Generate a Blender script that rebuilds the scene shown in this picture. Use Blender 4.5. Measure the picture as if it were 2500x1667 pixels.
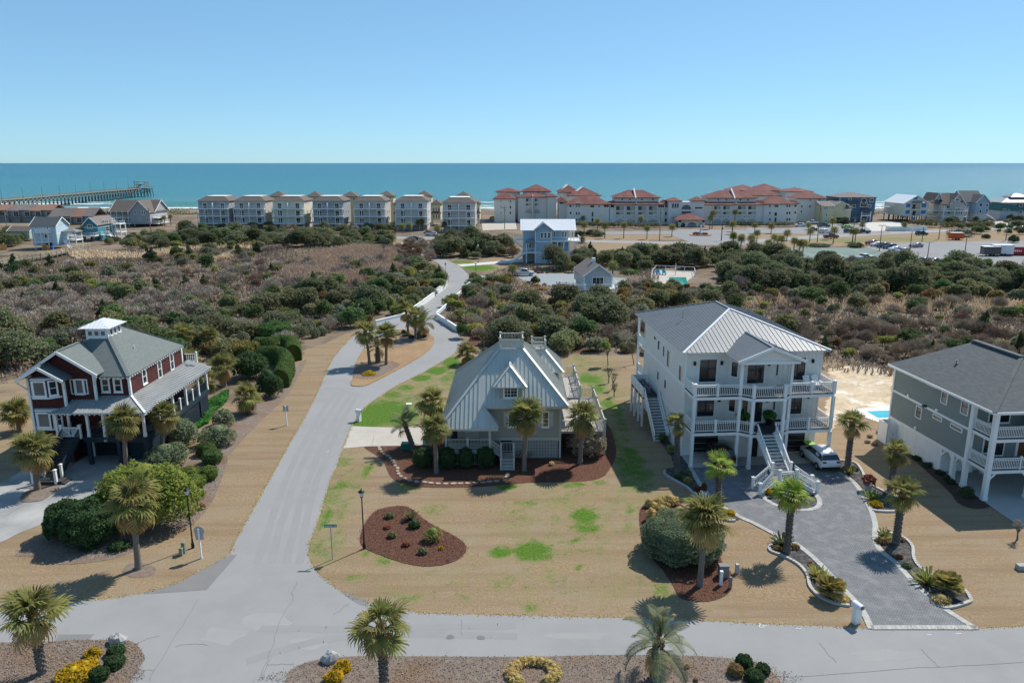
import bpy,math,random
import numpy as np
from mathutils import Vector,Matrix
from mathutils.geometry import tessellate_polygon
random.seed(11)
rng=np.random.default_rng(11)
rad=math.radians
for _o in list(bpy.data.objects):
 bpy.data.objects.remove(_o)
sc=bpy.context.scene
col=sc.collection
# ---------------------------------------------------------------- camera
FOC,CH,HOR=1800.0,26.0,398.0
PITCH=math.atan((833.5-HOR)/FOC)
CP,SP=math.cos(PITCH),math.sin(PITCH)
cam=bpy.data.objects.new('camera',bpy.data.cameras.new('camera'))
col.objects.link(cam)
cam.data.sensor_width=36.0
cam.data.lens=36.0*FOC/2500.0
cam.data.clip_start=0.5
cam.data.clip_end=120000
cam.location=(0,0,CH)
cam.rotation_euler=(math.pi/2-PITCH,0,0)
sc.camera=cam
# ---------------------------------------------------------------- sky and sun
SUN_EL,SUN_AZ=rad(49),math.atan2(0.70,0.72)
world=bpy.data.worlds.new('World')
sc.world=world
world.use_nodes=True
wn=world.node_tree
wn.nodes.clear()
sky=wn.nodes.new('ShaderNodeTexSky')
sky.sky_type='NISHITA'
sky.sun_disc=False
sky.sun_elevation=SUN_EL
sky.sun_rotation=SUN_AZ
sky.altitude=0
sky.air_density=0.7
sky.dust_density=0.15
sky.ozone_density=3.0
bg=wn.nodes.new('ShaderNodeBackground')
bg.inputs['Strength'].default_value=0.15
wo=wn.nodes.new('ShaderNodeOutputWorld')
hazy=wn.nodes.new('ShaderNodeGamma')
hazy.inputs['Gamma'].default_value=0.56
tint=wn.nodes.new('ShaderNodeMix')
tint.data_type='RGBA'
tint.blend_type='MULTIPLY'
tint.inputs[0].default_value=1.0
tint.clamp_result=False
tint.inputs[7].default_value=(0.58,0.88,1.06,1)
wn.links.new(sky.outputs[0],hazy.inputs[0])
wn.links.new(hazy.outputs[0],tint.inputs[6])
wn.links.new(tint.outputs[2],bg.inputs[0])
wn.links.new(bg.outputs[0],wo.inputs[0])
sun=bpy.data.objects.new('sun',bpy.data.lights.new('sun','SUN'))
col.objects.link(sun)
sun.data.energy=2.8
sun.data.angle=rad(0.55)
sun.data.color=(1.0,0.95,0.87)
_s=Vector((math.cos(SUN_EL)*math.sin(SUN_AZ),math.cos(SUN_EL)*math.cos(SUN_AZ),math.sin(SUN_EL)))
sun.rotation_euler=(-_s).to_track_quat('-Z','Y').to_euler()
sun.location=(60,60,80)
sc.view_settings.view_transform='Standard'
sc.view_settings.look='None'
sc.view_settings.gamma=1
sc.view_settings.use_curve_mapping=False
sc.view_settings.exposure=0.95
sc.cycles.max_bounces=6
sc.cycles.diffuse_bounces=3
sc.cycles.glossy_bounces=3
sc.cycles.transmission_bounces=4
sc.cycles.transparent_max_bounces=6
sc.cycles.sample_clamp_indirect=6
# ---------------------------------------------------------------- survey: where a mark in the photograph stands on the ground
def G(px,py,z=0.0):
 u=(px-1250)/FOC
 v=(py-833.5)/FOC
 t=(z-CH)/(-SP-v*CP)
 return Vector((t*u,t*(CP-v*SP),z))
def crop(ox,oy,s):
 return lambda x,y:(ox+x/s,oy+y/s)
k1,k2,k3=crop(740,700,5.227),crop(900,540,6.918),crop(660,940,7.84)
k4,k5,k6,k7=(crop(x,1100,2.765)for x in(0,600,1200,1840))
k8,k9,k10,k11,k12=crop(1220,520,6.532),crop(1140,420,3.36),crop(440,440,2.94),crop(1680,420,2.868),crop(0,380,3.675)
kA,kB,kR,kD=crop(1500,700,2.903),crop(840,780,3.36),crop(0,740,3.136),crop(2000,800,3.136)
k13,k14,k15=crop(0,480,7.35),crop(470,460,7.35),crop(780,450,5.88)
k16,k17,k18,k19,k20=crop(1190,440,7.35),crop(1480,440,7.35),crop(1780,440,6.533),crop(2140,450,6.533),crop(2100,560,5.88)
k21=crop(400,760,6.272)
def gp(k,*pts,z=0.0):
 return[G(*k(*p),z)for p in pts]
def px(*pts,z=0.0):
 return[G(*p,z)for p in pts]
# ---------------------------------------------------------------- mesh building
class MB:
 def __init__(s):
  s.v,s.f=[],[]
 def poly(s,pts):
  n=len(s.v)
  s.v+=[tuple(p)for p in pts]
  s.f.append(tuple(range(n,n+len(pts))))
  return s
 def hexa(s,p):
  n=len(s.v)
  s.v+=[tuple(q)for q in p]
  s.f+=[tuple(n+i for i in q)for q in((0,3,2,1),(4,5,6,7),(0,1,5,4),(1,2,6,5),(2,3,7,6),(3,0,4,7))]
  return s
 def box(s,x0,x1,y0,y1,z0,z1):
  return s.hexa([(x0,y0,z0),(x1,y0,z0),(x1,y1,z0),(x0,y1,z0),(x0,y0,z1),(x1,y0,z1),(x1,y1,z1),(x0,y1,z1)])
 def bar(s,p,q,w,h=None,up=(0,0,1)):
  p,q=Vector(p),Vector(q)
  h=w if h is None else h
  d=(q-p).normalized()
  a=d.cross(Vector(up))
  a=Vector((1,0,0))if a.length<1e-5 else a.normalized()
  b=a.cross(d)
  a,b=a*w/2,b*h/2
  return s.hexa([p-a-b,p+a-b,p+a+b,p-a+b,q-a-b,q+a-b,q+a+b,q-a+b])
 def tube(s,p,q,r0,r1=None,n=8):
  p,q=Vector(p),Vector(q)
  r1=r0 if r1 is None else r1
  d=(q-p).normalized()
  a=d.cross(Vector((0,0,1)))
  a=Vector((1,0,0))if a.length<1e-4 else a.normalized()
  b=d.cross(a)
  m=len(s.v)
  for c,r in((p,r0),(q,r1)):
   for i in range(n):
    t=2*math.pi*i/n
    s.v.append(tuple(c+a*math.cos(t)*r+b*math.sin(t)*r))
  s.f+=[(m+i,m+(i+1)%n,m+n+(i+1)%n,m+n+i)for i in range(n)]
  s.f+=[tuple(range(m+n-1,m-1,-1)),tuple(range(m+n,m+2*n))]
  return s
 def lathe(s,prof,c=(0,0,0),n=12):
  m=len(s.v)
  for r,z in prof:
   for i in range(n):
    t=2*math.pi*i/n
    s.v.append((c[0]+r*math.cos(t),c[1]+r*math.sin(t),c[2]+z))
  for k in range(len(prof)-1):
   for i in range(n):
    s.f.append((m+k*n+i,m+k*n+(i+1)%n,m+(k+1)*n+(i+1)%n,m+(k+1)*n+i))
  s.f+=[tuple(range(m+n-1,m-1,-1)),tuple(range(m+(len(prof)-1)*n,m+len(prof)*n))]
  return s
 def prism(s,pts,z0,z1):
  n,m=len(pts),len(s.v)
  s.v+=[(p[0],p[1],z0)for p in pts]+[(p[0],p[1],z1)for p in pts]
  for t in tessellate_polygon([[Vector((p[0],p[1],0))for p in pts]]):
   s.f.append(tuple(m+n+i for i in t))
   s.f.append(tuple(m+i for i in reversed(t)))
  s.f+=[(m+i,m+(i+1)%n,m+n+(i+1)%n,m+n+i)for i in range(n)]
  return s
 def slab(s,pts,th):
  """planar polygon (counter-clockwise from outside) thickened inwards by th"""
  P=[Vector(p)for p in pts]
  nn=Vector((0,0,0))
  for i in range(len(P)):
   nn+=(P[i]-P[0]).cross(P[(i+1)%len(P)]-P[0])
  nn.normalize()
  n,m=len(P),len(s.v)
  s.v+=[tuple(p)for p in P]+[tuple(p-nn*th)for p in P]
  s.f+=[tuple(range(m,m+n)),tuple(range(m+2*n-1,m+n-1,-1))]
  s.f+=[(m+(i+1)%n,m+i,m+n+i,m+n+(i+1)%n)for i in range(n)]
  return s
 def mesh(s,name,smooth=False):
  me=bpy.data.meshes.new(name)
  me.from_pydata(s.v,[],s.f)
  if smooth:
   me.polygons.foreach_set('use_smooth',[True]*len(me.polygons))
  me.update()
  return me
 def build(s,name,mt,parent=None,smooth=False,kind=None):
  o=put(name,s.mesh(name,smooth),parent)
  if mt is not None:
   o.data.materials.append(mt)
  if kind:
   o['kind']=kind
  return o
def put(name,me,parent=None,loc=None,rot=None,scale=None):
 o=bpy.data.objects.new(name,me)
 col.objects.link(o)
 if parent is not None:
  o.parent=parent
 if loc is not None:
  o.location=loc
 if rot is not None:
  o.rotation_euler=rot
 if scale is not None:
  o.scale=scale if hasattr(scale,'__len__')else(scale,)*3
 return o
def tag(o,label=None,cat=None,group=None,kind=None):
 for k,v in(('label',label),('category',cat),('group',group),('kind',kind)):
  if v:
   o[k]=v
 return o
def thing(name,label,cat,loc=(0,0,0),rz=0.0,group=None):
 o=bpy.data.objects.new(name,None)
 o.empty_display_size=0.3
 col.objects.link(o)
 o.location=loc
 o.rotation_euler=(0,0,rz)
 return tag(o,label,cat,group)
def struct(o,label=None):
 return tag(o,label,None,None,'structure')
def copy_tree(o,loc=None,rz=None,scale=None,label=None,group=None,parent=None):
 c=o.copy()
 col.objects.link(c)
 if parent is not None:
  c.parent=parent
 if loc is not None:
  c.location=loc
 if rz is not None:
  c.rotation_euler=(o.rotation_euler[0],o.rotation_euler[1],rz)
 if scale is not None:
  c.scale=scale if hasattr(scale,'__len__')else(scale,)*3
 if label:
  c['label']=label
 if group:
  c['group']=group
 for ch in o.children:
  copy_tree(ch,parent=c)
 return c
def spline(pts,n=6,closed=False):
 P=[Vector((p[0],p[1],p[2]if len(p)>2 else 0))for p in pts]
 N=len(P)
 out=[]
 for i in range(N if closed else N-1):
  a,b,c,d=(P[(i+k)%N]if closed else P[min(max(i+k,0),N-1)]for k in(-1,0,1,2))
  for j in range(n):
   t=j/n
   out.append(0.5*((2*b)+(c-a)*t+(2*a-5*b+4*c-d)*t*t+(3*b-3*c+d-a)*t**3))
 if not closed:
  out.append(P[-1])
 return out
# ---------------------------------------------------------------- materials
def _lin(c):
 return tuple(((x/255)/12.92 if x/255<=0.04045 else((x/255+0.055)/1.055)**2.4)for x in c)
def mat(name,c,rough=0.8,c2=None,scale=1.5,detail=5.0,bump=0.0,bscale=None,spec=0.3,metal=0.0,rnd=0.0,hue=0.0,lap=0.0,vert=0.0,stretch=None,c3=None,scale3=0.12,contrast=1.0,coat=0.0,trans=0.0):
 m=bpy.data.materials.new(name)
 m.use_nodes=True
 nt=m.node_tree
 N,L=nt.nodes,nt.links
 b=N['Principled BSDF']
 b.inputs['Roughness'].default_value=rough
 b.inputs['Specular IOR Level'].default_value=spec
 b.inputs['Metallic'].default_value=metal
 if coat:
  b.inputs['Coat Weight'].default_value=coat
  b.inputs['Coat Roughness'].default_value=0.05
 geo=N.new('ShaderNodeNewGeometry')
 pos=geo.outputs['Position']
 if stretch:
  mp=N.new('ShaderNodeMapping')
  mp.inputs['Scale'].default_value=stretch
  L.new(pos,mp.inputs[0])
  pos=mp.outputs[0]
 outc=None
 if c2 is not None:
  nz=N.new('ShaderNodeTexNoise')
  nz.inputs['Scale'].default_value=scale
  nz.inputs['Detail'].default_value=detail
  nz.inputs['Roughness'].default_value=0.62
  L.new(pos,nz.inputs['Vector'])
  rp=N.new('ShaderNodeMapRange')
  rp.inputs[1].default_value=0.5-0.2/contrast
  rp.inputs[2].default_value=0.5+0.2/contrast
  L.new(nz.outputs[0],rp.inputs[0])
  mx=N.new('ShaderNodeMix')
  mx.data_type='RGBA'
  mx.inputs[6].default_value=(*c,1)
  mx.inputs[7].default_value=(*c2,1)
  L.new(rp.outputs[0],mx.inputs[0])
  outc=mx.outputs[2]
  if c3 is not None:
   n3=N.new('ShaderNodeTexNoise')
   n3.inputs['Scale'].default_value=scale3
   n3.inputs['Detail'].default_value=6
   L.new(pos,n3.inputs['Vector'])
   r3=N.new('ShaderNodeMapRange')
   r3.inputs[1].default_value=0.46
   r3.inputs[2].default_value=0.66
   L.new(n3.outputs[0],r3.inputs[0])
   m3=N.new('ShaderNodeMix')
   m3.data_type='RGBA'
   m3.inputs[7].default_value=(*c3,1)
   L.new(outc,m3.inputs[6])
   L.new(r3.outputs[0],m3.inputs[0])
   outc=m3.outputs[2]
 if rnd or hue:
  oi=N.new('ShaderNodeObjectInfo')
  hs=N.new('ShaderNodeHueSaturation')
  for key,amt,base in(('Value',rnd,1.0),('Hue',hue,0.5)):
   mr=N.new('ShaderNodeMapRange')
   mr.inputs[3].default_value=base-amt
   mr.inputs[4].default_value=base+amt
   if key=='Hue':
    ml=N.new('ShaderNodeMath');ml.operation='MULTIPLY';ml.inputs[1].default_value=7.31
    fr=N.new('ShaderNodeMath');fr.operation='FRACT'
    L.new(oi.outputs['Random'],ml.inputs[0]);L.new(ml.outputs[0],fr.inputs[0]);L.new(fr.outputs[0],mr.inputs[0])
   else:
    L.new(oi.outputs['Random'],mr.inputs[0])
   L.new(mr.outputs[0],hs.inputs[key])
  if outc is None:
   hs.inputs['Color'].default_value=(*c,1)
  else:
   L.new(outc,hs.inputs['Color'])
  outc=hs.outputs[0]
 if outc is None:
  b.inputs['Base Color'].default_value=(*c,1)
 else:
  L.new(outc,b.inputs['Base Color'])
 h=None
 if lap or vert:
  sp=N.new('ShaderNodeSeparateXYZ')
  L.new(geo.outputs['Position'],sp.inputs[0])
  if lap:
   src=sp.outputs[2]
  else:
   ad=N.new('ShaderNodeMath');ad.operation='ADD'
   L.new(sp.outputs[0],ad.inputs[0]);L.new(sp.outputs[1],ad.inputs[1])
   src=ad.outputs[0]
  dv=N.new('ShaderNodeMath');dv.operation='DIVIDE';dv.inputs[1].default_value=lap or vert
  fr=N.new('ShaderNodeMath');fr.operation='FRACT'
  L.new(src,dv.inputs[0]);L.new(dv.outputs[0],fr.inputs[0])
  h=fr.outputs[0]
  bp=N.new('ShaderNodeBump')
  bp.inputs['Strength'].default_value=0.55
  bp.inputs['Distance'].default_value=0.03
  bp.invert=True
  L.new(h,bp.inputs['Height'])
  L.new(bp.outputs[0],b.inputs['Normal'])
 elif bump:
  nb=N.new('ShaderNodeTexNoise')
  nb.inputs['Scale'].default_value=bscale or scale*6
  nb.inputs['Detail'].default_value=4
  L.new(pos,nb.inputs['Vector'])
  bp=N.new('ShaderNodeBump')
  bp.inputs['Strength'].default_value=bump
  bp.inputs['Distance'].default_value=0.06
  L.new(nb.outputs[0],bp.inputs['Height'])
  L.new(bp.outputs[0],b.inputs['Normal'])
 if trans:
  b.inputs['Subsurface Weight'].default_value=0
  tr=N.new('ShaderNodeBsdfTranslucent')
  if outc is None:
   tr.inputs[0].default_value=(*c,1)
  else:
   L.new(outc,tr.inputs[0])
  ms=N.new('ShaderNodeMixShader')
  ms.inputs[0].default_value=trans
  L.new(b.outputs[0],ms.inputs[1])
  L.new(tr.outputs[0],ms.inputs[2])
  L.new(ms.outputs[0],N['Material Output'].inputs[0])
 return m
M={}
def sr(*c):
 """colour read as it shows in sunlight -> rough base colour"""
 return tuple(0.62*x for x in _lin(c))
M['white']=mat('white_paint',(.84,.84,.82),.5,(.78,.78,.755),1.2)
M['white_metal']=mat('white_metal',(.78,.79,.80),.35,(.7,.71,.72),2)
M['cream']=mat('offwhite_board',(.80,.775,.71),.7,(.75,.725,.665),.8)
M['beige']=mat('sage_beige_lap_siding',(.36,.35,.29),.7,(.33,.32,.265),1.2,lap=.16)
M['beige_trim']=mat('pale_beige_trim',(.52,.51,.46),.6,(.46,.45,.40),2)
M['greige_roof']=mat('pale_painted_metal_roof',(.52,.525,.48),.38,(.46,.465,.425),.9,spec=.45)
M['gray_metal_roof']=mat('grey_standing_seam_metal',(.22,.235,.245),.48,(.19,.205,.215),.7,spec=.3)
M['shake']=mat('red_cedar_shakes',(.11,.028,.022),.85,(.045,.015,.014),3.2,lap=.17,contrast=1.2,stretch=(1,1,2.5))
M['slate']=mat('grey_green_shingles',(.175,.195,.185),.85,(.125,.145,.14),3,bump=.5,bscale=14,stretch=(.6,.6,5))
M['dgray_shingle']=mat('charcoal_shingles',(.115,.125,.13),.85,(.07,.08,.085),2.6,bump=.5,bscale=14,stretch=(.5,.5,5))
M['brown_shingle']=mat('weathered_brown_shingles',(.16,.135,.115),.9,(.12,.10,.085),1,bump=.3,bscale=8)
M['gray_wall']=mat('grey_green_shake_siding',(.235,.27,.255),.8,(.215,.25,.238),1.5)
M['teal_dark']=mat('dark_blue_green_paint',(.022,.04,.055),.6,(.016,.03,.042),2)
M['black']=mat('black_metal',(.012,.012,.013),.45)
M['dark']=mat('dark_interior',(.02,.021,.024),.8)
M['black_door']=mat('black_garage_panel',(.018,.018,.02),.5,(.014,.014,.016),2)
M['glass']=mat('window_glass',(.025,.03,.034),.06,spec=.8)
M['glass_pale']=mat('pale_window_glass',(.16,.17,.16),.1,(.10,.11,.11),1.5,spec=.7)  # paler, mottled variant of the window glass
M['deck']=mat('grey_composite_deck',(.20,.195,.19),.8,(.15,.147,.145),2.5,stretch=(1,8,1))
M['deck_dark']=mat('dark_deck_boards',(.065,.063,.062),.8,(.045,.044,.044),2.5)
M['deck_wood']=mat('bleached_wood_deck',(.42,.40,.37),.85,(.33,.31,.28),2,stretch=(8,1,1))
M['wood']=mat('weathered_timber',(.30,.26,.20),.9,(.21,.18,.14),2)
M['wood_new']=mat('pale_new_timber',(.44,.36,.24),.9,(.36,.29,.19),2)
M['pile']=mat('dark_timber_piles',(.10,.11,.11),.9,(.06,.075,.08),1)
M['concrete']=mat('pale_concrete',(.48,.44,.38),.9,(.41,.375,.325),.6,bump=.1,bscale=20)
M['concrete_gray']=mat('weathered_grey_concrete',(.34,.335,.32),.9,(.23,.23,.225),.5,bump=.1,bscale=20,c3=(.40,.39,.37),scale3=.3)
M['curb']=mat('pale_concrete_kerb',(.50,.48,.45),.85,(.40,.385,.36),2)
M['asphalt']=mat('sun_bleached_asphalt',(.30,.295,.288),.88,(.25,.249,.247),.16,detail=5,bump=.15,bscale=30,c3=(.285,.282,.277),scale3=.5)
M['asphalt_dark']=mat('grey_car_park_asphalt',(.25,.25,.25),.9,(.21,.21,.213),.2,detail=5)
M['patch']=mat('newer_asphalt_patch',(.205,.20,.195),.9,(.185,.18,.176),.8)
M['crack']=mat('sealed_crack',(.17,.168,.165),.9)
M['paint_line']=mat('worn_white_road_paint',(.62,.62,.60),.8)
M['mulch_red']=mat('red_brown_bark_mulch',(.155,.068,.042),.95,(.075,.034,.022),5,detail=5,bump=.9,bscale=22,contrast=1.2)
M['mulch_gray']=mat('grey_brown_pine_mulch',(.26,.205,.165),.95,(.15,.12,.10),3,detail=5,bump=.8,bscale=16,c3=(.20,.125,.08),scale3=.3)
M['stone_dark']=mat('dark_stone_mulch',(.075,.07,.068),.9,(.03,.03,.03),6,detail=5,bump=.9,bscale=25,contrast=1.4,c3=(.14,.13,.125),scale3=3)
M['paver']=mat('grey_driveway_pavers',(.185,.19,.198),.85,(.145,.15,.158),3.0,detail=5,c3=(.22,.222,.228),scale3=1.2)
M['paver_light']=mat('pale_border_pavers',(.44,.43,.40),.85,(.36,.35,.33),2,rnd=.12)
M['stone_step']=mat('tan_stepping_stone',(.40,.33,.25),.9,(.30,.245,.19),2,rnd=.15)
M['sand']=mat('bare_pale_sand',(.62,.52,.38),.95,(.50,.40,.28),.7,detail=5,bump=.5,bscale=5)
M['tan_paving']=mat('tan_brick_paving',(.46,.37,.27),.9,(.38,.30,.22),.8)
M['gravel']=mat('blue_grey_gravel',(.31,.34,.345),.95,(.22,.25,.26),2,detail=5,bump=.6,bscale=12)
M['court']=mat('faded_green_court',(.16,.215,.185),.9,(.135,.19,.165),.3,detail=6)
M['court_edge']=mat('light_green_court_edge',(.17,.30,.20),.9)
M['pool']=mat('pool_water',(.05,.38,.46),.08,(.09,.50,.56),1.2,spec=.5,bump=.15,bscale=3)
M['yellow_siding']=mat('pale_yellow_siding',(.62,.57,.38),.8,(.57,.525,.35),.4)
M['gray_siding']=mat('blue_grey_siding',(.35,.37,.385),.8,(.32,.335,.35),.4)
M['taupe_siding']=mat('taupe_siding',(.52,.495,.455),.8,(.47,.45,.415),.4)
M['pale_siding']=mat('pale_grey_siding',(.60,.595,.58),.8,(.54,.535,.52),.4)
M['cream_siding']=mat('cream_siding',(.70,.67,.55),.8,(.65,.62,.51),.4)
M['sky_siding']=mat('pale_blue_siding',(.34,.47,.56),.7,(.31,.44,.53),.6,lap=.2)
M['sky_lower']=mat('whitish_blue_board',(.50,.58,.62),.7,(.46,.54,.58),.6)
M['stucco']=mat('white_stucco',(.74,.72,.66),.9,(.67,.65,.595),.3)
M['clay']=mat('red_clay_tiles',(.185,.06,.05),.85,(.135,.044,.038),.8,lap=.28,c3=(.215,.085,.072),scale3=.3)
M['clay_brown']=mat('orange_brown_shingles',(.30,.175,.125),.9,(.24,.14,.10),.3)
M['gray_brown_shingle']=mat('grey_brown_shingles',(.21,.18,.165),.9,(.17,.148,.135),.3)
M['teal_siding']=mat('teal_siding',(.06,.235,.29),.8,(.05,.205,.26),.5,lap=.25)
M['navy_siding']=mat('slate_blue_siding',(.085,.15,.225),.8,(.072,.13,.20),.5)
M['mint_siding']=mat('mint_siding',(.42,.52,.43),.8,(.38,.475,.40),.5)
M['ltblue_siding']=mat('light_blue_siding',(.30,.42,.54),.8,(.27,.39,.50),.5)
M['ltblue_trim_siding']=mat('aqua_white_siding',(.50,.64,.68),.8,(.46,.60,.64),.5)
M['green_blue_siding']=mat('sea_green_siding',(.07,.19,.20),.8,(.06,.17,.18),.5)
M['shutter_blue']=mat('bright_blue_shutter',(.06,.19,.48),.6)
M['green_bin']=mat('lime_green_plastic',(.19,.46,.03),.45)
M['orange']=mat('orange_paint',(.62,.10,.02),.5)
M['red_paint']=mat('red_paint',(.40,.03,.035),.5)
M['tyre']=mat('black_rubber',(.015,.015,.016),.85)
M['rim']=mat('alloy_rim',(.42,.42,.43),.3,metal=.8)
M['light_red']=mat('red_lamp_lens',(.28,.015,.015),.2,spec=.6)
M['light_white']=mat('clear_lamp_lens',(.65,.66,.68),.15,spec=.7)
M['steel']=mat('galvanised_steel',(.36,.37,.38),.4,metal=.5)
M['sign_back']=mat('sign_back_metal',(.42,.43,.44),.45,metal=.3)
M['sign_green']=mat('street_sign_green',(.01,.16,.12),.4)
M['lamp_glass']=mat('frosted_lamp_glass',(.55,.58,.60),.2,spec=.6)
M['rock']=mat('pale_grey_rock',(.45,.44,.43),.9,(.30,.295,.285),3,bump=.6,bscale=8)
M['util_green']=mat('utility_box_green',(.19,.23,.17),.6)
M['util_gray']=mat('grey_meter_box',(.18,.19,.19),.5)
# ================================================================ ground, sea, roads, beds
def in_poly(X,Y,poly):
 ins=np.zeros(X.shape,bool)
 n=len(poly)
 j=n-1
 for i in range(n):
  xi,yi,xj,yj=poly[i][0],poly[i][1],poly[j][0],poly[j][1]
  c=((yi>Y)!=(yj>Y))&(X<(xj-xi)*(Y-yi)/((yj-yi)or 1e-9)+xi)
  ins^=c
  j=i
 return ins
def steps(*segs):
 out=[]
 for a,b,s in segs:
  out+=list(np.arange(a,b,s))
 return np.array(out+[segs[-1][1]],dtype=float)
def grid_mesh(name,xs,ys,zf):
 X,Y=np.meshgrid(xs,ys)
 Z=zf(X,Y)
 nx,ny=len(xs),len(ys)
 v=np.stack([X,Y,Z],-1).reshape(-1,3).astype(np.float32)
 i=np.arange(nx*ny).reshape(ny,nx)
 f=np.stack([i[:-1,:-1],i[:-1,1:],i[1:,1:],i[1:,:-1]],-1).reshape(-1,4)
 me=bpy.data.meshes.new(name)
 me.vertices.add(len(v));me.vertices.foreach_set('co',v.ravel())
 me.loops.add(f.size);me.loops.foreach_set('vertex_index',f.ravel().astype(np.int32))
 me.polygons.add(len(f));me.polygons.foreach_set('loop_start',np.arange(0,f.size,4,dtype=np.int32))
 me.polygons.foreach_set('use_smooth',np.ones(len(f),bool))
 me.update(calc_edges=True)
 return me,X,Y
def wavy(X,Y,s,seed=0):
 r=np.random.default_rng(seed)
 o=np.zeros_like(X,dtype=float)
 for k in range(6):
  a,p,q=r.uniform(0,6.28),r.uniform(0,6.28),s*r.uniform(.6,1.8)
  o+=np.sin((X*math.cos(a)+Y*math.sin(a))*q+p)
 return o/6
def ground_z(X,Y):
 z=np.zeros_like(X,dtype=float)
 dune=np.exp(-((Y-415)/14)**2)*(.55+.7*wavy(X,Y,.06,3))
 z+=np.where(Y>385,dune,0)
 z+=np.where(Y>428,-(np.clip(Y-428,0,70))*.062,0)
 return z
gx=steps((-2600,-700,190),(-700,-240,20),(-240,-56,4),(-56,50,.5),(50,240,4),(240,700,20),(700,2600,190))
gy=steps((-300,24,27),(24,100,.5),(100,200,2.0),(200,380,4),(380,520,4))
me,X,Y=grid_mesh('ground',gx,gy,ground_z)
lawn=np.zeros_like(X);green=np.zeros_like(X);sandz=np.zeros_like(X);field=np.zeros_like(X);mud=np.zeros_like(X)
LAWNS=[px((-400,1700),(-400,985),(0,960),(60,905),(430,985),(600,985),(690,915),(745,855),(800,835),(905,790),(960,860),(1120,838),(1330,868),(1560,868),(1660,905),(2020,880),(2190,905),(2500,960),(3000,1000),(3200,1700)),gp(k2,(1340,650),(1790,660),(2400,600),(2400,760),(2100,860),(1640,830)),gp(k9,(940,500),(1700,500),(1780,560),(960,562)),gp(k9,(980,575),(1840,575),(1920,605),(1500,625),(1250,645),(1030,662)),gp(k11,(480,440),(960,440),(1500,400),(2400,380),(2400,500),(1300,505),(600,530),(480,490)),gp(k8,(430,880),(900,850),(1200,870),(1200,980),(430,975)),gp(k8,(300,1180),(900,1180),(960,1400),(300,1300)),gp(k12,(1050,730),(1350,735),(1330,790),(1000,800)),gp(k2,(330,310),(600,330),(450,440),(340,440)),gp(k2,(920,500),(1060,500),(1250,640),(1000,560)),]
for P in LAWNS:
 lawn=np.maximum(lawn,in_poly(X,Y,P))
def blob(k,cx,cy,rx,ry,s=1.0):
 global green
 c=G(*k(cx,cy));a=G(*k(cx+rx,cy));b=G(*k(cx,cy-ry))
 d=((X-c.x)/abs(a.x-c.x))**2+((Y-c.y-(X-c.x)*0)/abs(b.y-c.y))**2
 green=np.maximum(green,1.12*s*np.clip(1.2-d*.62,0,1))
for q in[(280,675,120,65,1.2),(60,690,85,33,1.1),(630,435,90,45,1.1),(640,515,90,35,.95),(1150,955,70,38,.8),(270,1060,80,40,.6),(925,415,22,14,.9),(920,500,45,45,.6),(515,668,22,12,.9),(600,790,40,12,.9),(775,820,16,12,.9),(400,570,22,14,.8),(560,600,14,8,.9),(400,815,50,30,.6),(230,360,75,28,.65),(480,340,160,40,.45),(540,228,90,22,.85),(730,214,60,16,.9),(960,130,120,100,.75),(930,30,80,60,.85),(1000,220,110,50,.6),(90,240,90,30,.7)]:
 blob(k6,*q)
for q in[(660,60,70,60,.55),(600,300,80,130,.62),(512,480,26,120,.9),(820,130,30,60,.95),(650,400,30,60,.5),(935,730,60,55,.65),(805,690,30,16,.9),(760,860,90,40,.5),(1100,1000,120,40,.45),(1100,250,90,40,.6),(690,30,40,30,.6),(980,960,90,30,.4),(1280,400,120,60,.4),(480,640,40,60,.6)]:
 blob(k5,*q)
for q in[(330,760,210,95,1.25),(200,830,130,60,1.2),(480,800,140,70,1.1),(880,350,70,45,1.1),(760,420,90,32,1.1),(640,480,90,26,1.0),(500,560,100,26,.8),(400,620,90,30,.9),(870,470,90,60,.65),(930,560,60,70,.6),(990,150,40,30,.7),(2020,490,95,45,1.0),(2080,560,60,40,.9),(2160,690,55,34,1.0),(1800,282,90,10,1.0),(1930,320,60,60,.5),(2230,1000,60,100,.6),(2310,1200,60,120,.7)]:
 blob(kB,*q)
for q in[(60,1000,50,120,.6),(100,1250,90,120,.8),(150,1400,120,60,.6),(20,870,40,60,.8)]:
 blob(kA,*q)
for q in[(1550,690,240,22,1.0),(1850,790,300,50,1.1),(1720,740,60,40,.8)]:
 blob(k2,*q)
for q in[(1400,400,130,14,.8),(1150,480,300,14,.55),(1500,470,260,14,.5)]:
 blob(k11,*q)
blob(k12,1180,760,130,16,1.0)
for q in[(450,480,480,260,.34),(1000,330,240,120,.36),(300,900,420,130,.26),(900,900,300,160,.28)]:
 blob(k6,*q)
for q in[(620,330,160,260,.4),(1150,640,420,120,.24),(1300,880,500,130,.24),(560,640,120,160,.42)]:
 blob(k5,*q)
for q in[(420,700,330,160,.5),(800,480,260,150,.45),(2050,520,240,300,.42)]:
 blob(kB,*q)
for P in[px((2015,985),(2050,935),(2130,925),(2175,935),(2180,1010),(2060,1012),(2020,1060)),px((2020,900),(2100,890),(2180,905),(2178,945),(2040,950))]:
 sandz=np.maximum(sandz,in_poly(X,Y,P)*1.0)
sandz=np.maximum(sandz,np.clip((Y-385)/12,0,1)*(.35+.25*wavy(X,Y,.1,5))*(Y<428))
sandz=np.maximum(sandz,np.clip((Y-424)/8,0,1))
field=np.maximum(field,np.clip((Y-195)/10,0,1)*(X>15))
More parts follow.
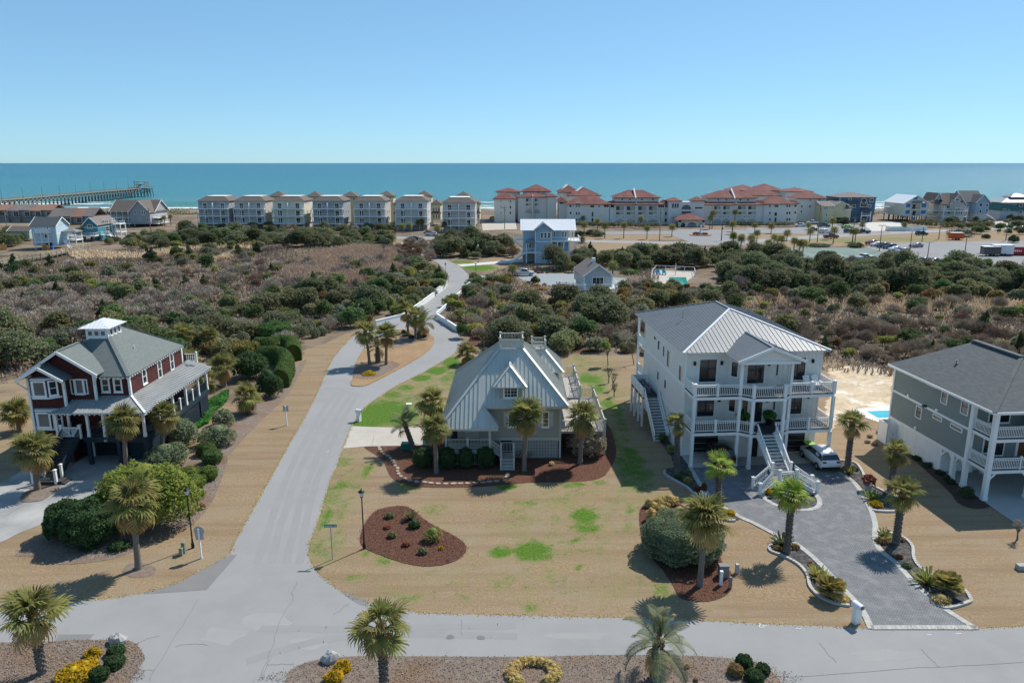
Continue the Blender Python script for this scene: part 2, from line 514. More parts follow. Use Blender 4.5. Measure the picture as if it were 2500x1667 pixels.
for P in[gp(k12,(-300,900),(700,880),(1250,900),(1900,820),(2300,860),(2100,940),(1300,1000),(400,1080),(-300,1100)),gp(k12,(700,1140),(1500,1130),(1900,1220),(1300,1260),(800,1240))]:
 mud=np.maximum(mud,in_poly(X,Y,P)*1.0)
zone=np.stack([lawn,green,sandz,mud],-1).reshape(-1,4).astype(np.float32)
ca=me.color_attributes.new('zone','FLOAT_COLOR','POINT');ca.data.foreach_set('color',zone.ravel())
gm=bpy.data.materials.new('ground_cover');gm.use_nodes=True
nt=gm.node_tree;N,L=nt.nodes,nt.links
bs=N['Principled BSDF'];bs.inputs['Roughness'].default_value=.95;bs.inputs['Specular IOR Level'].default_value=.15
geo=N.new('ShaderNodeNewGeometry')
at=N.new('ShaderNodeAttribute');at.attribute_name='zone'
sx=N.new('ShaderNodeSeparateColor');L.new(at.outputs['Color'],sx.inputs[0])
def noise(scale,detail=6,rough=.6,stretch=None,dist=0):
 n=N.new('ShaderNodeTexNoise');n.inputs['Scale'].default_value=scale;n.inputs['Detail'].default_value=detail;n.inputs['Roughness'].default_value=rough
 n.inputs['Distortion'].default_value=dist
 if stretch:
  mp=N.new('ShaderNodeMapping');mp.inputs['Scale'].default_value=stretch;mp.inputs['Rotation'].default_value=(0,0,rad(3));L.new(geo.outputs['Position'],mp.inputs[0]);L.new(mp.outputs[0],n.inputs['Vector'])
 else:
  L.new(geo.outputs['Position'],n.inputs['Vector'])
 return n.outputs[0]
def rng_(v,a,b,c=0.,d=1.):
 r=N.new('ShaderNodeMapRange');r.inputs[1].default_value=a;r.inputs[2].default_value=b;r.inputs[3].default_value=c;r.inputs[4].default_value=d;L.new(v,r.inputs[0]);return r.outputs[0]
def mixc(f,a,b):
 m=N.new('ShaderNodeMix');m.data_type='RGBA'
 L.new(f,m.inputs[0])
 for i,c in((6,a),(7,b)):
  if isinstance(c,tuple):m.inputs[i].default_value=(*c,1)
  else:L.new(c,m.inputs[i])
 return m.outputs[2]
def addm(a,b,op='ADD'):
 m=N.new('ShaderNodeMath');m.operation=op
 for i,c in((0,a),(1,b)):
  if isinstance(c,(int,float)):m.inputs[i].default_value=c
  else:L.new(c,m.inputs[i])
 return m.outputs[0]
scrub=mixc(rng_(noise(.35,5,.7),.38,.62),(.215,.162,.115),(.115,.088,.062))
scrub=mixc(rng_(noise(.06,5),.48,.62),scrub,(.255,.195,.14))
straw=mixc(rng_(noise(4.5,5,.75),.36,.64),(.40,.29,.178),(.235,.163,.10))
straw=mixc(rng_(noise(.28,4,.65),.42,.62),straw,(.315,.245,.168))
straw=mixc(rng_(noise(.55,4,.6,(.12,1.6,1)),.46,.64),straw,(.26,.178,.112))
straw=mixc(rng_(noise(.9,4,.6),.55,.70,0,.5),straw,(.22,.20,.075))
straw=mixc(rng_(noise(16,2,.7),.42,.62,0,.6),straw,(.20,.14,.08))
grn=mixc(rng_(noise(5,3,.7),.35,.65),(.042,.115,.008),(.12,.195,.03))
gmask=rng_(addm(addm(sx.outputs[1],addm(addm(noise(.75,5,.78,None,.5),-.5),2.5,'MULTIPLY')),addm(addm(noise(7,3,.7),-.5),1.3,'MULTIPLY')),.40,1.0)
straw=mixc(rng_(addm(sx.outputs[1],addm(addm(noise(.5,4,.7),-.5),1.6,'MULTIPLY')),.12,.75,0,.6),straw,(.225,.215,.085))
lawnc=mixc(gmask,straw,grn)
base=mixc(rng_(addm(sx.outputs[0],addm(addm(noise(.9,6),-.5),.5,'MULTIPLY')),.4,.6),scrub,lawnc)
sandc=mixc(rng_(noise(.5,5,.7,None,.6),.40,.62),(.63,.51,.355),(.44,.335,.215))
sandc=mixc(rng_(noise(.25,5,.7),.52,.62),sandc,(.72,.67,.58))
base=mixc(rng_(addm(sx.outputs[2],addm(addm(noise(.7,7,.7),-.5),.9,'MULTIPLY')),.38,.6),base,sandc)
mudc=mixc(rng_(noise(.25,4,.65,(.35,1.2,1)),.40,.60),(.125,.10,.066),(.075,.062,.043))
base=mixc(rng_(addm(at.outputs['Alpha'],addm(addm(noise(.3,7,.7),-.5),.8,'MULTIPLY')),.38,.62),base,mudc)
L.new(base,bs.inputs['Base Color'])
bp=N.new('ShaderNodeBump');bp.inputs['Strength'].default_value=.7;bp.inputs['Distance'].default_value=.08
L.new(noise(9,3,.7),bp.inputs['Height']);L.new(bp.outputs[0],bs.inputs['Normal'])
me.materials.append(gm)
struct(put('ground',me))
# ---- the sea
SEA=-1.5
def sea_z(X,Y):
 return np.full(X.shape,SEA)
sxs=steps((-90000,-10000,20000),(-10000,-900,1300),(-900,900,6),(900,10000,1300),(10000,90000,20000))
sys_=steps((442,560,1.2),(560,900,12),(900,3000,150),(3000,20000,1700),(20000,90000,14000))
me,X,Y=grid_mesh('sea',sxs,sys_,sea_z)
foam=np.zeros_like(X);hz=np.zeros_like(X)
for yc,w,amp,s,sd in((455,5,.15,1.0,1),(470,5.5,.45,.95,2),(487,6.5,.7,1.0,3),(507,5,.8,.75,4),(531,4,.7,.7,6)):
 c=yc+5*wavy(X,X*0,.03,sd)+2*wavy(X,X*0,.11,sd+10)
 d=(Y-c)/w
 hz+=amp*np.exp(-d*d*2)
 gate=np.clip(.55+1.3*wavy(X,X*0,.025,sd+20),0,1)if sd>2 else 1.0
 foam=np.maximum(foam,s*gate*np.exp(-np.where(d<0,d*.75,d*1.9)**2*1.6))
near=np.clip((560-Y)/20,0,1)
co=np.stack([X,Y,SEA+hz*near],-1).reshape(-1).astype(np.float32)
me.vertices.foreach_set('co',co)
ca=me.color_attributes.new('foam','FLOAT_COLOR','POINT')
ca.data.foreach_set('color',np.stack([foam*near,foam*0,foam*0,foam*0+1],-1).reshape(-1).astype(np.float32))
sm=bpy.data.materials.new('sea_water');sm.use_nodes=True
nt=sm.node_tree;N,L=nt.nodes,nt.links
bs=N['Principled BSDF'];bs.inputs['IOR'].default_value=1.33;bs.inputs['Specular IOR Level'].default_value=.2
geo=N.new('ShaderNodeNewGeometry');sp=N.new('ShaderNodeSeparateXYZ');L.new(geo.outputs['Position'],sp.inputs[0])
depth=mixc(rng_(sp.outputs[1],455,640),(.11,.25,.215),(.045,.205,.235))
depth=mixc(rng_(sp.outputs[1],640,1800),depth,(.026,.155,.215))
depth=mixc(rng_(sp.outputs[1],1800,9000),depth,(.022,.118,.18))
depth=mixc(rng_(noise(.012,5,.6,(.25,1,1)),.42,.64,0,.5),depth,(.032,.185,.235))
at=N.new('ShaderNodeAttribute');at.attribute_name='foam'
sf=N.new('ShaderNodeSeparateColor');L.new(at.outputs['Color'],sf.inputs[0])
fm=rng_(addm(sf.outputs[0],addm(addm(noise(.35,5,.75,(.4,1,1)),-.5),1.1,'MULTIPLY')),.34,.56)
caps=rng_(noise(.09,5,.72,(.35,1.2,1)),.735,.76)
L.new(mixc(addm(fm,caps,'MAXIMUM'),depth,(.78,.80,.80)),bs.inputs['Base Color'])
L.new(rng_(fm,0,1,.3,.9),bs.inputs['Roughness'])
b1=N.new('ShaderNodeBump');b1.inputs['Strength'].default_value=1.0;b1.inputs['Distance'].default_value=2.0
L.new(noise(.42,6,.65,(.45,1,1)),b1.inputs['Height'])
b2=N.new('ShaderNodeBump');b2.inputs['Strength'].default_value=.4;b2.inputs['Distance'].default_value=2.2
L.new(noise(.06,4,.6,(.4,1,1)),b2.inputs['Height']);L.new(b2.outputs[0],b1.inputs['Normal'])
L.new(b1.outputs[0],bs.inputs['Normal'])
me.materials.append(sm)
struct(put('sea',me))
# ---- flat sheets
def sheet(name,pts,z,mt,smooth=0,parent=None,th=0.0):
 P=spline(pts,smooth,True)if smooth else pts
 b=MB()
 if th:
  b.prism(P,z-th,z)
 else:
  n=len(P)
  b.v=[(p[0],p[1],z)for p in P]
  for t in tessellate_polygon([[Vector((p[0],p[1],0))for p in P]]):
   a,c,d=(Vector((*P[i][:2],0))for i in t)
   b.f.append(t if(c-a).cross(d-a).z>0 else t[::-1])
 o=b.build(name,mt,parent)
 return o if parent is not None else struct(o)
road_L=gp(k4,(-700,1048),(-300,1040),(0,1033),(450,1018),(700,1003),(950,965),(1200,890),(1480,740),(1555,690),(1590,610),(1700,410),(1825,190))+gp(k3,(330,1190),(520,860),(700,540),(830,290),(965,0))+gp(k1,(270,1130),(330,1000),(400,890),(480,790),(560,710),(650,630),(760,560),(935,485),(1285,395),(1490,245),(1825,-5))+gp(k2,(1330,1070),(1352,1000),(1340,900),(1250,780),(1150,690),(900,590),(600,505))
road_R=gp(k2,(880,505),(920,525),(1100,590),(1330,660),(1500,740),(1600,820),(1700,920),(1760,1010),(1775,1060),(1620,1175))+gp(k1,(2140,-10),(2050,72),(1705,395),(1960,565),(1990,612),(2030,700),(2005,770),(1930,860),(1800,940),(1560,1080),(1200,1260),(1000,1400))+gp(k3,(2352,60),(2100,220),(1900,350),(1750,490),(1560,785),(1390,1212),(1270,1568))+gp(k5,(570,200),(490,470),(430,630),(420,700),(440,760),(490,830),(640,950),(820,1020),(1000,1075),(1200,1098),(1825,1112))+gp(k6,(950,1130),(1690,1160))+gp(k7,(0,1165),(790,1197),(1500,1203),(1825,1185),(2300,1150),(2900,1100))
sheet('asphalt_road',road_L+road_R+[Vector((70,12,0)),Vector((-60,12,0))],.012,M['asphalt'])
road_marks=sheet('road_repair_patch',gp(k4,(950,965),(1200,890),(1480,740),(1555,700),(1600,705),(1395,940),(1000,968)),.017,M['patch'])
sheet('road_repair_patch',gp(k5,(640,950),(700,965),(830,1015),(825,1050),(780,1045),(700,1000)),.017,M['patch'])
sheet('road_repair_patch',gp(k4,(370,1290),(400,1240),(640,1238),(590,1283)),.017,M['patch'])
def line_mark(name,pts,w,mt,z=.021,jit=0.0):
 b=MB()
 P=[p+Vector((random.uniform(-jit,jit),random.uniform(-jit,jit),0))for p in spline(pts,5)]
 for a,c in zip(P,P[1:]):
  d=(c-a);
  if d.length<1e-4:continue
  s=Vector((-d.y,d.x,0)).normalized()*w/2
  b.poly([(*(a-s).xy,z),(*(a+s).xy,z),(*(c+s).xy,z),(*(c-s).xy,z)][::-1])
 return struct(b.build(name,mt))
for k,pts in((k5,[(80,1560),(160,1380),(200,1250),(255,1100),(320,1000),(310,960),(350,890)]),(k4,[(1000,1560),(1150,1310),(1250,1150),(1340,1000)]),(k4,[(920,1310),(990,1270),(1080,1250)]),(k4,[(1180,1320),(1300,1305),(1400,1310)]),(k5,[(1460,1140),(1455,1190),(1460,1250)]),(k4,[(1760,1550),(1800,1450),(1825,1400)]),(k5,[(590,1110),(660,1060),(700,1030)]),(k7,[(440,1290),(500,1370),(560,1430)]),(k7,[(1130,1340),(1200,1410),(1250,1460)]),(k7,[(200,1530),(900,1480),(1400,1450),(1825,1430)]),(k4,[(900,1490),(1000,1480),(1040,1490)]),(k5,[(140,1450),(250,1440),(330,1440)])):
 line_mark('road_crack',gp(k,*pts),.022,M['crack'],jit=.05)
for k,pts in((k7,[(30,1170),(45,1168),(38,1190),(70,1190),(60,1180),(90,1182)]),(k7,[(278,1198),(325,1200)]),(k7,[(655,1216),(705,1219)]),(k7,[(1170,1242),(1200,1242)]),(k7,[(1365,1236),(1400,1233)]),(k3,[(1060,1290),(1085,1282),(1115,1284)]),(k3,[(1075,1266),(1100,1256),(1130,1262)])):
 line_mark('sprayed_road_mark',gp(k,*pts),.05,M['paint_line'],z=.024)
M['track']=mat('worn_wheel_track',(.252,.25,.247),.9,(.275,.272,.267),.4)
M['dusty']=mat('dusty_asphalt',(.315,.307,.294),.9,(.285,.28,.272),.5)
for off in(-1.35,-.5,.55,1.35):
 c_=[G(*k3(x,y))for x,y in((1480,150),(1230,500),(960,1000),(740,1480))]+[G(*k5(x,y))for x,y in((330,330),(220,760))]
 line_mark('wheel_track',[p+Vector((off,0,0))for p in c_],.55,M['track'],z=.0155,jit=.08)
for pts in([(0,1420),(700,1250),(1825,1250)],[(100,1200),(900,1200),(1825,1180)]):
 line_mark('wheel_track',gp(k5,*pts),.6,M['track'],z=.0155,jit=.08)
for k,e in((k5,(150,1150,160,60)),(k4,(1500,1250,180,60)),(k7,(900,1380,260,40)),(k5,(420,1300,150,40)),(k6,(600,1250,220,30))):
 P_=[G(*k(e[0]+e[2]*random.uniform(.6,1.2)*math.cos(t),e[1]-e[3]*random.uniform(.6,1.2)*math.sin(t)))for t in np.linspace(0,6.0,12)]
 sheet('dusty_patch',P_,.0142,M['dusty'],3)
for cx,cy in((1380,1258),(1585,1262)):
 c=G(*k5(cx,cy))
 sheet('oil_stain',[c+Vector((math.cos(t)*random.uniform(.2,.32),math.sin(t)*random.uniform(.16,.26),0))for t in np.linspace(0,6.2,10)],.018,M['crack'])
isl=gp(k1,(640,1170),(613,1225),(620,1264),(700,1273),(790,1265),(900,1220),(1240,1042),(1500,890),(1620,790),(1672,700),(1660,640),(1600,600),(1520,565),(1400,545),(1230,555),(1020,640),(810,770),(740,860),(690,960),(650,1090))
lawn_m=mat('dormant_lawn',(.36,.225,.12),.95,(.24,.15,.08),4,detail=9,bump=.6,bscale=9,c3=(.33,.235,.135),scale3=.4)
sheet('traffic_island',isl,.09,lawn_m,3,th=.1)
def ellipse(k,cx,cy,rx,ry,n=18,jit=.06):
 out=[]
 for i in range(n):
  t=2*math.pi*i/n
  q=1+random.uniform(-jit,jit)
  out.append(G(*k(cx+rx*q*math.cos(t),cy+ry*q*math.sin(t))))
 return out[::-1]
sheet('mulch_bed',gp(k1,(640,1150),(690,1010),(850,960),(1100,955),(1220,985),(1235,1010),(1100,1090),(900,1175),(760,1180)),.105,M['mulch_gray'],3)
sheet('mulch_bed',gp(k1,(1110,770),(1260,620),(1420,565),(1560,590),(1620,630),(1560,690),(1400,730),(1200,780)),.105,M['mulch_gray'],3)
sheet('concrete_driveway',gp(k3,(1560,785))+gp(kB,(200,880),(380,886),(640,885),(720,930),(720,1030),(400,1036),(190,1040))+gp(k3,(1395,1212)),.02,M['concrete'])
sheet('concrete_driveway',gp(k4,(-400,760),(0,620),(120,560),(260,505),(480,400),(640,290),(760,160),(980,110),(1000,30),(600,30),(450,130),(240,100),(0,220),(-400,420)),.02,M['concrete_gray'],3)
line_mark('driveway_joint',gp(k4,(0,470),(140,380),(300,300)),.03,M['crack'],z=.026)
line_mark('driveway_joint',gp(k3,(1940,1170),(1960,1080),(1985,970)),.03,M['crack'],z=.026)
sheet('mulch_bed',gp(k4,(140,340),(155,295),(250,245),(420,215),(395,255),(300,330),(200,348)),.06,M['mulch_gray'],3)
sheet('mulch_bed',gp(kB,(165,1045),(250,1105),(320,1160),(370,1270),(440,1330),(600,1372),(1000,1378),(1500,1340),(1900,1330),(2090,1305),(2170,1240),(2230,1120),(2220,1000),(2150,850),(1900,700),(1700,700),(1700,1000),(700,1000),(600,1030),(300,1040)),.014,M['mulch_red'],3)
sheet('mulch_bed',gp(k5,(770,600),(800,500),(860,420),(940,385),(1060,373),(1130,400),(1200,460),(1300,520),(1400,570),(1470,620),(1490,670),(1440,730),(1330,770),(1200,780),(1060,755),(900,700),(800,655)),.03,M['mulch_red'],3)
sheet('mulch_bed',gp(k6,(998,420),(1050,355),(1200,300),(1290,370),(1450,480),(1560,760),(1622,830),(1610,950),(1500,1010),(1380,1017),(1270,990),(1220,900),(1150,800),(1060,700),(1018,640)),.03,M['mulch_red'],3)
sheet('mulch_bed',gp(kB,(1030,200),(1040,135),(1120,120),(1290,160),(1270,190),(1200,225),(1100,222)),.014,M['mulch_red'],3)
sheet('mulch_bed',gp(kB,(1500,225),(1700,235),(2000,250),(2060,262),(1850,272),(1650,262)),.014,M['mulch_red'],3)
sheet('mulch_bed',gp(k4,(100,710),(190,620),(300,590),(600,480),(900,430),(1150,330),(1180,140),(1330,0))+px((500,1060),(545,1030),(620,970),(690,925),(735,885),(748,882),(705,960),(650,1015),(600,1065),(565,1105))+gp(k4,(1540,30),(1520,120),(1440,330),(1330,470),(1150,590),(950,660),(760,730),(500,765),(330,760),(190,715)),.014,M['mulch_gray'],3)
sheet('mulch_bed',ellipse(k4,940,806,110,52),.014,M['mulch_gray'])
sheet('mulch_island',gp(k4,(-300,1310),(0,1300),(370,1290),(600,1281),(880,1290),(950,1350),(978,1400),(950,1450),(870,1568),(840,1650),(600,1800),(-300,1800)),.07,M['mulch_gray'],3,th=.08)
sheet('mulch_island',gp(k5,(270,1568),(310,1480),(450,1422),(640,1396),(1000,1391),(1825,1396))+gp(k6,(700,1385),(1250,1385),(1600,1405),(1825,1440))+gp(k7,(60,1450),(130,1500),(180,1568),(200,1660),(-400,1850),(-2400,1850),(-3180,1700)),.07,M['mulch_gray'],3,th=.08)
sheet('mulch_bed',gp(kD,(560,900),(640,960),(720,1010),(800,1080),(1000,1260),(1060,1340),(1180,1385),(1290,1375),(1310,1345),(1250,1310),(1120,1230),(930,1090),(700,960)),.014,mat('dark_brown_mulch',(.09,.055,.042),.95,(.05,.032,.025),4,bump=.7,bscale=16),3)  # darker brown than the other mulch beds
sheet('concrete_driveway',gp(kD,(940,1095),(1015,1165),(1120,1235),(1255,1325),(1400,1430),(1600,1560),(1900,1740),(2300,1740),(1900,1100),(1450,1040),(1320,1060)),.03,mat('smooth_grey_concrete',(.40,.40,.385),.85,(.35,.35,.34),.7))
sheet('garage_floor',gp(kA,(472,1197),(540,1284),(1487,1246),(1412,1110)),.03,M['concrete'])
sheet('pool_patio',gp(kD,(245,628),(560,606),(620,690),(620,770),(520,745),(360,690)),.05,M['white'],th=.06)
sheet('pool_water',gp(kD,(358,641),(560,635),(600,690),(450,694)),.056,M['pool'])
sheet('concrete_driveway',gp(k2,(1490,738),(2352,660),(2700,640),(2700,690),(2352,705),(1570,766)),.02,mat('bright_concrete',(.58,.58,.55),.9,(.52,.52,.50),.5))
sheet('gravel_lot',gp(k8,(270,1010),(430,960),(1190,972),(1860,1030),(2050,1047),(1900,1150),(1300,1120),(900,1160),(620,1150),(380,1075)),.02,M['gravel'])
sheet('gravel_lot',gp(k2,(1695,900),(1800,900),(1990,930),(1900,1000),(1775,1030)),.016,M['gravel'])
sheet('entry_paving',gp(k2,(600,505),(880,505),(865,462),(640,458)),.016,M['tan_paving'])
sheet('entry_paving',gp(k2,(445,428),(900,428),(1080,345),(600,335)),.016,M['tan_paving'])
sheet('asphalt_apron',gp(k2,(430,460),(880,462),(920,430),(445,425)),.016,M['asphalt'])
sheet('planting_island',gp(k2,(645,395),(720,360),(860,340),(1080,345),(900,400),(780,412)),.05,lawn_m,th=.06)
hwy=[(-260,577),(0,577),(300,577),(530,577),(740,577),(960,580.5),(1083,582),(1430,589),(1690,594),(1800,592),(1924,583),(2060,575),(2200,568),(2500,556),(2760,547)]
HC=spline([G(*p)for p in hwy],5)
def band(cl,w):
 a,b=[],[]
 for i,p in enumerate(cl):
  d=cl[min(i+1,len(cl)-1)]-cl[max(i-1,0)]
  s=Vector((-d.y,d.x,0)).normalized()*w/2
  a.append(p+s);b.append(p-s)
 return a+b[::-1]
sheet('highway',band(HC,8.0),.03,M['asphalt'])
sheet('hotel_drive',gp(k9,(1100,488),(1700,484),(1740,470),(2350,475),(2350,500),(2290,540),(2280,600),(1900,602),(1840,580),(1760,552),(1660,512),(1100,514)),.04,M['asphalt_dark'])
sheet('hotel_car_park',gp(k11,(400,385),(560,400),(700,395),(1000,360),(1300,380),(1420,430),(1000,440),(560,430),(420,425)),.048,M['asphalt_dark'])
sheet('sandy_lot',gp(k9,(120,420),(400,412),(410,470),(130,480)),.04,mat('sandy_car_park',(.46,.42,.36),.95,(.40,.365,.315),.2))
sheet('car_park',gp(k11,(1235,528),(1330,500),(1900,488),(2400,480),(2800,476),(2800,700),(2000,690),(1760,645),(1530,600)),.03,M['asphalt_dark'])
sheet('tennis_court',gp(k11,(620,535),(1120,530),(1240,532),(1530,603),(1400,640),(900,620),(700,575)),.03,M['court'])
sheet('court_margin',gp(k11,(620,535),(700,535),(790,600),(700,575)),.036,M['court_edge'])
for a,b_ in(((700,545),(1280,565)),((740,535),(960,620)),((930,532),(1200,625)),((1100,532),(1400,612)),((780,575),(1420,600))):
 line_mark('court_line',gp(k11,a,b_),.12,M['paint_line'],z=.042)
sheet('beach_lot',gp(k11,(1180,355),(1480,350),(1520,405),(1290,415),(1240,380)),.052,mat('pale_sandy_paving',(.55,.52,.47),.9,(.48,.455,.41),.3))
sheet('sand_drive',gp(k11,(2120,350),(2200,345),(2350,395),(2200,400)),.038,M['concrete'])
water_m=mat('still_marsh_water',(.10,.12,.14),.05,spec=.9)
for e in((900,1188,75,22),(1040,1188,95,18),(1400,1192,50,14),(590,1032,40,9),(680,1075,35,9),(640,1045,30,6),(250,1050,60,4)):
 sheet('marsh_pool',ellipse(k12,*e,n=14,jit=.25),.02,water_m,3)
# ================================================================ building kit
V3=Vector
def clip_half(poly,n,c):
 out=[]
 for i in range(len(poly)):
  a,b=poly[i],poly[(i+1)%len(poly)]
  da,db=a.dot(n)-c,b.dot(n)-c
  if da<=1e-9:out.append(a)
  if(da<0)!=(db<0)and abs(da-db)>1e-9:
   out.append(a+(b-a)*(da/(da-db)))
 return out
def normal_of(P):
 n=V3((0,0,0))
 for i in range(len(P)):
  n+=(P[i]-P[0]).cross(P[(i+1)%len(P)]-P[0])
 return n.normalized()
def seam_roof(parent,pts,mt,sp=.42,th=.035,rib=.04,ribw=.035,name='roof_panel',u=None,joined=False):
 """roof slope of standing-seam panels; every panel is a piece of its own with its raised seam"""
 P=[V3(p)for p in pts]
 n=normal_of(P)
 if n.z<0:
  P.reverse();n=-n
 u=(V3((0,0,1)).cross(n)).normalized()if u is None else V3(u).normalized()
 lo,hi=min(p.dot(u)for p in P),max(p.dot(u)for p in P)
 k=max(1,round((hi-lo)/sp));w=(hi-lo)/k
 J=MB()
 for i in range(k):
  q=clip_half(clip_half(P,u,lo+(i+1)*w),-u,-(lo+i*w))
  if len(q)<3:continue
  b=J if joined else MB()
  b.slab(q,th)
  if i:
   e=clip_half(clip_half(P,u,lo+i*w+ribw/2),-u,-(lo+i*w-ribw/2))
   if len(e)>2:
    b.slab([p+n*rib for p in e],rib*.98)
  if not joined:
   b.build(name,mt,parent)
 if joined:
  return J.build(name,mt,parent)
def roof_slab(parent,pts,mt,th=.08,name='roof_slope'):
 P=[V3(p)for p in pts]
 if normal_of(P).z<0:P.reverse()
 return MB().slab(P,th).build(name,mt,parent)
def ridge_cap(parent,p,q,mt,w=.22,h=.07,name='ridge_cap'):
 return MB().bar(V3(p)+V3((0,0,.03)),V3(q)+V3((0,0,.03)),w,h).build(name,mt,parent)
class Wall:
 """a wall plane inside a house: origin o, direction u along it, outward normal n"""
 def __init__(s,parent,o,u):
  s.parent,s.o,s.u=parent,V3(o),V3(u).normalized()
  s.n=s.u.cross(V3((0,0,1)))
 def p(s,a,z,d=0.0):
  return s.o+s.u*a+s.n*d+V3((0,0,z))
 def quadbox(s,b,a0,a1,z0,z1,d0,d1):
  b.hexa([s.p(a0,z0,d0),s.p(a1,z0,d0),s.p(a1,z0,d1),s.p(a0,z0,d1),s.p(a0,z1,d0),s.p(a1,z1,d0),s.p(a1,z1,d1),s.p(a0,z1,d1)])
 def window(s,a0,a1,z0,z1,trim='white',sash=None,nx=1,nz=2,tw=.1,glass='glass',sill=True,name='window',depth=.07):
  b=MB()
  for q in((a0-tw,a0,z0-tw,z1+tw),(a1,a1+tw,z0-tw,z1+tw),(a0,a1,z1,z1+tw),(a0,a1,z0-tw,z0)):
   s.quadbox(b,*q,-.02,depth)
  if sill:
   s.quadbox(b,a0-tw-.04,a1+tw+.04,z0-tw-.05,z0-tw,-.02,depth+.05)
  w=b.build(name,M[trim],s.parent)
  sm=MB()
  fw=min(.05,(a1-a0)*.12)
  for i in range(nx+1):
   x=a0+(a1-a0)*i/nx
   x0=max(a0,x-fw/2);x1=min(a1,x+fw/2)
   s.quadbox(sm,x0,x1,z0,z1,.0,depth-.025)
  for j in range(nz+1):
   z=z0+(z1-z0)*j/nz
   s.quadbox(sm,a0,a1,max(z0,z-fw/2),min(z1,z+fw/2),.0,depth-.028)
  sm.build('sash',M[sash or trim],w)
  for i in range(nx):
   for j in range(nz):
    if nx*nz>6 and(i or j):continue
    p0,p1=(a0,a1)if nx*nz>6 else(a0+(a1-a0)*i/nx,a0+(a1-a0)*(i+1)/nx)
    q0,q1=(z0,z1)if nx*nz>6 else(z0+(z1-z0)*j/nz,z0+(z1-z0)*(j+1)/nz)
    MB().poly([s.p(p0,q0,.02),s.p(p1,q0,.02),s.p(p1,q1,.02),s.p(p0,q1,.02)]).build('pane',M[glass],w)
  return w
 def panel(s,a0,a1,z0,z1,mt,name,d=.05,d0=-.02):
  b=MB();s.quadbox(b,a0,a1,z0,z1,d0,d)
  return b.build(name,M[mt]if isinstance(mt,str)else mt,s.parent)
 def garage(s,a0,a1,z0,z1,mt='black_door',trim='white',rows=4,name='garage_door'):
  b=MB()
  for q in((a0-.12,a0,z0,z1+.12),(a1,a1+.12,z0,z1+.12),(a0,a1,z1,z1+.12)):
   s.quadbox(b,*q,-.02,.06)
  d=b.build(name,M[trim],s.parent)
  for j in range(rows):
   h=(z1-z0)/rows
   c=MB();s.quadbox(c,a0,a1,z0+j*h+.015,z0+(j+1)*h-.015,-.02,.03)
   c.build('panel',M[mt],d)
  return d
def battens(parent,wall,a0,a1,z0,z1,mt,sp=.41,w=.06,d=.025,holes=()):
 b=MB()
 k=int((a1-a0)/sp)
 for i in range(1,k+1):
  a=a0+i*(a1-a0)/(k+1)
  segs=[(z0,z1)]
  for h0,h1,y0,y1 in holes:
   if h0-.12<a<h1+.12:
    segs=[t for q in segs for t in((q[0],min(q[1],y0-.14)),(max(q[0],y1+.14),q[1]))if t[1]-t[0]>.08]
  for q in segs:
   wall.quadbox(b,a-w/2,a+w/2,*q,-.01,d)
 return b.build('battens',mt,parent,kind='stuff')if b.v else None
def railing(parent,p,q,mt,h=1.0,sp=.16,bal=.035,top=.09,band_=False,name='railing',low=.12,solid=False):
 p,q=V3(p),V3(q)
 Z=V3((0,0,1))
 b=MB()
 b.bar(p+Z*h,q+Z*h,top,.05)
 b.bar(p+Z*low,q+Z*low,.05,.06)
 if band_:
  b.bar(p+Z*(h-.16),q+Z*(h-.16),.045,.05)
 ln=(q-p).length
 k=max(1,int(ln/sp))
 if solid:
  b.bar(p+Z*(h/2),q+Z*(h/2),.03,h-.1)
 for i in range(1,k):
  c=p+(q-p)*(i/k)
  b.bar(c+Z*low,c+Z*h,bal,bal,up=(q-p).normalized())
 return b.build(name,mt,parent)
def post(parent,p,h,mt,w=.22,cap=True,base=False,name='post',capmat=None):
 p=V3(p)
 b=MB().box(p.x-w/2,p.x+w/2,p.y-w/2,p.y+w/2,p.z,p.z+h)
 if base:
  c=w*.6
  b.box(p.x-c,p.x+c,p.y-c,p.y+c,p.z,p.z+.3)
 o=b.build(name,mt,parent)
 if cap:
  c=w*.68
  m=MB().box(p.x-c,p.x+c,p.y-c,p.y+c,p.z+h,p.z+h+.05)
  m.hexa([(p.x-c*.9,p.y-c*.9,p.z+h+.05),(p.x+c*.9,p.y-c*.9,p.z+h+.05),(p.x+c*.9,p.y+c*.9,p.z+h+.05),(p.x-c*.9,p.y+c*.9,p.z+h+.05)]+[(p.x+sx*.02,p.y+sy*.02,p.z+h+.12)for sx,sy in((-1,-1),(1,-1),(1,1),(-1,1))])
  m.build('cap',capmat or mt,o)
 return o
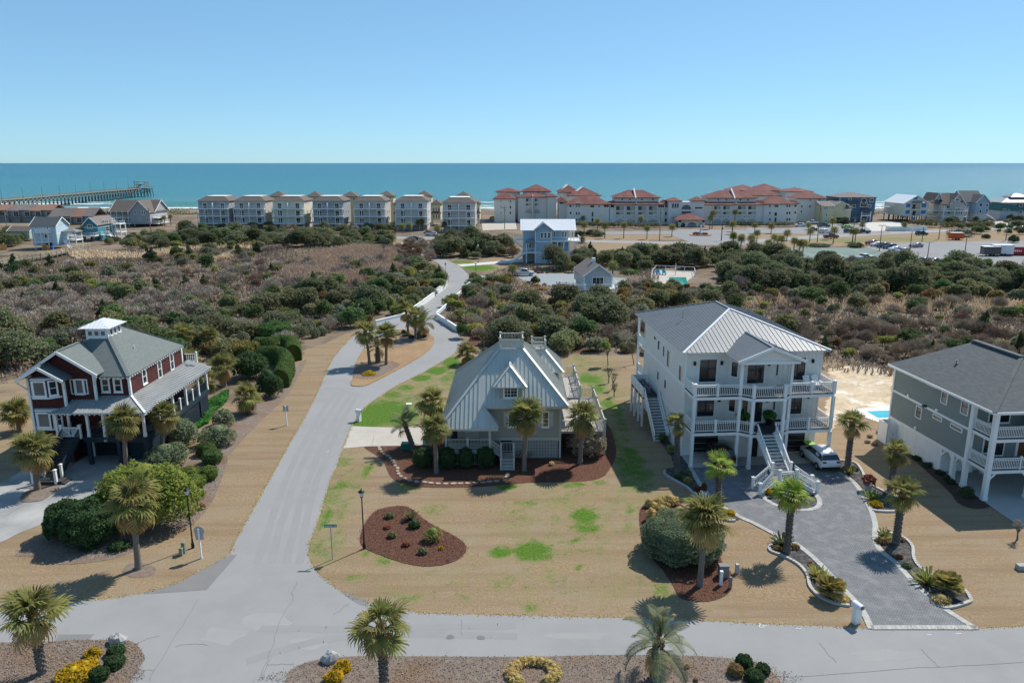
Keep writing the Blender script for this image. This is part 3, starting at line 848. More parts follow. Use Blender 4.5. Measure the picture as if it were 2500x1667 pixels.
def stairs(parent,p,q,w,n,tread,riser,side=None,sd=.05):
 """flight from the bottom point p to the top point q (mid-line), n steps"""
 p,q=V3(p),V3(q)
 d=V3((q.x-p.x,q.y-p.y,0));run=d.length/n;d.normalize()
 s=V3((d.y,-d.x,0))*w/2
 rise=(q.z-p.z)/n
 for i in range(n):
  c=p+d*run*i+V3((0,0,rise*(i+1)))
  b=MB().hexa([c-s-V3((0,0,.05)),c+s-V3((0,0,.05)),c+s+d*(run+.03)-V3((0,0,.05)),c-s+d*(run+.03)-V3((0,0,.05)),c-s,c+s,c+s+d*(run+.03),c-s+d*(run+.03)])
  t=b.build('step',tread,parent)
  r=MB().hexa([c-s+d*.03-V3((0,0,rise)),c+s+d*.03-V3((0,0,rise)),c+s+d*.05-V3((0,0,rise)),c-s+d*.05-V3((0,0,rise)),c-s+d*.03-V3((0,0,.05)),c+s+d*.03-V3((0,0,.05)),c+s+d*.05-V3((0,0,.05)),c-s+d*.05-V3((0,0,.05))])
  r.build('riser',riser,t)
 if side:
  for k in(-1,1):
   b=MB()
   a,e=p+s*k,q+s*k
   b.bar(a+V3((0,0,rise*.45)),e-V3((0,0,rise*.2)),sd,.3)
   b.build('stringer',side,parent)
def lattice(parent,wall,a0,a1,z0,z1,mt,sp=.14,w=.05,d=.03,name='lattice'):
 b=MB()
 for i in range(int((a1-a0)/sp)+1):
  a=a0+i*sp
  wall.quadbox(b,a,min(a+w,a1),z0,z1,.0,d)
 for j in range(int((z1-z0)/sp)+1):
  z=z0+j*sp
  wall.quadbox(b,a0,a1,z,min(z+w,z1),d*.4,d*.9)
 return b.build(name,mt,parent,kind='stuff')
# ================================================================ the white board-and-batten house (three storeys, standing-seam hip roof)
A=thing('beach_house','three-storey white beach house with grey standing-seam roof, double balconies and front stair','house',(15.47,63.13,0),rad(4.5))
WX,WY,EZ=12.45,14.2,9.75
C_,W_=M['cream'],M['white']
ftp=[(0,0),(3.9,0),(4.7,-.8),(7.75,-.8),(8.5,0),(WX,0),(WX,WY),(0,WY)]
MB().prism(ftp,0,EZ).build('wall',C_,A)
fr=Wall(A,(0,0,0),(1,0,0));lf=Wall(A,(0,WY,0),(0,-1,0));bay=Wall(A,(4.7,-.8,0),(1,0,0))
bl=Wall(A,(3.9,0,0),(.8,-.8,0));br=Wall(A,(7.75,-.8,0),(.75,.8,0))
hl=[]
for z0 in(3.75,7.0):
 for a0,a1 in((1.22,2.75),(9.55,10.95)):
  fr.window(a0,a1,z0+.0,z0+2.05,sash='black',nx=2,nz=1,tw=.1,sill=False,name='sliding_door');hl.append((a0,a1,z0-.5,z0+2.1))
 bl.window(.3,.85,z0+.55,z0+1.85,sash='black',nx=1,nz=1,tw=.09)
 br.window(.3,.85,z0+.55,z0+1.85,sash='black',nx=1,nz=1,tw=.09)
bay.window(.6,2.1,7.0,9.1,sash='black',nx=2,nz=1,tw=.1,sill=False,name='sliding_door')
bay.window(.35,.85,3.6,5.7,sash='black',nx=1,nz=1,tw=.06,sill=False,name='sidelight')
bay.window(1.25,2.2,3.4,5.7,sash='black',nx=2,nz=3,tw=.12,sill=False,name='front_door')
fr.garage(1.08,3.35,.06,2.28);fr.garage(9.6,11.55,.06,2.28);hl+=[(1.0,3.45,-1,2.5),(9.5,11.7,-1,2.5)]
bay.panel(1.3,2.1,.05,2.15,'black_door','entry_door',.03)
battens(A,fr,.1,3.8,.05,EZ,W_ if 0 else C_,holes=hl);battens(A,fr,8.6,WX-.1,.05,EZ,C_,holes=hl)
battens(A,bay,.1,2.95,6.6,EZ,C_,holes=[(.5,2.2,6.4,9.2)])
wl=[]
for a0,a1,z0,z1 in((WY-10.6,WY-9.9,8.45,8.75),(WY-9.1,WY-8.45,7.75,8.65),(WY-7.2,WY-6.7,7.55,8.55),(WY-5.7,WY-5.0,6.95,8.55),(WY-1.75,WY-1.05,6.75,8.1),(WY-8.8,WY-8.2,4.7,5.55),(WY-6.2,WY-5.6,4.6,5.45)):
 lf.window(a0,a1,z0,z1,sash='black',nx=1,nz=1,tw=.07,sill=False,glass='glass_pale');wl.append((a0,a1,z0,z1))
battens(A,lf,.1,WY-.1,.05,EZ,C_,holes=wl)
rt=Wall(A,(WX,0,0),(0,1,0));battens(A,rt,.1,WY-.1,.05,EZ,C_)
for z in(3.15,6.4):
 lf.panel(0,WY,z,z+.28,'white','band_board',.035);rt.panel(0,WY,z,z+.28,'white','band_board',.035)
for x,y in((0,0),(WX,0),(0,WY),(WX,WY)):
 MB().box(x-.06,x+.06,y-.06,y+.06,0,EZ).build('corner_board',W_,A)
fr.panel(0,3.9,.05,.3,'white','base_board',.03);fr.panel(8.5,WX,.05,.3,'white','base_board',.03)
dk=[(-.05,.02),(-.05,-2.8),(4.0,-2.8),(4.9,-3.55),(7.65,-3.55),(8.45,-2.75),(WX+.05,-2.7),(WX+.05,.02),(8.5,.02),(7.75,-.78),(4.7,-.78),(3.9,.02)]
front=[(0,-2.75),(4.0,-2.75),(4.9,-3.5),(7.65,-3.5),(8.45,-2.7),(WX,-2.65)]
for z in(3.25,6.5):
 MB().prism(dk,z-.32,z-.06).build('deck_fascia',W_,A)
 MB().prism([(x*.998+.01,y)for x,y in dk],z-.06,z).build('deck_floor',M['deck_dark'],A)
 up=z>5
 for i in range(5):
  a,b_=front[i],front[i+1]
  if i==2 and not up:
   railing(A,(*a,z),(5.35,-3.5,z),W_,band_=True);railing(A,(6.95,-3.5,z),(*b_,z),W_,band_=True)
  else:
   railing(A,(*a,z),(*b_,z),W_,band_=True)
 railing(A,(0,-2.75,z),(0,-.05,z),W_,band_=True);railing(A,(WX,-2.65,z),(WX,-.05,z),W_,band_=True)
 for x,y in((2.0,-2.75),(10.4,-2.68)):
  post(A,(x,y,z),1.05,W_,.2,name='railing_post')
for x,y in front:
 post(A,(x,y,0),3.0,W_,.26,cap=False,base=True)
 post(A,(x,y,3.25),3.0,W_,.24,cap=False)
 if x in(4.0,8.45):post(A,(x,y,6.5),3.25,W_,.24,cap=False)
 else:post(A,(x,y,6.5),1.1,W_,.24,name='railing_post')
RM=M['gray_metal_roof']
e0,e1,f0,f1,RZ,EE=-.5,WX+.5,-.55,17.4,12.25,9.8
q0,q1=(6.2,6.7,RZ),(6.2,10.6,RZ)
seam_roof(A,[(e0,f0,EE),(e1,f0,EE),q0],RM);seam_roof(A,[(e1,f0,EE),(e1,f1,EE),q1,q0],RM)
seam_roof(A,[(e1,f1,EE),(e0,f1,EE),q1],RM);seam_roof(A,[(e0,f1,EE),(e0,f0,EE),q0,q1],RM)
for a,b_ in(((e0,f0,EE),q0),((e1,f0,EE),q0),((e0,f1,EE),q1),((e1,f1,EE),q1),(q0,q1)):
 ridge_cap(A,a,b_,M['white_metal']if b_ is not q1 else RM)
MB().box(e0+.03,e1-.03,f0+.03,f1-.03,EE-.12,EE-.06).build('soffit',W_,A)
for x,y in((0,17),(6,17),(WX,17)):
 post(A,(x,y,0),9.7,W_,.22,cap=False)
for z in(3.25,6.5):
 MB().box(0,WX,WY,17.1,z-.3,z).build('rear_deck',W_,A);railing(A,(0,WY+.1,z),(0,17,z),W_,solid=True)
gxa,gxb,gy0,gz,pk=3.25,9.15,-3.75,9.72,10.95
xm=(gxa+gxb)/2
seam_roof(A,[(gxa,gy0,gz),(xm,gy0,pk),(xm,2.4,pk),(gxa,-.1,gz)],RM,u=(0,1,0));seam_roof(A,[(xm,gy0,pk),(gxb,gy0,gz),(gxb,-.1,gz),(xm,2.4,pk)],RM,u=(0,1,0))
ridge_cap(A,(xm,gy0,pk),(xm,2.3,pk),RM)
MB().slab([(gxa+.35,gy0+.25,gz-.05),(gxb-.35,gy0+.25,gz-.05),(xm,gy0+.25,pk-.12)],.2).build('gable_board',C_,A)
for a,b_ in(((gxa,gy0,gz-.02),(xm,gy0,pk-.06)),((gxb,gy0,gz-.02),(xm,gy0,pk-.06))):
 MB().bar(a,b_,.1,.24).build('barge_board',W_,A)
MB().bar((gxa+.4,gy0+.3,gz-.12),(gxb-.4,gy0+.3,gz-.12),.25,.26).build('porch_beam',W_,A)
MB().tube((2.2,8.6,11.0),(2.2,8.6,11.9),.05).build('vent_pipe',M['steel'],A)
stairs(A,(6.2,-7.0,.95),(6.15,-3.5,3.25),1.45,12,M['deck'],W_,W_,.12)
for x in(5.4,6.98):
 railing(A,(x+.02,-6.9,.95),(x,-3.6,3.25),W_,h=.95,sp=.2,band_=True,name='stair_railing');post(A,(x+.02,-7.0,.95),1.1,W_,.2,name='railing_post')
lan=[(5.3,-7.0),(7.1,-7.0),(7.3,-7.9),(6.9,-8.3),(5.5,-8.3),(5.1,-7.9)]
MB().prism(lan,.82,.95).build('landing',M['deck'],A)
for(a,b_)in(((5.2,-8.25),(6.2-1.0,-8.25)),):pass
lw=Wall(A,(5.0,-8.32,0),(1,0,0));lattice(A,lw,.35,2.1,.05,.8,W_,sp=.2,w=.07)
railing(A,(5.5,-8.3,.95),(6.9,-8.3,.95),W_,h=.85,band_=True)
for x,y in((5.5,-8.3),(6.9,-8.3)):post(A,(x,y,0),1.95,W_,.2,name='railing_post')
for sgn,bx in((-1,5.2),(1,7.2)):
 stairs(A,(bx+sgn*1.25,-8.0,0),(bx,-7.6,.95),1.15,5,M['deck'],W_,W_,.08)
 railing(A,(bx+sgn*1.35,-8.6,0),(bx+sgn*.3 if sgn<0 else 6.9,-8.3,.95),W_,h=.85,band_=True,name='stair_railing');post(A,(bx+sgn*1.4,-8.6,0),1.0,W_,.2,name='railing_post')
 railing(A,(bx+sgn*1.45,-7.4,0),(bx+sgn*.1,-7.05,.95),W_,h=.85,band_=True,name='stair_railing');post(A,(bx+sgn*1.5,-7.4,0),1.0,W_,.2,name='railing_post')
MB().box(-1.75,-.03,7.8,12.6,2.95,3.1).build('service_deck',M['deck_dark'],A)
railing(A,(-1.7,7.9,3.1),(-1.7,12.5,3.1),W_,solid=True);railing(A,(-1.7,12.5,3.1),(-.1,12.5,3.1),W_,solid=True)
for y in(7.9,9.4,11.0,12.5):post(A,(-1.68,y,0),4.1,W_,.18,cap=False)
for y in(7.9,9.4,11.0):
 MB().bar((-1.68,y,.3),(-1.68,y+1.5,2.8),.05,.12).build('cross_brace',W_,A);MB().bar((-1.66,y+1.5,.3),(-1.66,y,2.8),.05,.12).build('cross_brace',W_,A)
stairs(A,(-.85,3.6,0),(-.85,7.8,3.1),1.3,15,M['deck'],W_,W_,.08)
for x in(-1.55,-.15):railing(A,(x,3.6,0),(x,7.8,3.1),W_,h=.95,sp=.3,solid=True,name='stair_railing')
for y in(9.2,10.4,11.5):
 t=MB().lathe([(.32,0),(.34,.05),(.34,.7),(.3,.74)],(-.85,y,3.1),14).build('air_conditioner',M['util_gray'],A)
 MB().lathe([(.24,0),(.22,.02)],(-.85,y,3.845),10).build('fan_grille',M['black'],t)
for w_,a,z in((fr,.75,8.55),(fr,3.2,8.55),(fr,11.6,8.55),(fr,3.2,5.1),(fr,11.5,5.2),(bay,.2,8.6),(bay,2.5,8.6),(bay,2.6,5.2),(bay,.12,5.2)):
 b=MB();w_.quadbox(b,a-.09,a+.09,z,z+.34,.0,.18);b.build('wall_lantern',M['black'],A)
# ================================================================ the beige house with the steep pale metal roof
B=thing('beach_house','beige lap-sided house with steep pale metal roof, dormer and rooftop lookout','house',(4.4,62.53,0),0)
BM,BT,BR=M['beige'],M['beige_trim'],M['greige_roof']
ex,ey,ez,lx,by=.58,-.6,5.15,-10.6,15.3
tp=9.4
fA,fB=(-5.55,3.2,tp),(-3.36,3.2,tp)
bA,bB=(-5.55,5.8,tp),(-3.36,5.8,tp)
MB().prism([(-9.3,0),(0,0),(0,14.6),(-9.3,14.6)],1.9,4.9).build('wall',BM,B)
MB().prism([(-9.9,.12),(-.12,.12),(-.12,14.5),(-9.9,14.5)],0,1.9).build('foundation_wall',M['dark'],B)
f=Wall(B,(-10,0,0),(1,0,0))
f.panel(2.7,10.0,1.72,1.98,BT,'band_board',.05)
lattice(B,Wall(B,(-10,.06,0),(1,0,0)),5.6,9.75,.02,1.72,M['beige_trim'])
MB().box(-.16,.02,-.02,.12,0,4.95).build('corner_board',BT,B)
for a0,a1 in((8.35,8.85),(5.3,6.1)):
 w_=f.window(a0,a1,3.05,4.4,nx=1,nz=2,tw=.1)
f.panel(8.98,9.3,3.0,4.45,BT,'shutter',.05);f.panel(4.85,5.15,3.0,4.45,BT,'shutter',.05);f.panel(6.25,6.55,3.0,4.45,BT,'shutter',.05);f.panel(7.9,8.2,3.0,4.45,BT,'shutter',.05)
rB=Wall(B,(0,0,0),(0,1,0))
for a in(2.2,4.6,7.2):rB.window(a,a+1.1,2.5,4.4,nx=2,nz=1,tw=.1)
s_=(tp-ez)/(3.2-ey)
pz=lambda y:ez+(y-ey)*s_
py_=-2.02
hipx=lambda z:-5.55-(tp-z)*(lx+5.55)/(3.75-tp)*-1 if 0 else-5.55+(lx+5.55)*(tp-z)/(tp-3.75)
lowL=(hipx(pz(py_)),py_,pz(py_))
def strips(pts):seam_roof(B,pts,BR,sp=.37,rib=.045,ribw=.03,u=(1,0,0))
strips([lowL,(-7.0,py_,pz(py_)),(-7.0,ey,ez),(-7.0,3.2-(tp-pz(3.2))*0,tp)if 0 else(-7.0,ey+(hipx(0)*0),ez)][:3]+[(-7.0,ey+1e-3,ez)]+[(-7.0,(lambda zz:ey+(zz-ez)/s_)(tp-(tp-3.75)*(-5.55+7.0)/(-5.55-lx)),tp-(tp-3.75)*(-5.55+7.0)/(-5.55-lx))])
yH=lambda z:ey+(z-ez)/s_
zl=tp-(tp-3.75)*(7.0-5.55)/(-5.55-lx)
strips([(-7.0,ey,ez),(ex,ey,ez),fB,fA,(-7.0,yH(zl),zl)])
strips([(-7.0,py_,pz(py_)),(-5.6,py_,pz(py_)),(-7.0,ey,ez)])
seam_roof(B,[(-5.6,py_,pz(py_)),(-5.6,0,pz(py_)+.02),(-7.0,0,ez),(-7.0,ey,ez)],BR,sp=.37,u=(0,1,0))
hx=hipx(pz(py_))
seam_roof(B,[(lx,by,3.75),lowL,fA,bA],BR,sp=.37,rib=.045,u=(0,1,0))
zr=lambda x:tp-(tp-ez)*(x+3.36)/(ex+3.36)
seam_roof(B,[(ex,ey,ez),(ex,by,ez),bB,fB],BR,sp=.37,rib=.045,u=(0,1,0))
seam_roof(B,[(ex,by,ez),(lx,by,3.75),bA,bB],BR,sp=.5,u=(1,0,0))
for a,b_ in((lowL,fA),((ex,ey,ez),fB),((lx,by,3.75),bA),((ex,by,ez),bB),((-5.6,py_,pz(py_)),(-7.0,ey,ez))):ridge_cap(B,a,b_,BR,.26,.09,'hip_cap')
MB().box(-9.2,ex-.05,ey+.05,by-.4,4.86,4.98).build('soffit',BT,B)
MB().bar((-7.0,ey,ez-.1),(ex,ey,ez-.1),.05,.18).build('fascia',BT,B);MB().bar((lowL[0],py_,lowL[2]-.1),(-5.6,py_,lowL[2]-.1),.05,.2).build('fascia',BT,B)
MB().box(-5.55,-3.36,3.2,5.8,tp-.2,tp+.02).build('lookout_floor',M['deck_wood'],B)
for x,y in((-5.5,3.25),(-3.41,3.25),(-5.5,5.5),(-3.41,5.5)):post(B,(x,y,tp),1.0,BT,.17,name='railing_post')
railing(B,(-5.4,3.25,tp),(-3.5,3.25,tp),BT,h=.85,solid=True);railing(B,(-5.4,5.5,tp),(-3.5,5.5,tp),BT,h=.95,sp=.13)
railing(B,(-5.5,3.3,tp),(-5.5,5.4,tp),BT,h=.85,sp=.13,solid=True);railing(B,(-3.41,3.3,tp),(-3.41,5.4,tp),BT,h=.85,sp=.13,solid=True)
dx0,dx1,dy,dz=-5.5,-3.46,-.12,6.9
MB().prism([(dx0,dy),(dx1,dy),(dx1,2.6),(dx0,2.6)],5.45,dz).build('dormer_wall',BM,B)
dw=Wall(B,(dx0,dy,0),(1,0,0));dw.window(.42,1.55,5.82,6.75,nx=2,nz=1,tw=.09)
b=MB()
for i in(1,2):
 for q in((.42,.985),(.985,1.55)):
  dw.quadbox(b,q[0]+.02,q[1]-.02,5.82+.93*i/3-.012,5.82+.93*i/3+.012,.02,.045)
for x in(.70,1.27):dw.quadbox(b,x-.012,x+.012,5.82,6.75,.02,.045)
b.build('muntins',W_,B)
f.panel(0,0,0,0,BT,'x')if 0 else None
pkx,pkz,de=-4.56,8.45,-.75
seam_roof(B,[(-6.02,de,dz),(-3.1,de,dz),(pkx,.75,pkz)],BR,sp=.37,u=(1,0,0))
seam_roof(B,[(-6.02,de,dz),(pkx,.75,pkz),(pkx,2.35,pkz),(-6.02,1.0,dz)],BR,sp=.37,u=(0,1,0));seam_roof(B,[(-3.1,de,dz),(-3.1,1.0,dz),(pkx,2.35,pkz),(pkx,.75,pkz)],BR,sp=.37,u=(0,1,0))
for a,b_ in(((-6.02,de,dz),(pkx,.75,pkz)),((-3.1,de,dz),(pkx,.75,pkz)),((pkx,.75,pkz),(pkx,2.3,pkz))):ridge_cap(B,a,b_,BR,.2,.08,'hip_cap')
MB().box(-5.95,-3.17,de+.05,1.0,dz-.1,dz-.04).build('dormer_soffit',BT,B)
MB().prism([(-2.6,6.6),(.05,6.6),(.05,11.4),(-2.6,11.4)],4.9,6.25).build('dormer_wall',BM,B)
sz=6.25;T0,T1=(-2.3,8.1,8.1),(-1.15,8.1,8.1);T2,T3=(-1.15,9.9,8.1),(-2.3,9.9,8.1)
seam_roof(B,[(-1.9,6.25,sz),(.62,6.25,sz),T1,T0],BR,sp=.37,u=(1,0,0));seam_roof(B,[(.62,6.25,sz),(.62,11.7,sz),T2,T1],BR,sp=.37,u=(0,1,0));seam_roof(B,[(.62,11.7,sz),(-1.9,11.7,sz),T3,T2],BR,sp=.37,u=(1,0,0))
ridge_cap(B,(.62,6.25,sz),T1,BR,.2,.08,'hip_cap');ridge_cap(B,(.62,11.7,sz),T2,BR,.2,.08,'hip_cap')
MB().box(-2.5,-1.05,8.0,10.0,7.9,8.08).build('lookout_floor',M['deck_wood'],B)
for x,y in((-2.4,8.1),(-1.1,8.1),(-2.4,9.8),(-1.1,9.8)):post(B,(x,y,8.05),.95,BT,.16,name='railing_post')
railing(B,(-2.3,8.1,8.05),(-1.2,8.1,8.05),BT,h=.8,sp=.13);railing(B,(-2.3,9.8,8.05),(-1.2,9.8,8.05),BT,h=.85,sp=.13);railing(B,(-1.1,8.2,8.05),(-1.1,9.7,8.05),BT,h=.8,sp=.13)
MB().box(-10.1,-6.25,-1.6,0,1.3,1.45).build('porch_floor',M['deck_wood'],B);MB().box(-10.1,-6.25,-1.62,-1.5,1.1,1.45).build('porch_beam',BT,B)
for x in(-10.2,-6.35):post(B,(x,-1.53,0),3.5,BT,.2,cap=False)
post(B,(-8.3,-1.53,1.3),1.15,BT,.2,name='railing_post')
railing(B,(-10.1,-1.53,1.45),(-8.4,-1.53,1.45),BT,h=.95,sp=.12);railing(B,(-8.2,-1.53,1.45),(-6.45,-1.53,1.45),BT,h=.95,sp=.12)
lattice(B,Wall(B,(-10.2,-1.5,0),(1,0,0)),.1,3.8,.02,1.1,BT)
stairs(B,(-5.35,-.95,.72),(-6.3,-.95,1.45),1.0,4,M['deck_wood'],BT,BT);MB().box(-5.4,-4.22,-1.6,-.4,.62,.72).build('landing',M['deck_wood'],B)
stairs(B,(-4.8,-2.75,0),(-4.8,-1.6,.72),1.05,4,M['deck_wood'],BT,BT)
railing(B,(-5.36,-1.55,.72),(-6.3,-1.55,1.45),BT,h=.95,sp=.12,name='stair_railing');railing(B,(-5.36,-.35,.72),(-6.3,-.35,1.45),BT,h=.95,sp=.12,name='stair_railing');railing(B,(-5.3,-.45,.72),(-4.25,-.45,.72),BT,h=.95,sp=.12)
for x in(-5.36,-4.24):
 post(B,(x,-1.55,0),1.95,BT,.16,name='railing_post');post(B,(x,-2.7,0),1.05,BT,.15,name='railing_post');railing(B,(x,-2.7,0),(x,-1.6,.72),BT,h=.95,sp=.3,name='stair_railing')
st=Wall(B,(-10,-.02,0),(1,0,0))
for i in range(4):
 MB().box(-8.6,-7.35,-.06-i*.0,-.02,1.75+i*.24,1.9+i*.24).build('porch_stair_tread',BT,B)
for x0,x1,y0,y1,z in((.05,4.05,.8,10.8,2.3),(.72,1.95,3.0,10.3,4.8)):
 MB().box(x0,x1,y0,y1,z-.22,z).build('side_deck',M['deck_wood'],B)
 railing(B,(x1,y0,z),(x1,y1,z),BT,h=.98,sp=.13);railing(B,(x0+.3,y1,z),(x1,y1,z),BT,h=.98,sp=.13);railing(B,(x0+.1,y0,z),(x1,y0,z),BT,h=.98,sp=.13)
 for i in range(4):
  y=y0+(y1-y0)*i/3
  post(B,(x1,y,0 if z<3 else z),z+1.1 if z<3 else 1.1,BT,.17,name='railing_post')
for y in(3.1,10.2):
 post(B,(1.85,y,2.3),2.4,BT,.17,cap=False)
# ================================================================ the red shingled house with cupola and wrap-around porch
R_=thing('beach_house','dark red shingled house with grey hip roof, white cupola and wrap-around porch','house',(-37.27,61.04,0),rad(.5))
RS,SL,TD=M['shake'],M['slate'],M['teal_dark']
MB().prism([(-4.4,2.1),(3.1,2.1),(3.1,12.9),(-4.4,12.9)],2.6,7.6).build('wall',RS,R_)
MB().prism([(-4.9,.6),(-1.85,.6),(-1.85,4.0),(-4.9,4.0)],0,7.85).build('wall',RS,R_)
MB().prism([(-4.9,1.5),(.35,1.5),(.35,4.0),(-4.9,4.0)],2.6,7.9).build('wall',RS,R_)
MB().prism([(-4.3,2.1),(3.0,2.1),(3.0,12.8),(-4.3,12.8)],0,2.6).build('foundation_wall',TD,R_)
zf=lambda x:8.92-abs(x+3.38)*.6
zm=lambda x:10.05-abs(x+2.25)*.66
MB().slab([(-4.9,.6,7.8),(-1.85,.6,7.8),(-3.38,.6,8.7)],.15).build('gable_wall',RS,R_)
MB().slab([(-5.4,1.5,7.8),(.35,1.5,7.85),(.4,1.5,8.1),(-2.25,1.5,9.85),(-4.9,1.5,8.1)],.15).build('gable_wall',RS,R_)
def gable(xc,hw,zt,sl,y0,y1,ytop=None):
 zb=zt-hw*sl
 roof_slab(R_,[(xc-hw,y0,zb),(xc,y0,zt),(xc,ytop or y1,zt),(xc-hw,y1,zb)],SL,.12);roof_slab(R_,[(xc,y0,zt),(xc+hw,y0,zb),(xc+hw,y1,zb),(xc,ytop or y1,zt)],SL,.12)
 for sg in(-1,1):MB().bar((xc+sg*hw,y0-.04,zb-.06),(xc,y0-.04,zt-.06),.08,.24).build('barge_board',W_,R_)
 ridge_cap(R_,(xc,y0,zt),(xc,ytop or y1,zt),SL,.3,.06)
 MB().bar((xc,y0+.02,zt-.2),(xc,y0+.55,zt-.55),.1,.12).build('gable_bracket',W_,R_)
gable(-3.5,2.05,8.95,.6,-.1,2.6)
gable(-2.25,3.25,10.1,.655,.85,2.3,5.0)
me0,me1,mf0,mf1,mz,mt_=-5.2,3.35,1.62,13.4,7.62,10.9
cx=-.95
roof_slab(R_,[(me0,mf0,mz),(me1,mf0,mz),(cx,6.6,mt_)],SL,.1);roof_slab(R_,[(me1,mf0,mz),(me1,mf1,mz),(cx,8.6,mt_),(cx,6.6,mt_)],SL,.1)
roof_slab(R_,[(me1,mf1,mz),(me0,mf1,mz),(cx,8.6,mt_)],SL,.1);roof_slab(R_,[(me0,mf1,mz),(me0,mf0,mz),(cx,6.6,mt_),(cx,8.6,mt_)],SL,.1)
ridge_cap(R_,(me1,mf0,mz),(cx,6.6,mt_),SL,.34,.08,'hip_cap');ridge_cap(R_,(me1,mf1,mz),(cx,8.6,mt_),SL,.3,.08,'hip_cap')
MB().tube((1.6,6.6,8.6),(1.6,6.6,9.25),.06).build('vent_pipe',W_,R_)
for i in range(26):
 y=mf0+.2+i*.44
 MB().box(me1-.35,me1+.04,y,y+.09,mz-.2,mz-.08).build('rafter_tail',W_,R_)
for i in range(7):
 x=.75+i*.4
 MB().box(x,x+.09,mf0-.04,mf0+.35,mz-.2,mz-.08).build('rafter_tail',W_,R_)
c0,c1,d0,d1,cz,ct=-2.15,-.1,5.5,7.9,10.1,11.2
MB().box(c0,c1,d0,d1,9.2,ct).build('cupola',W_,R_)
cf=Wall(R_,(c0,d0,0),(1,0,0));cr=Wall(R_,(c1,d0,0),(0,1,0))
for i in range(3):
 cf.window(.2+i*.6,.62+i*.6,10.45,10.9,tw=.05,nx=1,nz=1,sill=False,glass='glass_pale');cr.window(.3+i*.7,.72+i*.7,10.4,10.95,tw=.05,nx=1,nz=1,sill=False)
o0,o1,p0,p1=c0-.45,c1+.4,d0-.45,d1+.45
xm=(c0+c1)/2
for pts in([(o0,p0,ct),(o1,p0,ct),(xm,6.4,11.85)],[(o1,p0,ct),(o1,p1,ct),(xm,7.0,11.85),(xm,6.4,11.85)],[(o1,p1,ct),(o0,p1,ct),(xm,7.0,11.85)],[(o0,p1,ct),(o0,p0,ct),(xm,6.4,11.85),(xm,7.0,11.85)]):
 seam_roof(R_,pts,M['white_metal'],sp=.36)
for x,y,z0,z1 in((3.1,2.1,5.6,7.6),(-4.9,.6,0,7.85),(-1.85,.6,3,7.85),(.35,1.5,5.3,7.9),(3.1,12.9,5,7.6)):
 MB().box(x-.1,x+.1,y-.1,y+.1,z0,z1).build('corner_board',W_,R_)
for a,b_ in(((-4.9,.55,6.7),(-5.4,-.05,7.55)),((-1.85,.55,6.8),(-1.5,-.05,7.75)),((.35,1.4,7.0),(.9,.9,7.85))):
 MB().bar(a,b_,.1,.14).build('knee_brace',W_,R_)
rf=Wall(R_,(0,2.1,0),(1,0,0));rm=Wall(R_,(0,1.5,0),(1,0,0));rs=Wall(R_,(3.1,0,0),(0,1,0))
for a in(.68,1.78):rf.window(a,a+.55,6.15,7.25,nx=1,nz=2,tw=.12)
rm.window(-1.72,-1.5,6.15,7.38,nx=1,nz=1,tw=.08,sill=False);rm.window(-1.32,-.72,6.15,7.38,nx=1,nz=1,tw=.1,glass='glass_pale');rm.window(-.55,-.35,6.15,7.38,nx=1,nz=1,tw=.08,sill=False)
for a,z0,z1 in((4.48,6.1,7.35),(7.55,5.75,7.4),(10.25,5.8,7.42)):rs.window(a,a+.62,z0,z1,nx=1,nz=2,tw=.11)
for zb in(3.55,6.4):
 pts=[(-4.62,.6),(-4.28,.05),(-3.0,.05),(-2.2,.6)]
 MB().prism(pts,zb-.25,zb+1.4).build('bay_window',RS,R_)
 MB().prism([(-4.7,.6),(-4.33,-.02),(-2.95,-.02),(-2.1,.6)],zb+1.4,zb+1.5).build('bay_head',W_,R_);MB().prism([(-4.7,.6),(-4.33,-.02),(-2.95,-.02),(-2.1,.6)],zb-.32,zb-.2).build('bay_sill',W_,R_)
 Wall(R_,(-4.28,.05,0),(1,0,0)).window(.16,1.1,zb,zb+1.2,nx=1,nz=1,tw=.13,glass='glass_pale');Wall(R_,(-3.0,.05,0),(.8,.55,0)).window(.2,.72,zb,zb+1.2,nx=1,nz=2,tw=.11);Wall(R_,(-4.62,.6,0),(.34,-.55,0)).window(.12,.5,zb,zb+1.2,nx=1,nz=2,tw=.09)
MB().prism([(-2.7,-.05),(5.1,-.05),(5.1,14.0),(3.1,14.0),(3.1,2.1),(-1.85,2.1),(-1.85,.6),(-2.7,.6)],2.4,2.62).build('porch_floor',TD,R_)
PM=mat('weathered_metal_porch_roof',(.34,.345,.335),.4,(.25,.255,.25),.7,spec=.45,stretch=(2,.4,1))
PE,PW=4.97,5.75
seam_roof(R_,[(-3.0,-.5,PE),(5.5,-.5,PE),(3.1,2.1,PW),(-1.85,2.1,PW),(-1.85,.62,5.28)],PM,sp=.4,u=(1,0,0));seam_roof(R_,[(5.5,-.5,PE),(5.5,14.4,PE),(3.1,14.4,PW),(3.1,2.1,PW)],PM,sp=.4,u=(0,1,0))
ridge_cap(R_,(5.5,-.5,PE),(3.1,2.1,PW),M['white_metal'],.2,.08,'hip_cap')
MB().prism([(-2.9,-.4),(5.4,-.4),(5.4,14.3),(3.1,14.3),(3.1,2.1),(-1.85,2.1),(-1.85,.55),(-2.9,.55)],4.82,4.9).build('porch_ceiling',W_,R_)
for i in range(20):MB().box(-2.8+i*.43,-2.72+i*.43,-.52,-.1,4.76,4.88).build('rafter_tail',W_,R_)
for i in range(32):MB().box(5.1,5.52,-.3+i*.46,-.22+i*.46,4.76,4.88).build('rafter_tail',W_,R_)
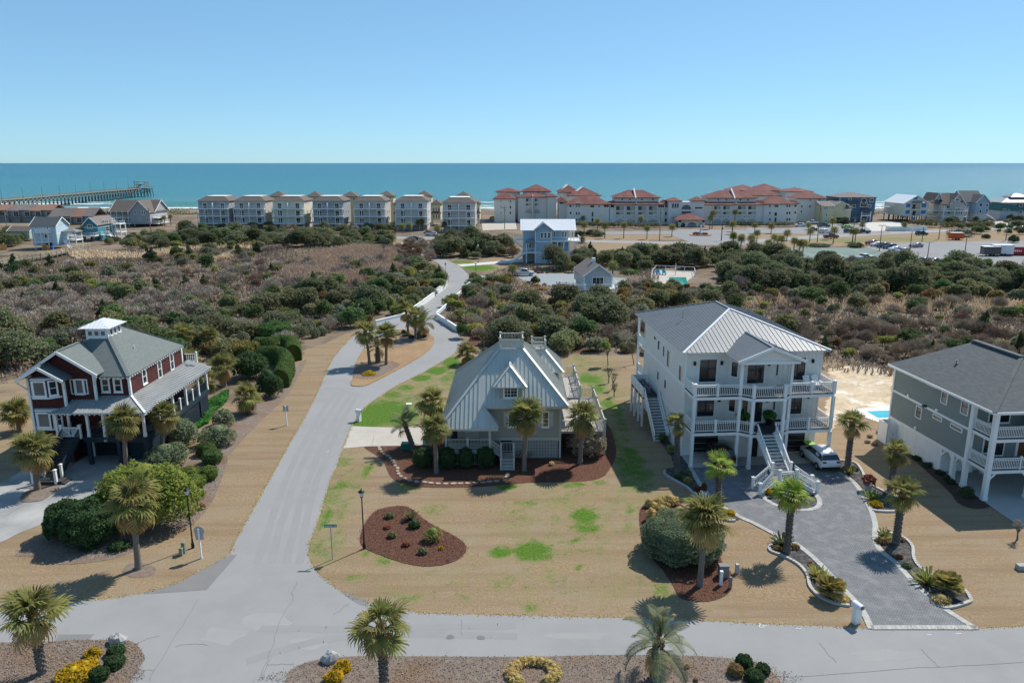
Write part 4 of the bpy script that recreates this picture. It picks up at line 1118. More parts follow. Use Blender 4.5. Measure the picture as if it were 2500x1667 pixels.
for x,y in((-2.62,.05),(.1,.05),(1.5,.05),(3.2,.05),(5.0,.05),(5.0,2.9),(5.0,5.8),(5.0,8.7),(5.0,11.7),(5.0,13.9)):
 post(R_,(x,y,2.62),2.25,W_,.2,cap=False,base=True)
for x,y in((0.0,0.05),(2.6,.05),(5.0,.05),(5.0,5.8),(5.0,11.7)):post(R_,(x,y,0),2.4,TD,.3,cap=False)
for a,b_ in(((.2,.05),(1.4,.05)),((1.6,.05),(3.1,.05)),((3.3,.05),(4.9,.05)),((5,.2),(5,2.8)),((5,3),(5,5.7)),((5,5.9),(5,8.6)),((5,8.8),(5,11.6)),((5,11.8),(5,13.8))):
 railing(R_,(*a,2.62),(*b_,2.62),TD,h=.95,sp=.14)
for y in(7.3,10.2):post(R_,(5.0,y,2.62),1.1,W_,.16,name='railing_post')
MB().bar((-.4,-.02,2.3),(5.1,-.02,2.3),.12,.34).build('porch_beam',TD,R_);MB().bar((5.08,0,2.3),(5.08,14,2.3),.12,.34).build('porch_beam',TD,R_)
rl=Wall(R_,(5.0,0,0),(0,1,0));lattice(R_,rl,.2,13.8,.05,2.1,TD,sp=.18,w=.1)
gw=Wall(R_,(0,2.1,0),(1,0,0))
gw.garage(-.5,2.2,.05,2.25,'dark','teal_dark',4);gw.garage(2.6,4.4-1.5,.05,2.25,'dark','teal_dark',4)
MB().box(-1.1,-.72,1.9,2.05,0,2.1).build('side_door',W_,R_)
MB().box(2.9,5.0,1.2,1.3,0,2.4).build('louvred_screen',TD,R_)
rf.window(-.78,-.5,3.6,4.55,nx=1,nz=1,tw=.06,sill=False,name='sidelight');rf.panel(-.42,.22,2.65,4.62,'white','front_door',.05);rf.window(-.3,.08,3.85,4.5,nx=1,nz=1,tw=.05,sill=False,name='door_light',depth=.09);rf.window(.32,.55,3.6,4.55,nx=1,nz=1,tw=.06,sill=False,name='sidelight')
rf.panel(-.95,.7,2.65,3.45,'white','door_surround',.03)
for x in(-2.2,-.58):post(R_,(x,-.1,2.5),1.2,W_,.2,name='railing_post')
for x0,x1,sg in((-2.1,-1.42,1),(-1.36,-.68,-1)):
 g_=MB();g_.bar((x0,-.1,3.5),(x1,-.1,3.5),.06,.09);g_.bar((x0,-.1,2.72),(x1,-.1,2.72),.06,.09)
 g_.bar((x0 if sg>0 else x1,-.1,3.45),(x1 if sg>0 else x0,-.1,2.78),.05,.07,up=(0,1,0))
 for i in range(7):g_.bar((x0+.06+i*(x1-x0-.12)/6,-.1,2.72),(x0+.06+i*(x1-x0-.12)/6,-.1,3.5),.04)
 g_.build('porch_gate',W_,R_)
stairs(R_,(-1.45,-3.3,.3),(-1.38,-.1,2.5),1.35,12,M['deck_dark'],M['deck_dark'],TD,.1)
for x in(-2.15,-.68):railing(R_,(x,-3.3,.3),(x+.05,-.1,2.5),TD,h=.95,sp=.14,name='stair_railing');post(R_,(x,-3.3,.3),1.1,W_,.18,name='railing_post')
MB().box(-2.6,-.4,-4.3,-3.3,.1,.3).build('landing',M['deck_dark'],R_)
railing(R_,(-2.5,-4.25,.3),(-.65,-4.25,.3),TD,h=.9,sp=.13)
for x in(-2.5,-.62):post(R_,(x,-4.25,.1),1.2,W_,.2,name='railing_post')
stairs(R_,(.1,-3.8,0),(-.4,-3.8,.3),.95,2,M['deck_dark'],M['deck_dark'])
railing(R_,(3.2,13.4,5.75),(4.4,13.4,5.75),W_,h=.9,sp=.2);post(R_,(4.4,13.4,5.7),1.1,W_,.16,name='railing_post')
def text_obj(name,s,size,mt,parent,loc,rot,ext=.006):
 cu=bpy.data.curves.new(name,'FONT');cu.body=s;cu.size=size;cu.extrude=ext;cu.align_x='CENTER'
 o=bpy.data.objects.new(name,cu);col.objects.link(o)
 dg=bpy.context.evaluated_depsgraph_get()
 m_=bpy.data.meshes.new_from_object(o.evaluated_get(dg))
 bpy.data.objects.remove(o)
 m_.materials.clear();m_.materials.append(mt)
 return put(name,m_,parent,loc,rot)
text_obj('house_number','61',.34,W_,R_,(1.55,-.09,2.18),(math.pi/2,0,0))
# ================================================================ the grey house at the right edge
D=thing('beach_house','grey shake-sided raised house with charcoal shingle hip roof and white porches','house',(37.39,53.91,0),rad(4.5))
GW,DS=M['gray_wall'],M['dgray_shingle']
MB().prism([(.02,2.5),(14,2.5),(14,13.4),(.02,13.4)],2.3,7.4).build('wall',GW,D)
MB().prism([(.06,5.6),(13.9,5.6),(13.9,13.35),(.06,13.35)],0,2.3).build('lower_wall',W_,D)
ds=Wall(D,(.02,13.4,0),(0,-1,0));db=Wall(D,(.06,13.35,0),(0,-1,0))
battens(D,db,.1,7.7,.05,2.3,W_,sp=.33,w=.05)
ds.panel(0,10.9,2.15,2.42,'white','band_board',.05);ds.panel(0,10.9,4.85,5.05,'white','band_board',.05)
for y in(2.5,13.4):MB().box(-.06,.14,y-.1,y+.1,0,7.4).build('corner_board',W_,D)
for(y0,y1,z0,z1,nz)in((7.5,8.65,7.08,7.28,1),(5.8,6.45,6.08,7.25,2),(3.15,3.9,6.02,7.25,2),(8.85,9.55,3.7,4.65,2),(6.1,7.15,4.45,4.68,1),(3.5,4.8,4.42,4.66,1)):
 ds.window(13.4-y1,13.4-y0,z0,z1,sash='black',nx=1,nz=nz,tw=.09,sill=False,glass='glass_pale')
for y,z in((10.9,5.1),(6.8,5.1),(9.3,2.55)):
 b=MB();ds.quadbox(b,13.4-y-.12,13.4-y+.12,z,z+.22,0,.16);b.build('vent_hood',W_,D)
b=MB();ds.quadbox(b,13.4-8.55,13.4-8.2,4.98,5.12,0,.3);b.build('security_light',M['black'],D)
de0,df0,df1,dz,dr=-.5,-.35,13.9,7.42,10.1
roof_slab(D,[(de0,df1,dz),(de0,df0,dz),(6,5.7,dr),(6,11.4,dr)],DS,.12);roof_slab(D,[(de0,df0,dz),(14.5,df0,dz),(6,5.7,dr)],DS,.12)
roof_slab(D,[(14.5,df0,dz),(14.5,df1,dz),(6,11.4,dr),(6,5.7,dr)],DS,.12);roof_slab(D,[(14.5,df1,dz),(de0,df1,dz),(6,11.4,dr)],DS,.12)
MB().bar((6,5.6,dr+.06),(6,11.5,dr+.06),.5,.16).build('ridge_vent',DS,D);ridge_cap(D,(de0,df0,dz),(6,5.7,dr),DS,.3,.07,'hip_cap')
for a,b_ in(((de0,df0,dz-.08),(de0,df1,dz-.08)),((de0,df0,dz-.08),(14.5,df0,dz-.08))):MB().bar(a,b_,.06,.2).build('fascia',W_,D)
MB().box(de0+.05,14.4,df0+.05,df1-.05,dz-.14,dz-.1).build('soffit',W_,D)
MB().lathe([(.12,0),(.12,.1),(.05,.12),(.05,.3),(.08,.34)],(2.6,8.8,8.75),10).build('roof_vent',M['util_gray'],D)
for z in(2.55,5.15):
 MB().box(-.02,14,-.05,2.5,z-.3,z-.06).build('deck_beam',W_,D);MB().box(0,14,0,2.5,z-.06,z).build('deck_floor',M['deck'],D)
 railing(D,(.05,.1,z),(.05,2.4,z),W_,h=.95,sp=.14,band_=True);
 for x0,x1 in((.2,2.6),(2.7,5.0),(5.1,7.5),(7.6,10)):
  railing(D,(x0,.05,z),(x1,.05,z),W_,h=.95,sp=.14,band_=True);post(D,(x1+.05,.05,z),1.0,W_,.1,name='railing_post')
dp=Wall(D,(0,2.5,0),(1,0,0))
dp.window(1.3,2.05,3.0,4.7,sash='black',nx=1,nz=1,tw=.1,sill=False,name='sliding_door');dp.window(2.2,3.0,2.75,4.7,sash='black',nx=1,nz=1,tw=.1,sill=False,name='sliding_door');dp.window(1.4,3.1,5.6,6.85,sash='black',nx=3,nz=1,tw=.09)
b=dp.panel(4.3,6.6,2.6,4.7,mat('stained_wood_door',(.16,.075,.03),.5,(.11,.05,.02),2),'wood_door',.04);dp.panel(4.1,4.3,2.6,4.8,'white','door_trim',.06)
for x in(4.4,5.5):dp.panel(x,x+.95,3.7,4.55,'glass','door_light',.05)
for x,y,z,h in((.05,.05,0,7.4),(.05,2.5,0,7.4),(.08,4.0,0,2.3),(3.6,.05,0,2.3),(7.2,.05,0,2.3),(3.6,5.0,0,2.3),(2.6,5.4,0,2.3),(5.2,5.0,0,2.3)):
 post(D,(x,y,z),h,W_,.34,cap=False,base=True)
def brace(p,q):MB().bar(p,q,.12,.14).build('knee_brace',W_,D)
for y0,y1 in((2.5,4.0),(4.0,5.6)):
 brace((.08,y0,1.55),(.08,y0+.6,2.2));brace((.08,y1,1.55),(.08,y1-.6,2.2))
brace((.05,.05,1.6),(.7,.05,2.25));brace((3.6,.05,1.6),(2.95,.05,2.25));brace((3.6,.05,1.6),(4.25,.05,2.25));brace((.05,2.5,1.6),(.6,2.5,2.2))
sh=MB();sh.box(-.95,-.88,12.0,13.5,0,2.05);sh.box(-.95,0,13.44,13.5,0,2.05);sh.box(-.95,-.0,12.0,12.06,0,1.95);sh.build('shower_enclosure',W_,D)
for i in range(9):MB().box(-.78,-.18,11.96,12.0,.15+i*.19,.28+i*.19).build('louvre',W_,D)
MB().box(-.4,-.34,11.93,11.97,1.0,1.1).build('latch',M['black'],D)
b=MB();db.quadbox(b,6.6,6.95,.2,.45,0,.03);b.build('foundation_vent',M['util_gray'],D)
def dark_chair(parent,x,y,z):
 b=MB();b.box(x-.28,x+.28,y-.28,y+.25,z+.42,z+.48);b.hexa([(x-.28,y+.2,z+.48),(x+.28,y+.2,z+.48),(x+.28,y+.26,z+.48),(x-.28,y+.26,z+.48),(x-.3,y+.38,z+1.05),(x+.3,y+.38,z+1.05),(x+.3,y+.43,z+1.05),(x-.3,y+.43,z+1.05)])
 return b
for i,(dx,lab)in enumerate(((4.2,'black patio chair on the upper porch, nearer the corner post of the grey house'),(5.2,'black patio chair on the upper porch, on the far side of the small table'))):
 w=D.matrix_basis@V3((dx,1.4,5.15))
 t=thing('patio_chair',lab,'chair',w,rad(4.5),'black patio chairs on the grey house porch')
 dark_chair(None,0,0,0).build('seat',M['black'],t)
 for sx,sy in((-1,-1),(1,-1),(1,1),(-1,1)):MB().box(sx*.24-.02,sx*.24+.02,sy*.22-.02,sy*.22+.02,0,.42).build('leg',M['black'],t)
 for sx in(-1,1):MB().box(sx*.3-.03,sx*.3+.03,-.28,.3,.62,.66).build('armrest',M['black'],t)
w=D.matrix_basis@V3((4.7,1.3,5.15));t=thing('patio_table','small round black patio table between two black chairs on the upper porch','table',w)
MB().lathe([(.28,.5),(.28,.54)],n=12).build('table_top',M['black'],t);MB().lathe([(.2,0),(.04,.06),(.04,.5)],n=8).build('pedestal',M['black'],t)
# ================================================================ farther buildings
def PF(pt,Y):
 """photo mark -> (x, z) on the vertical plane that stands at distance Y"""
 u=(pt[0]-1250)/FOC;v=(pt[1]-833.5)/FOC
 t=Y/(CP-v*SP)
 return t*u,CH+t*(-SP-v*CP)
class FB:
 """a building whose front stands at distance Y; local x/z measured on that front, local y = depth behind it"""
 def __init__(s,name,label,cat,base,rz=0.0,group=None,zbase=0.0):
  g=G(*base,zbase)
  s.Y=g.y;s.x0=g.x
  s.t=thing(name,label,cat,(g.x,g.y,0),rz,group)
  s.front=Wall(s.t,(0,0,0),(1,0,0))
 def at(s,pt,dy=0.0):
  x,z=PF(pt,s.Y+dy)
  return x-s.x0,z
 def block(s,x0,x1,y0,y1,z0,z1,mt,name='wall'):
  return MB().box(x0,x1,y0,y1,z0,z1).build(name,mt,s.t)
 def hip(s,x0,x1,y0,y1,z,h,mt,ov=.4,flat=0.0,flatmat=None,name='roof',ridge='x'):
  x0-=ov;x1+=ov;y0-=ov;y1+=ov
  if flat:
   a=[(x0,y0,z),(x1,y0,z),(x1,y1,z),(x0,y1,z)];b=[(x0+flat,y0+flat,z+h),(x1-flat,y0+flat,z+h),(x1-flat,y1-flat,z+h),(x0+flat,y1-flat,z+h)]
   m=MB()
   for i in range(4):m.poly([a[i],a[(i+1)%4],b[(i+1)%4],b[i]])
   m.poly(a[::-1]);r=m.build(name,mt,s.t)
   f_=MB().box(b[0][0]-.1,b[2][0]+.1,b[0][1]-.1,b[2][1]+.1,z+h,z+h+.12);f_.build('flat_roof',flatmat or M['white'],r)
   return r
  w,d=x1-x0,y1-y0
  if w>=d:p,q=(x0+d/2,(y0+y1)/2,z+h),(x1-d/2,(y0+y1)/2,z+h)
  else:p,q=((x0+x1)/2,y0+w/2,z+h),((x0+x1)/2,y1-w/2,z+h)
  m=MB()
  if w>=d:m.poly([(x0,y0,z),(x1,y0,z),q,p]);m.poly([(x1,y0,z),(x1,y1,z),q]);m.poly([(x1,y1,z),(x0,y1,z),p,q]);m.poly([(x0,y1,z),(x0,y0,z),p])
  else:m.poly([(x0,y0,z),(x1,y0,z),p]);m.poly([(x1,y0,z),(x1,y1,z),q,p]);m.poly([(x1,y1,z),(x0,y1,z),q]);m.poly([(x0,y1,z),(x0,y0,z),p,q])
  m.poly([(x0,y1,z-.02),(x1,y1,z-.02),(x1,y0,z-.02),(x0,y0,z-.02)])
  m.box(x0,x1,y0,y0+.08,z-.25,z-.005);m.box(x1-.08,x1,y0+.085,y1,z-.25,z-.005)
  return m.build(name,mt,s.t)
 def gable(s,x0,x1,y0,y1,z,h,mt,axis='y',ov=.4,wall=None,name='roof'):
  m=MB()
  if axis=='y':
   xc=(x0+x1)/2;k=h/((x1-x0)/2);e0,e1=x0-ov,x1+ov;ze=z-k*ov;zt=z+h
   for pts in([(e0,y0-ov,ze),(xc,y0-ov,zt),(xc,y1+ov,zt),(e0,y1+ov,ze)],[(xc,y0-ov,zt),(e1,y0-ov,ze),(e1,y1+ov,ze),(xc,y1+ov,zt)]):
    P=[V3(p)for p in pts]
    if normal_of(P).z<0:P.reverse()
    m.slab(P,.14)
   r=m.build(name,mt,s.t)
   for sg in(-1,1):MB().bar((xc+sg*((x1-x0)/2+ov),y0-ov-.04,ze-.04),(xc,y0-ov-.04,zt-.04),.08,.28).build('barge_board',M['white'],s.t)
   if wall:MB().slab([(x0,y0,z-.05),(x1,y0,z-.05),(xc,y0,zt-.12)],.2).build('gable_wall',wall,s.t)
  else:
   yc=(y0+y1)/2;k=h/((y1-y0)/2);ze=z-k*ov;zt=z+h
   for pts in([(x0-ov,y0-ov,ze),(x1+ov,y0-ov,ze),(x1+ov,yc,zt),(x0-ov,yc,zt)],[(x1+ov,y1+ov,ze),(x0-ov,y1+ov,ze),(x0-ov,yc,zt),(x1+ov,yc,zt)]):
    P=[V3(p)for p in pts]
    if normal_of(P).z<0:P.reverse()
    m.slab(P,.14)
   r=m.build(name,mt,s.t)
   for xx,sg in((x1,1),(x0,-1)):
    for y in(y0-ov,y1+ov):MB().bar((xx+sg*(ov+.03),y,ze-.04),(xx+sg*(ov+.03),yc,zt-.04),.08,.28).build('barge_board',M['white'],s.t)
    if wall:
     P=[V3((xx,y0,z-.05)),V3((xx,y1,z-.05)),V3((xx,yc,zt-.12))]
     if sg<0:P.reverse()
     MB().slab(P,.2).build('gable_wall',wall,s.t)
  return r
 def win(s,pts,trim='white',nx=2,nz=1,tw=.1,glass='glass',wall=None,dy=0.0,sash=None,**kw):
  (ax,az),(bx,bz)=s.at(pts[0],dy),s.at(pts[1],dy)
  x0,x1=min(ax,bx),max(ax,bx);z0,z1=min(az,bz),max(az,bz)
  w=Wall(s.t,(0,dy,0),(1,0,0))
  return w.window(x0,x1,z0,z1,trim,sash or trim,nx,nz,tw,glass,sill=False,**kw)
 def deck(s,x0,x1,y0,y1,z,mt=None,rail=None,sides='flr',h=.95,sp=.3,solid=False,fl=None):
  MB().box(x0,x1,y0,y1,z-.28,z).build('balcony_floor',mt or M['white'],s.t)
  R0=rail or M['white']
  if 'f' in sides:railing(s.t,(x0,y0+.05,z),(x1,y0+.05,z),R0,h=h,sp=sp,solid=solid)
  if 'l' in sides:railing(s.t,(x0+.05,y0,z),(x0+.05,y1,z),R0,h=h,sp=sp,solid=solid)
  if 'r' in sides:railing(s.t,(x1-.05,y0,z),(x1-.05,y1,z),R0,h=h,sp=sp,solid=solid)
# ---- seven duplexes on piles along the beach road
CONDO=[(485,560,561,'gray_siding','blue-grey'),(574,648,561,'taupe_siding','taupe'),(667,743,561.5,'cream_siding','cream'),(764,839,562,'gray_siding','grey'),(866,941,562.5,'taupe_siding','taupe'),(967,1043,563.5,'pale_siding','pale grey'),(1081,1160,567.5,'taupe_siding','taupe')]
CLAB=['blue-grey beach duplex with white balconies at the dune end of the row','taupe beach duplex between the end blue-grey one and the cream one','cream-walled beach duplex with white balconies and brown hip roof','grey beach duplex beside the cream one, utility pole in front of its balconies','taupe beach duplex behind the round dark evergreen by the road','pale grey beach duplex with palms standing in front of its garage level','taupe beach duplex standing alone across the sandy lane, nearest the red-roofed hotel']
for(a,b_,by_,wm,cn),lab in zip(CONDO,CLAB):
 F=FB('beach_duplex',lab,'house',((a+b_)/2,by_),0,'duplexes along the beach')
 w=(G(b_,by_).x-G(a,by_).x)/2
 zt=F.at((a,491.5 if by_<566 else 495))[1]
 m_=M[wm];fl=[2.55+i*(zt-2.55)/3 for i in range(3)]
 F.block(-w,w,1.9,15,2.3,zt,m_);F.block(-w+.4,w-.4,3.2,14.5,0,2.3,M['taupe_siding'],'garage_wall')
 F.hip(-w,w,1.9,15,zt,1.75,M['brown_shingle'],.5,3.0,M['white'])
 for i,z in enumerate(fl):
  F.deck(-w,w,0,1.9,z,sp=.35)
  F.front=Wall(F.t,(0,1.9,0),(1,0,0))
  for x in(-w+1.9,w-3.4):
   F.front.window(x,x+1.5,z+.05,z+2.0,'white','white',2,1,.14,sill=False,name='sliding_door')
  if i==2:
   MB().box(-.12,.12,.1,1.95,z,z+2.2).build('party_screen',M['white'],F.t)
 for k in range(5):
  x=-w+k*2*w/4
  MB().box(x-.1,x+.1,.02,.22,0,fl[2]+(.0 if 0<k<4 else .0)).build('post',M['white'],F.t)
 sd=Wall(F.t,(w,1.9,0),(0,1,0))
 for y,z,hh in((2.5,fl[2]+1.5,.5),(6,fl[2]+1.5,.4),(3.6,fl[1]+.7,1.3),(8.5,fl[1]+.7,1.2),(3.4,fl[0]+.7,1.3),(8.5,fl[0]+.7,1.2)):
  sd.window(y,y+.8,z,z+hh,'white','white',1,1,.1,sill=False)
 for x in(-.9,.9):
  MB().lathe([(.14,0),(.14,.12)],n=8).build('wall_lamp',M['black'],F.t).location=(x,1.8,fl[2]+1.75)
# ---- the back row of tall narrow houses that show between them
BK=[(679,466,'pale yellow house with pyramid roof rising behind the cream duplex and its taupe neighbour'),(768,467,'pale yellow house with pyramid roof rising behind the gap beside the cream duplex'),(855,466.5,'pale yellow house with pyramid roof rising between the grey and taupe duplexes'),(943,465.6,'pale yellow house with pyramid roof rising beside the pale grey duplex'),(1035,465,'pale yellow house with pyramid roof and lower wing beside the sandy lane'),(1131,467,'pale yellow house with pyramid roof behind the duplex that stands alone')]
for pxc,pyt,lab in BK:
 F=FB('beach_house',lab,'house',(pxc,552),0,'pyramid-roofed houses behind the duplexes')
 zt=F.at((pxc,pyt),5)[1];ze=zt-2.1
 F.block(-3.2,3.2,1,8,0,ze,M['yellow_siding']);F.hip(-3.2,3.2,1,8,ze,2.1,M['brown_shingle'],.5)
 F.block(3.2,7.0,1.5,11,2.4,9.2,M['yellow_siding'],'wing_wall');F.hip(3.2,7.0,1.5,11,9.2,1.8,M['brown_shingle'],.5)
 F.hip(3.3,7.2,.9,2.0,5.4,.8,M['brown_shingle'],.2,name='awning_roof')
 for z in(3.2,6.2):
  for x in(3.8,4.9,6.0):Wall(F.t,(0,1.5,0),(1,0,0)).window(x,x+.7,z,z+1.4,'white','white',1,2,.1,sill=False)
 for x in(-1.6,.2,1.6):Wall(F.t,(0,1,0),(1,0,0)).window(x,x+.7,ze-1.4,ze-.6,'white','white',1,1,.09,sill=False)
 for x in(3.5,6.8):MB().box(x-.12,x+.12,1.6,1.84,0,2.4).build('post',M['white'],F.t)
# ---- the red-roofed resort
H=FB('resort_hotel','long white stucco resort with red clay tile roofs, arcades and entrance portico','hotel',(1500,548))
ST,CL,HT=M['stucco'],M['clay'],H.t
def hx(k,x,y,dy=0):return H.at(k(x,y),dy)
def hblock(k,x0,x1,ytop,dy,depth,rh,zb=0.0,wall=ST,ov=.7,roof=True):
 a,zt=hx(k,x0,ytop,dy);b_,_=hx(k,x1,ytop,dy)
 H.block(a,b_,dy,dy+depth,zb,zt,wall)
 if roof:H.hip(a,b_,dy,dy+depth,zt,rh,CL,ov)
 return a,b_,zt
def arched(k,x0,x1,y0,y1,dy,mt='dark',trim=True,name='arched_window',rec=False):
 (a,z1),(b_,z0)=hx(k,x0,y0,dy),hx(k,x1,y1,dy)
 xc,r=(a+b_)/2,(b_-a)/2;n=8
 zs=max(z0,z1-r*.9)
 pts=[(a,z0),(b_,z0)]+[(xc+r*math.cos(math.pi*i/n),zs+(z1-zs)*math.sin(math.pi*i/n))for i in range(n+1)]
 m=MB();q=[(p[0],dy-.05,p[1])for p in pts];m.slab(q,.04)
 o=m.build(name,M[mt],HT)
 if trim:
  f_=MB()
  for i in range(len(q)):
   f_.bar(q[i],q[(i+1)%len(q)],.12,.12,up=(0,1,0))
  f_.build('frame',M['white'],o)
 return o
def rectw(k,x0,x1,y0,y1,dy,**kw):return H.win((k(x0,y0),k(x1,y1)),dy=dy,**kw)
def loggia(k,x0,x1,rows,dy,arch=None,rail=True):
 for(y0,y1)in rows:
  (a,z1),(b_,z0)=hx(k,x0,y0,dy),hx(k,x1,y1,dy)
  o=MB().box(a,b_,dy-.03,dy+.03,z0,z1).build('balcony_recess',M['taupe_siding'],HT)
  MB().box(a+.1,a+(b_-a)*.45,dy-.06,dy-.032,z0,z1-.4).build('sliding_door',M['glass'],o)
  MB().box(a,b_,dy-.32,dy-.05,z1,z1+.25).build('lintel',ST,HT)
  if rail and z1-z0>1.8:railing(HT,(a,dy-.25,z0),(b_,dy-.25,z0),M['steel'],h=1.0,sp=.4)
  for x in(a,b_):MB().box(x-.25,x+.25,dy-.35,dy+.02,z0-.3,z1+.24).build('balcony_pier',ST,HT)
  MB().box(a-.1,b_+.1,dy-.33,dy,z0-.6 if z1-z0<1.9 else z0-.25,z0-.02).build('balcony_parapet',ST,HT)
 if arch:
  arched(k,x0,x1,*arch,dy,'taupe_siding',False,'arcade_arch')
  (a,z1),(b_,z0)=hx(k,x0,arch[0],dy),hx(k,x1,arch[1],dy)
  railing(HT,(a,dy-.12,z0),(b_,dy-.12,z0),M['steel'],h=1.0,sp=.4)
hblock(k16,120,500,335,12,9,2.6);hblock(k16,170,585,210,26,10,1.7);hblock(k16,550,1070,300,14,9,1.6);hblock(k16,640,1130,200,20,12,3.0);hblock(k16,1080,1240,290,11,6,1.2)
for y0,y1 in((360,395),(460,505),(565,605)):
 rectw(k16,238,250,y0,y1,12,nx=1,tw=.08)
 (arched if y0<400 else lambda k,a,b,c,d,e:rectw(k,a,b,c,d,e,nx=1,tw=.08))(k16,398,424,y0,y1+5,12)
for x0,x1 in((680,795),(840,935)):loggia(k16,x0,x1,((315,385),(410,452)),13.9,(515,595))
for x in(770,905,1018):arched(k16,x-12,x+12,212,236,19.95)
arched(k16,1130,1165,325,390,10.95,'stucco');MB().box(*[hx(k16,802,500,13)[0],hx(k16,822,500,13)[0]],12.4,26,0,hx(k16,810,270,13)[1]).build('party_wall',ST,HT)
for x0,x1,yt,dy,rh in((1290,1640,215,40,3.2),(1460,2020,275,34,3.6)):
 a,b_,zt=hblock(k16,x0,x1,yt,dy,14,rh,ov=.9)
 MB().slab([(a-1.2,dy-.4,zt-1.0),(a-.2,dy-.4,zt-1.0),((a+b_)/2,dy+6,zt+rh+.35),((a+b_)/2-1.2,dy+6,zt+rh+.35)],.5).build('party_wall',ST,HT)
hblock(k16,1285,1420,390,8,16,1.8)
rectw(k16,1300,1355,390,430,8,tw=.12)
a1,b1,z1_=hblock(k16,1440,2200,430,0,12,3.3);MB().slab([(hx(k16,1525,440)[0],-.12,z1_-.4),(hx(k16,1725,440)[0],-.12,z1_-.4),(hx(k16,1725,440)[0],-.12,z1_+.1),(hx(k16,1625,400)[0],-.12,z1_+.95),(hx(k16,1525,440)[0],-.12,z1_+.1)],.4).build('parapet_gable',ST,HT)
for x in(1600,1645):
 arched(k16,x-12,x+12,447,485,-.02);rectw(k16,x-12,x+12,570,625,0,nx=1,tw=.08);rectw(k16,x-12,x+12,690,735,0,nx=1,tw=.08)
rectw(k16,1470,1505,445,485,0,nx=1);rectw(k16,1478,1508,570,610,0,nx=1);rectw(k16,1478,1508,690,720,0,nx=1);rectw(k16,1845,1915,450,490,0,nx=3);arched(k16,1992,2014,450,490,-.02);arched(k16,1868,1902,565,655,-.02,'glass');rectw(k16,1868,1902,680,770,0,nx=1);rectw(k16,2090,2175,445,485,0,nx=2);rectw(k16,2210,2270,450,490,0,nx=2)
H.block(hx(k16,1720,440)[0],hx(k16,2080,440)[0],-.5,.02,0,z1_-.02,ST,'bay_wall')if 0 else None
def arcade_block(k,xs,x0,x1,ye,sb0,sb1,ysb,ysb2,rows,arch,fin,dy=0.0,depth=16):
 a,b_,zt=hblock(k,x0,x1,ye,dy,depth,1.9,ov=.9)
 for u,v in xs:loggia(k,u,v,rows,dy-.02,arch)
 c,zs=hx(k,sb0,ysb2,dy+3);d,_=hx(k,sb1,ysb2,dy+3);zs2=hx(k,sb0,ysb,dy+3)[1]
 H.block(c,d,dy+3,dy+depth-1,zt,zs2,ST,'upper_wall');H.hip(c,d,dy+3,dy+depth-1,zs2,3.0,CL,.9)
 xf=hx(k,fin,ye,dy)[0]
 MB().box(xf-.25,xf+.25,dy-.5,dy+.1,0,zt+.8).build('party_wall',ST,HT)
 MB().slab([(xf-.3,dy+1.8,zs2),(xf+.3,dy+1.8,zs2),(xf+.3,dy+8.5,zs2+3.9),(xf-.3,dy+8.5,zs2+3.9)],.9).build('party_wall',ST,HT)
 for u,v in xs:
  for t in(.15,.85):
   x,z=hx(k,u+(v-u)*t,arch[0]-27,dy);MB().lathe([(.16,0),(.16,.06)],n=8).build('round_vent',M['dark'],HT,).matrix_local=Matrix.Translation((x,dy-.02,z))@Matrix.Rotation(rad(90),4,'X')
 return zt
arcade_block(k17,((165,328),(356,526),(562,728),(756,916)),60,1055,430,170,940,312,385,((455,540),(565,615)),(690,778),540)
for x in(287,426,640,838):arched(k17,x-14,x+14,325,362,2.95)
rectw(k17,75,140,450,492,0,nx=2);rectw(k17,935,1040,448,490,0,nx=3);rectw(k17,1055,1100,448,490,-.0,nx=1);arched(k17,1052,1088,568,628,-.02);arched(k17,1046,1090,685,748,-.02)
hblock(k17,1050,1120,430,.3,10,1.5)
a,b_,zt=hblock(k17,1125,1350,372,-2.5,7,1.4,ov=.5);a2,b2,zt2=hblock(k17,1555,1765,368,-2.5,7,1.6,ov=.5);H.block(b_,a2,-2.4,3,0,hx(k17,1400,390,-2.5)[1],ST,'tower_wall')
for x in(1197,1241,1285):arched(k17,x-16,x+16,418,500,-2.55,'glass')
arched(k17,1352,1525,440,532,-2.5,'glass_pale',True,'fanlight');rectw(k17,1352,1522,558,612,-2.4,nx=2,glass='glass_pale');MB().box(hx(k17,1345,540,-2.5)[0],hx(k17,1540,540,-2.5)[0],-2.9,-2.4,hx(k17,1345,555,-2.5)[1],hx(k17,1345,538,-2.5)[1]).build('ledge',M['white'],HT)
for x in(1605,1645,1685,1725):arched(k17,x-14,x+14,412,440,-2.55,'stucco')
b=MB()
for i in range(14):
 if i in(4,9):continue
 x,z=hx(k17,1603+i*9,497,-2.6);b.box(x-.2,x+.2,-2.58,-2.5,z-.3-.1*(i%3==0),z+.3)
b.build('wall_lettering',M['util_gray'],HT)
pd=-14.0
pa,pz_=hx(k17,1310,712,pd);pb,_=hx(k17,1765,712,pd)
H.hip(pa-.6,pb+.6,pd-.4,-4,pz_,2.3,CL,.5,name='portico_roof')
for i,x in enumerate((1318,1440,1640,1750)):
 cx_=hx(k17,x,800,pd)[0]
 for yy in(pd,-5.0):MB().box(cx_-.45,cx_+.45,yy,yy+.9,0,pz_-.9).build('portico_column',ST,HT)
MB().box(pa,pb,pd,pd+.9,pz_-1.0,pz_-.02).build('portico_beam',ST,HT);MB().box(pa,pa+.9,pd,-4.5,pz_-1.0,pz_-.03).build('portico_beam',ST,HT);MB().box(pb-.9,pb,pd,-4.5,pz_-1.0,pz_-.03).build('portico_beam',ST,HT)
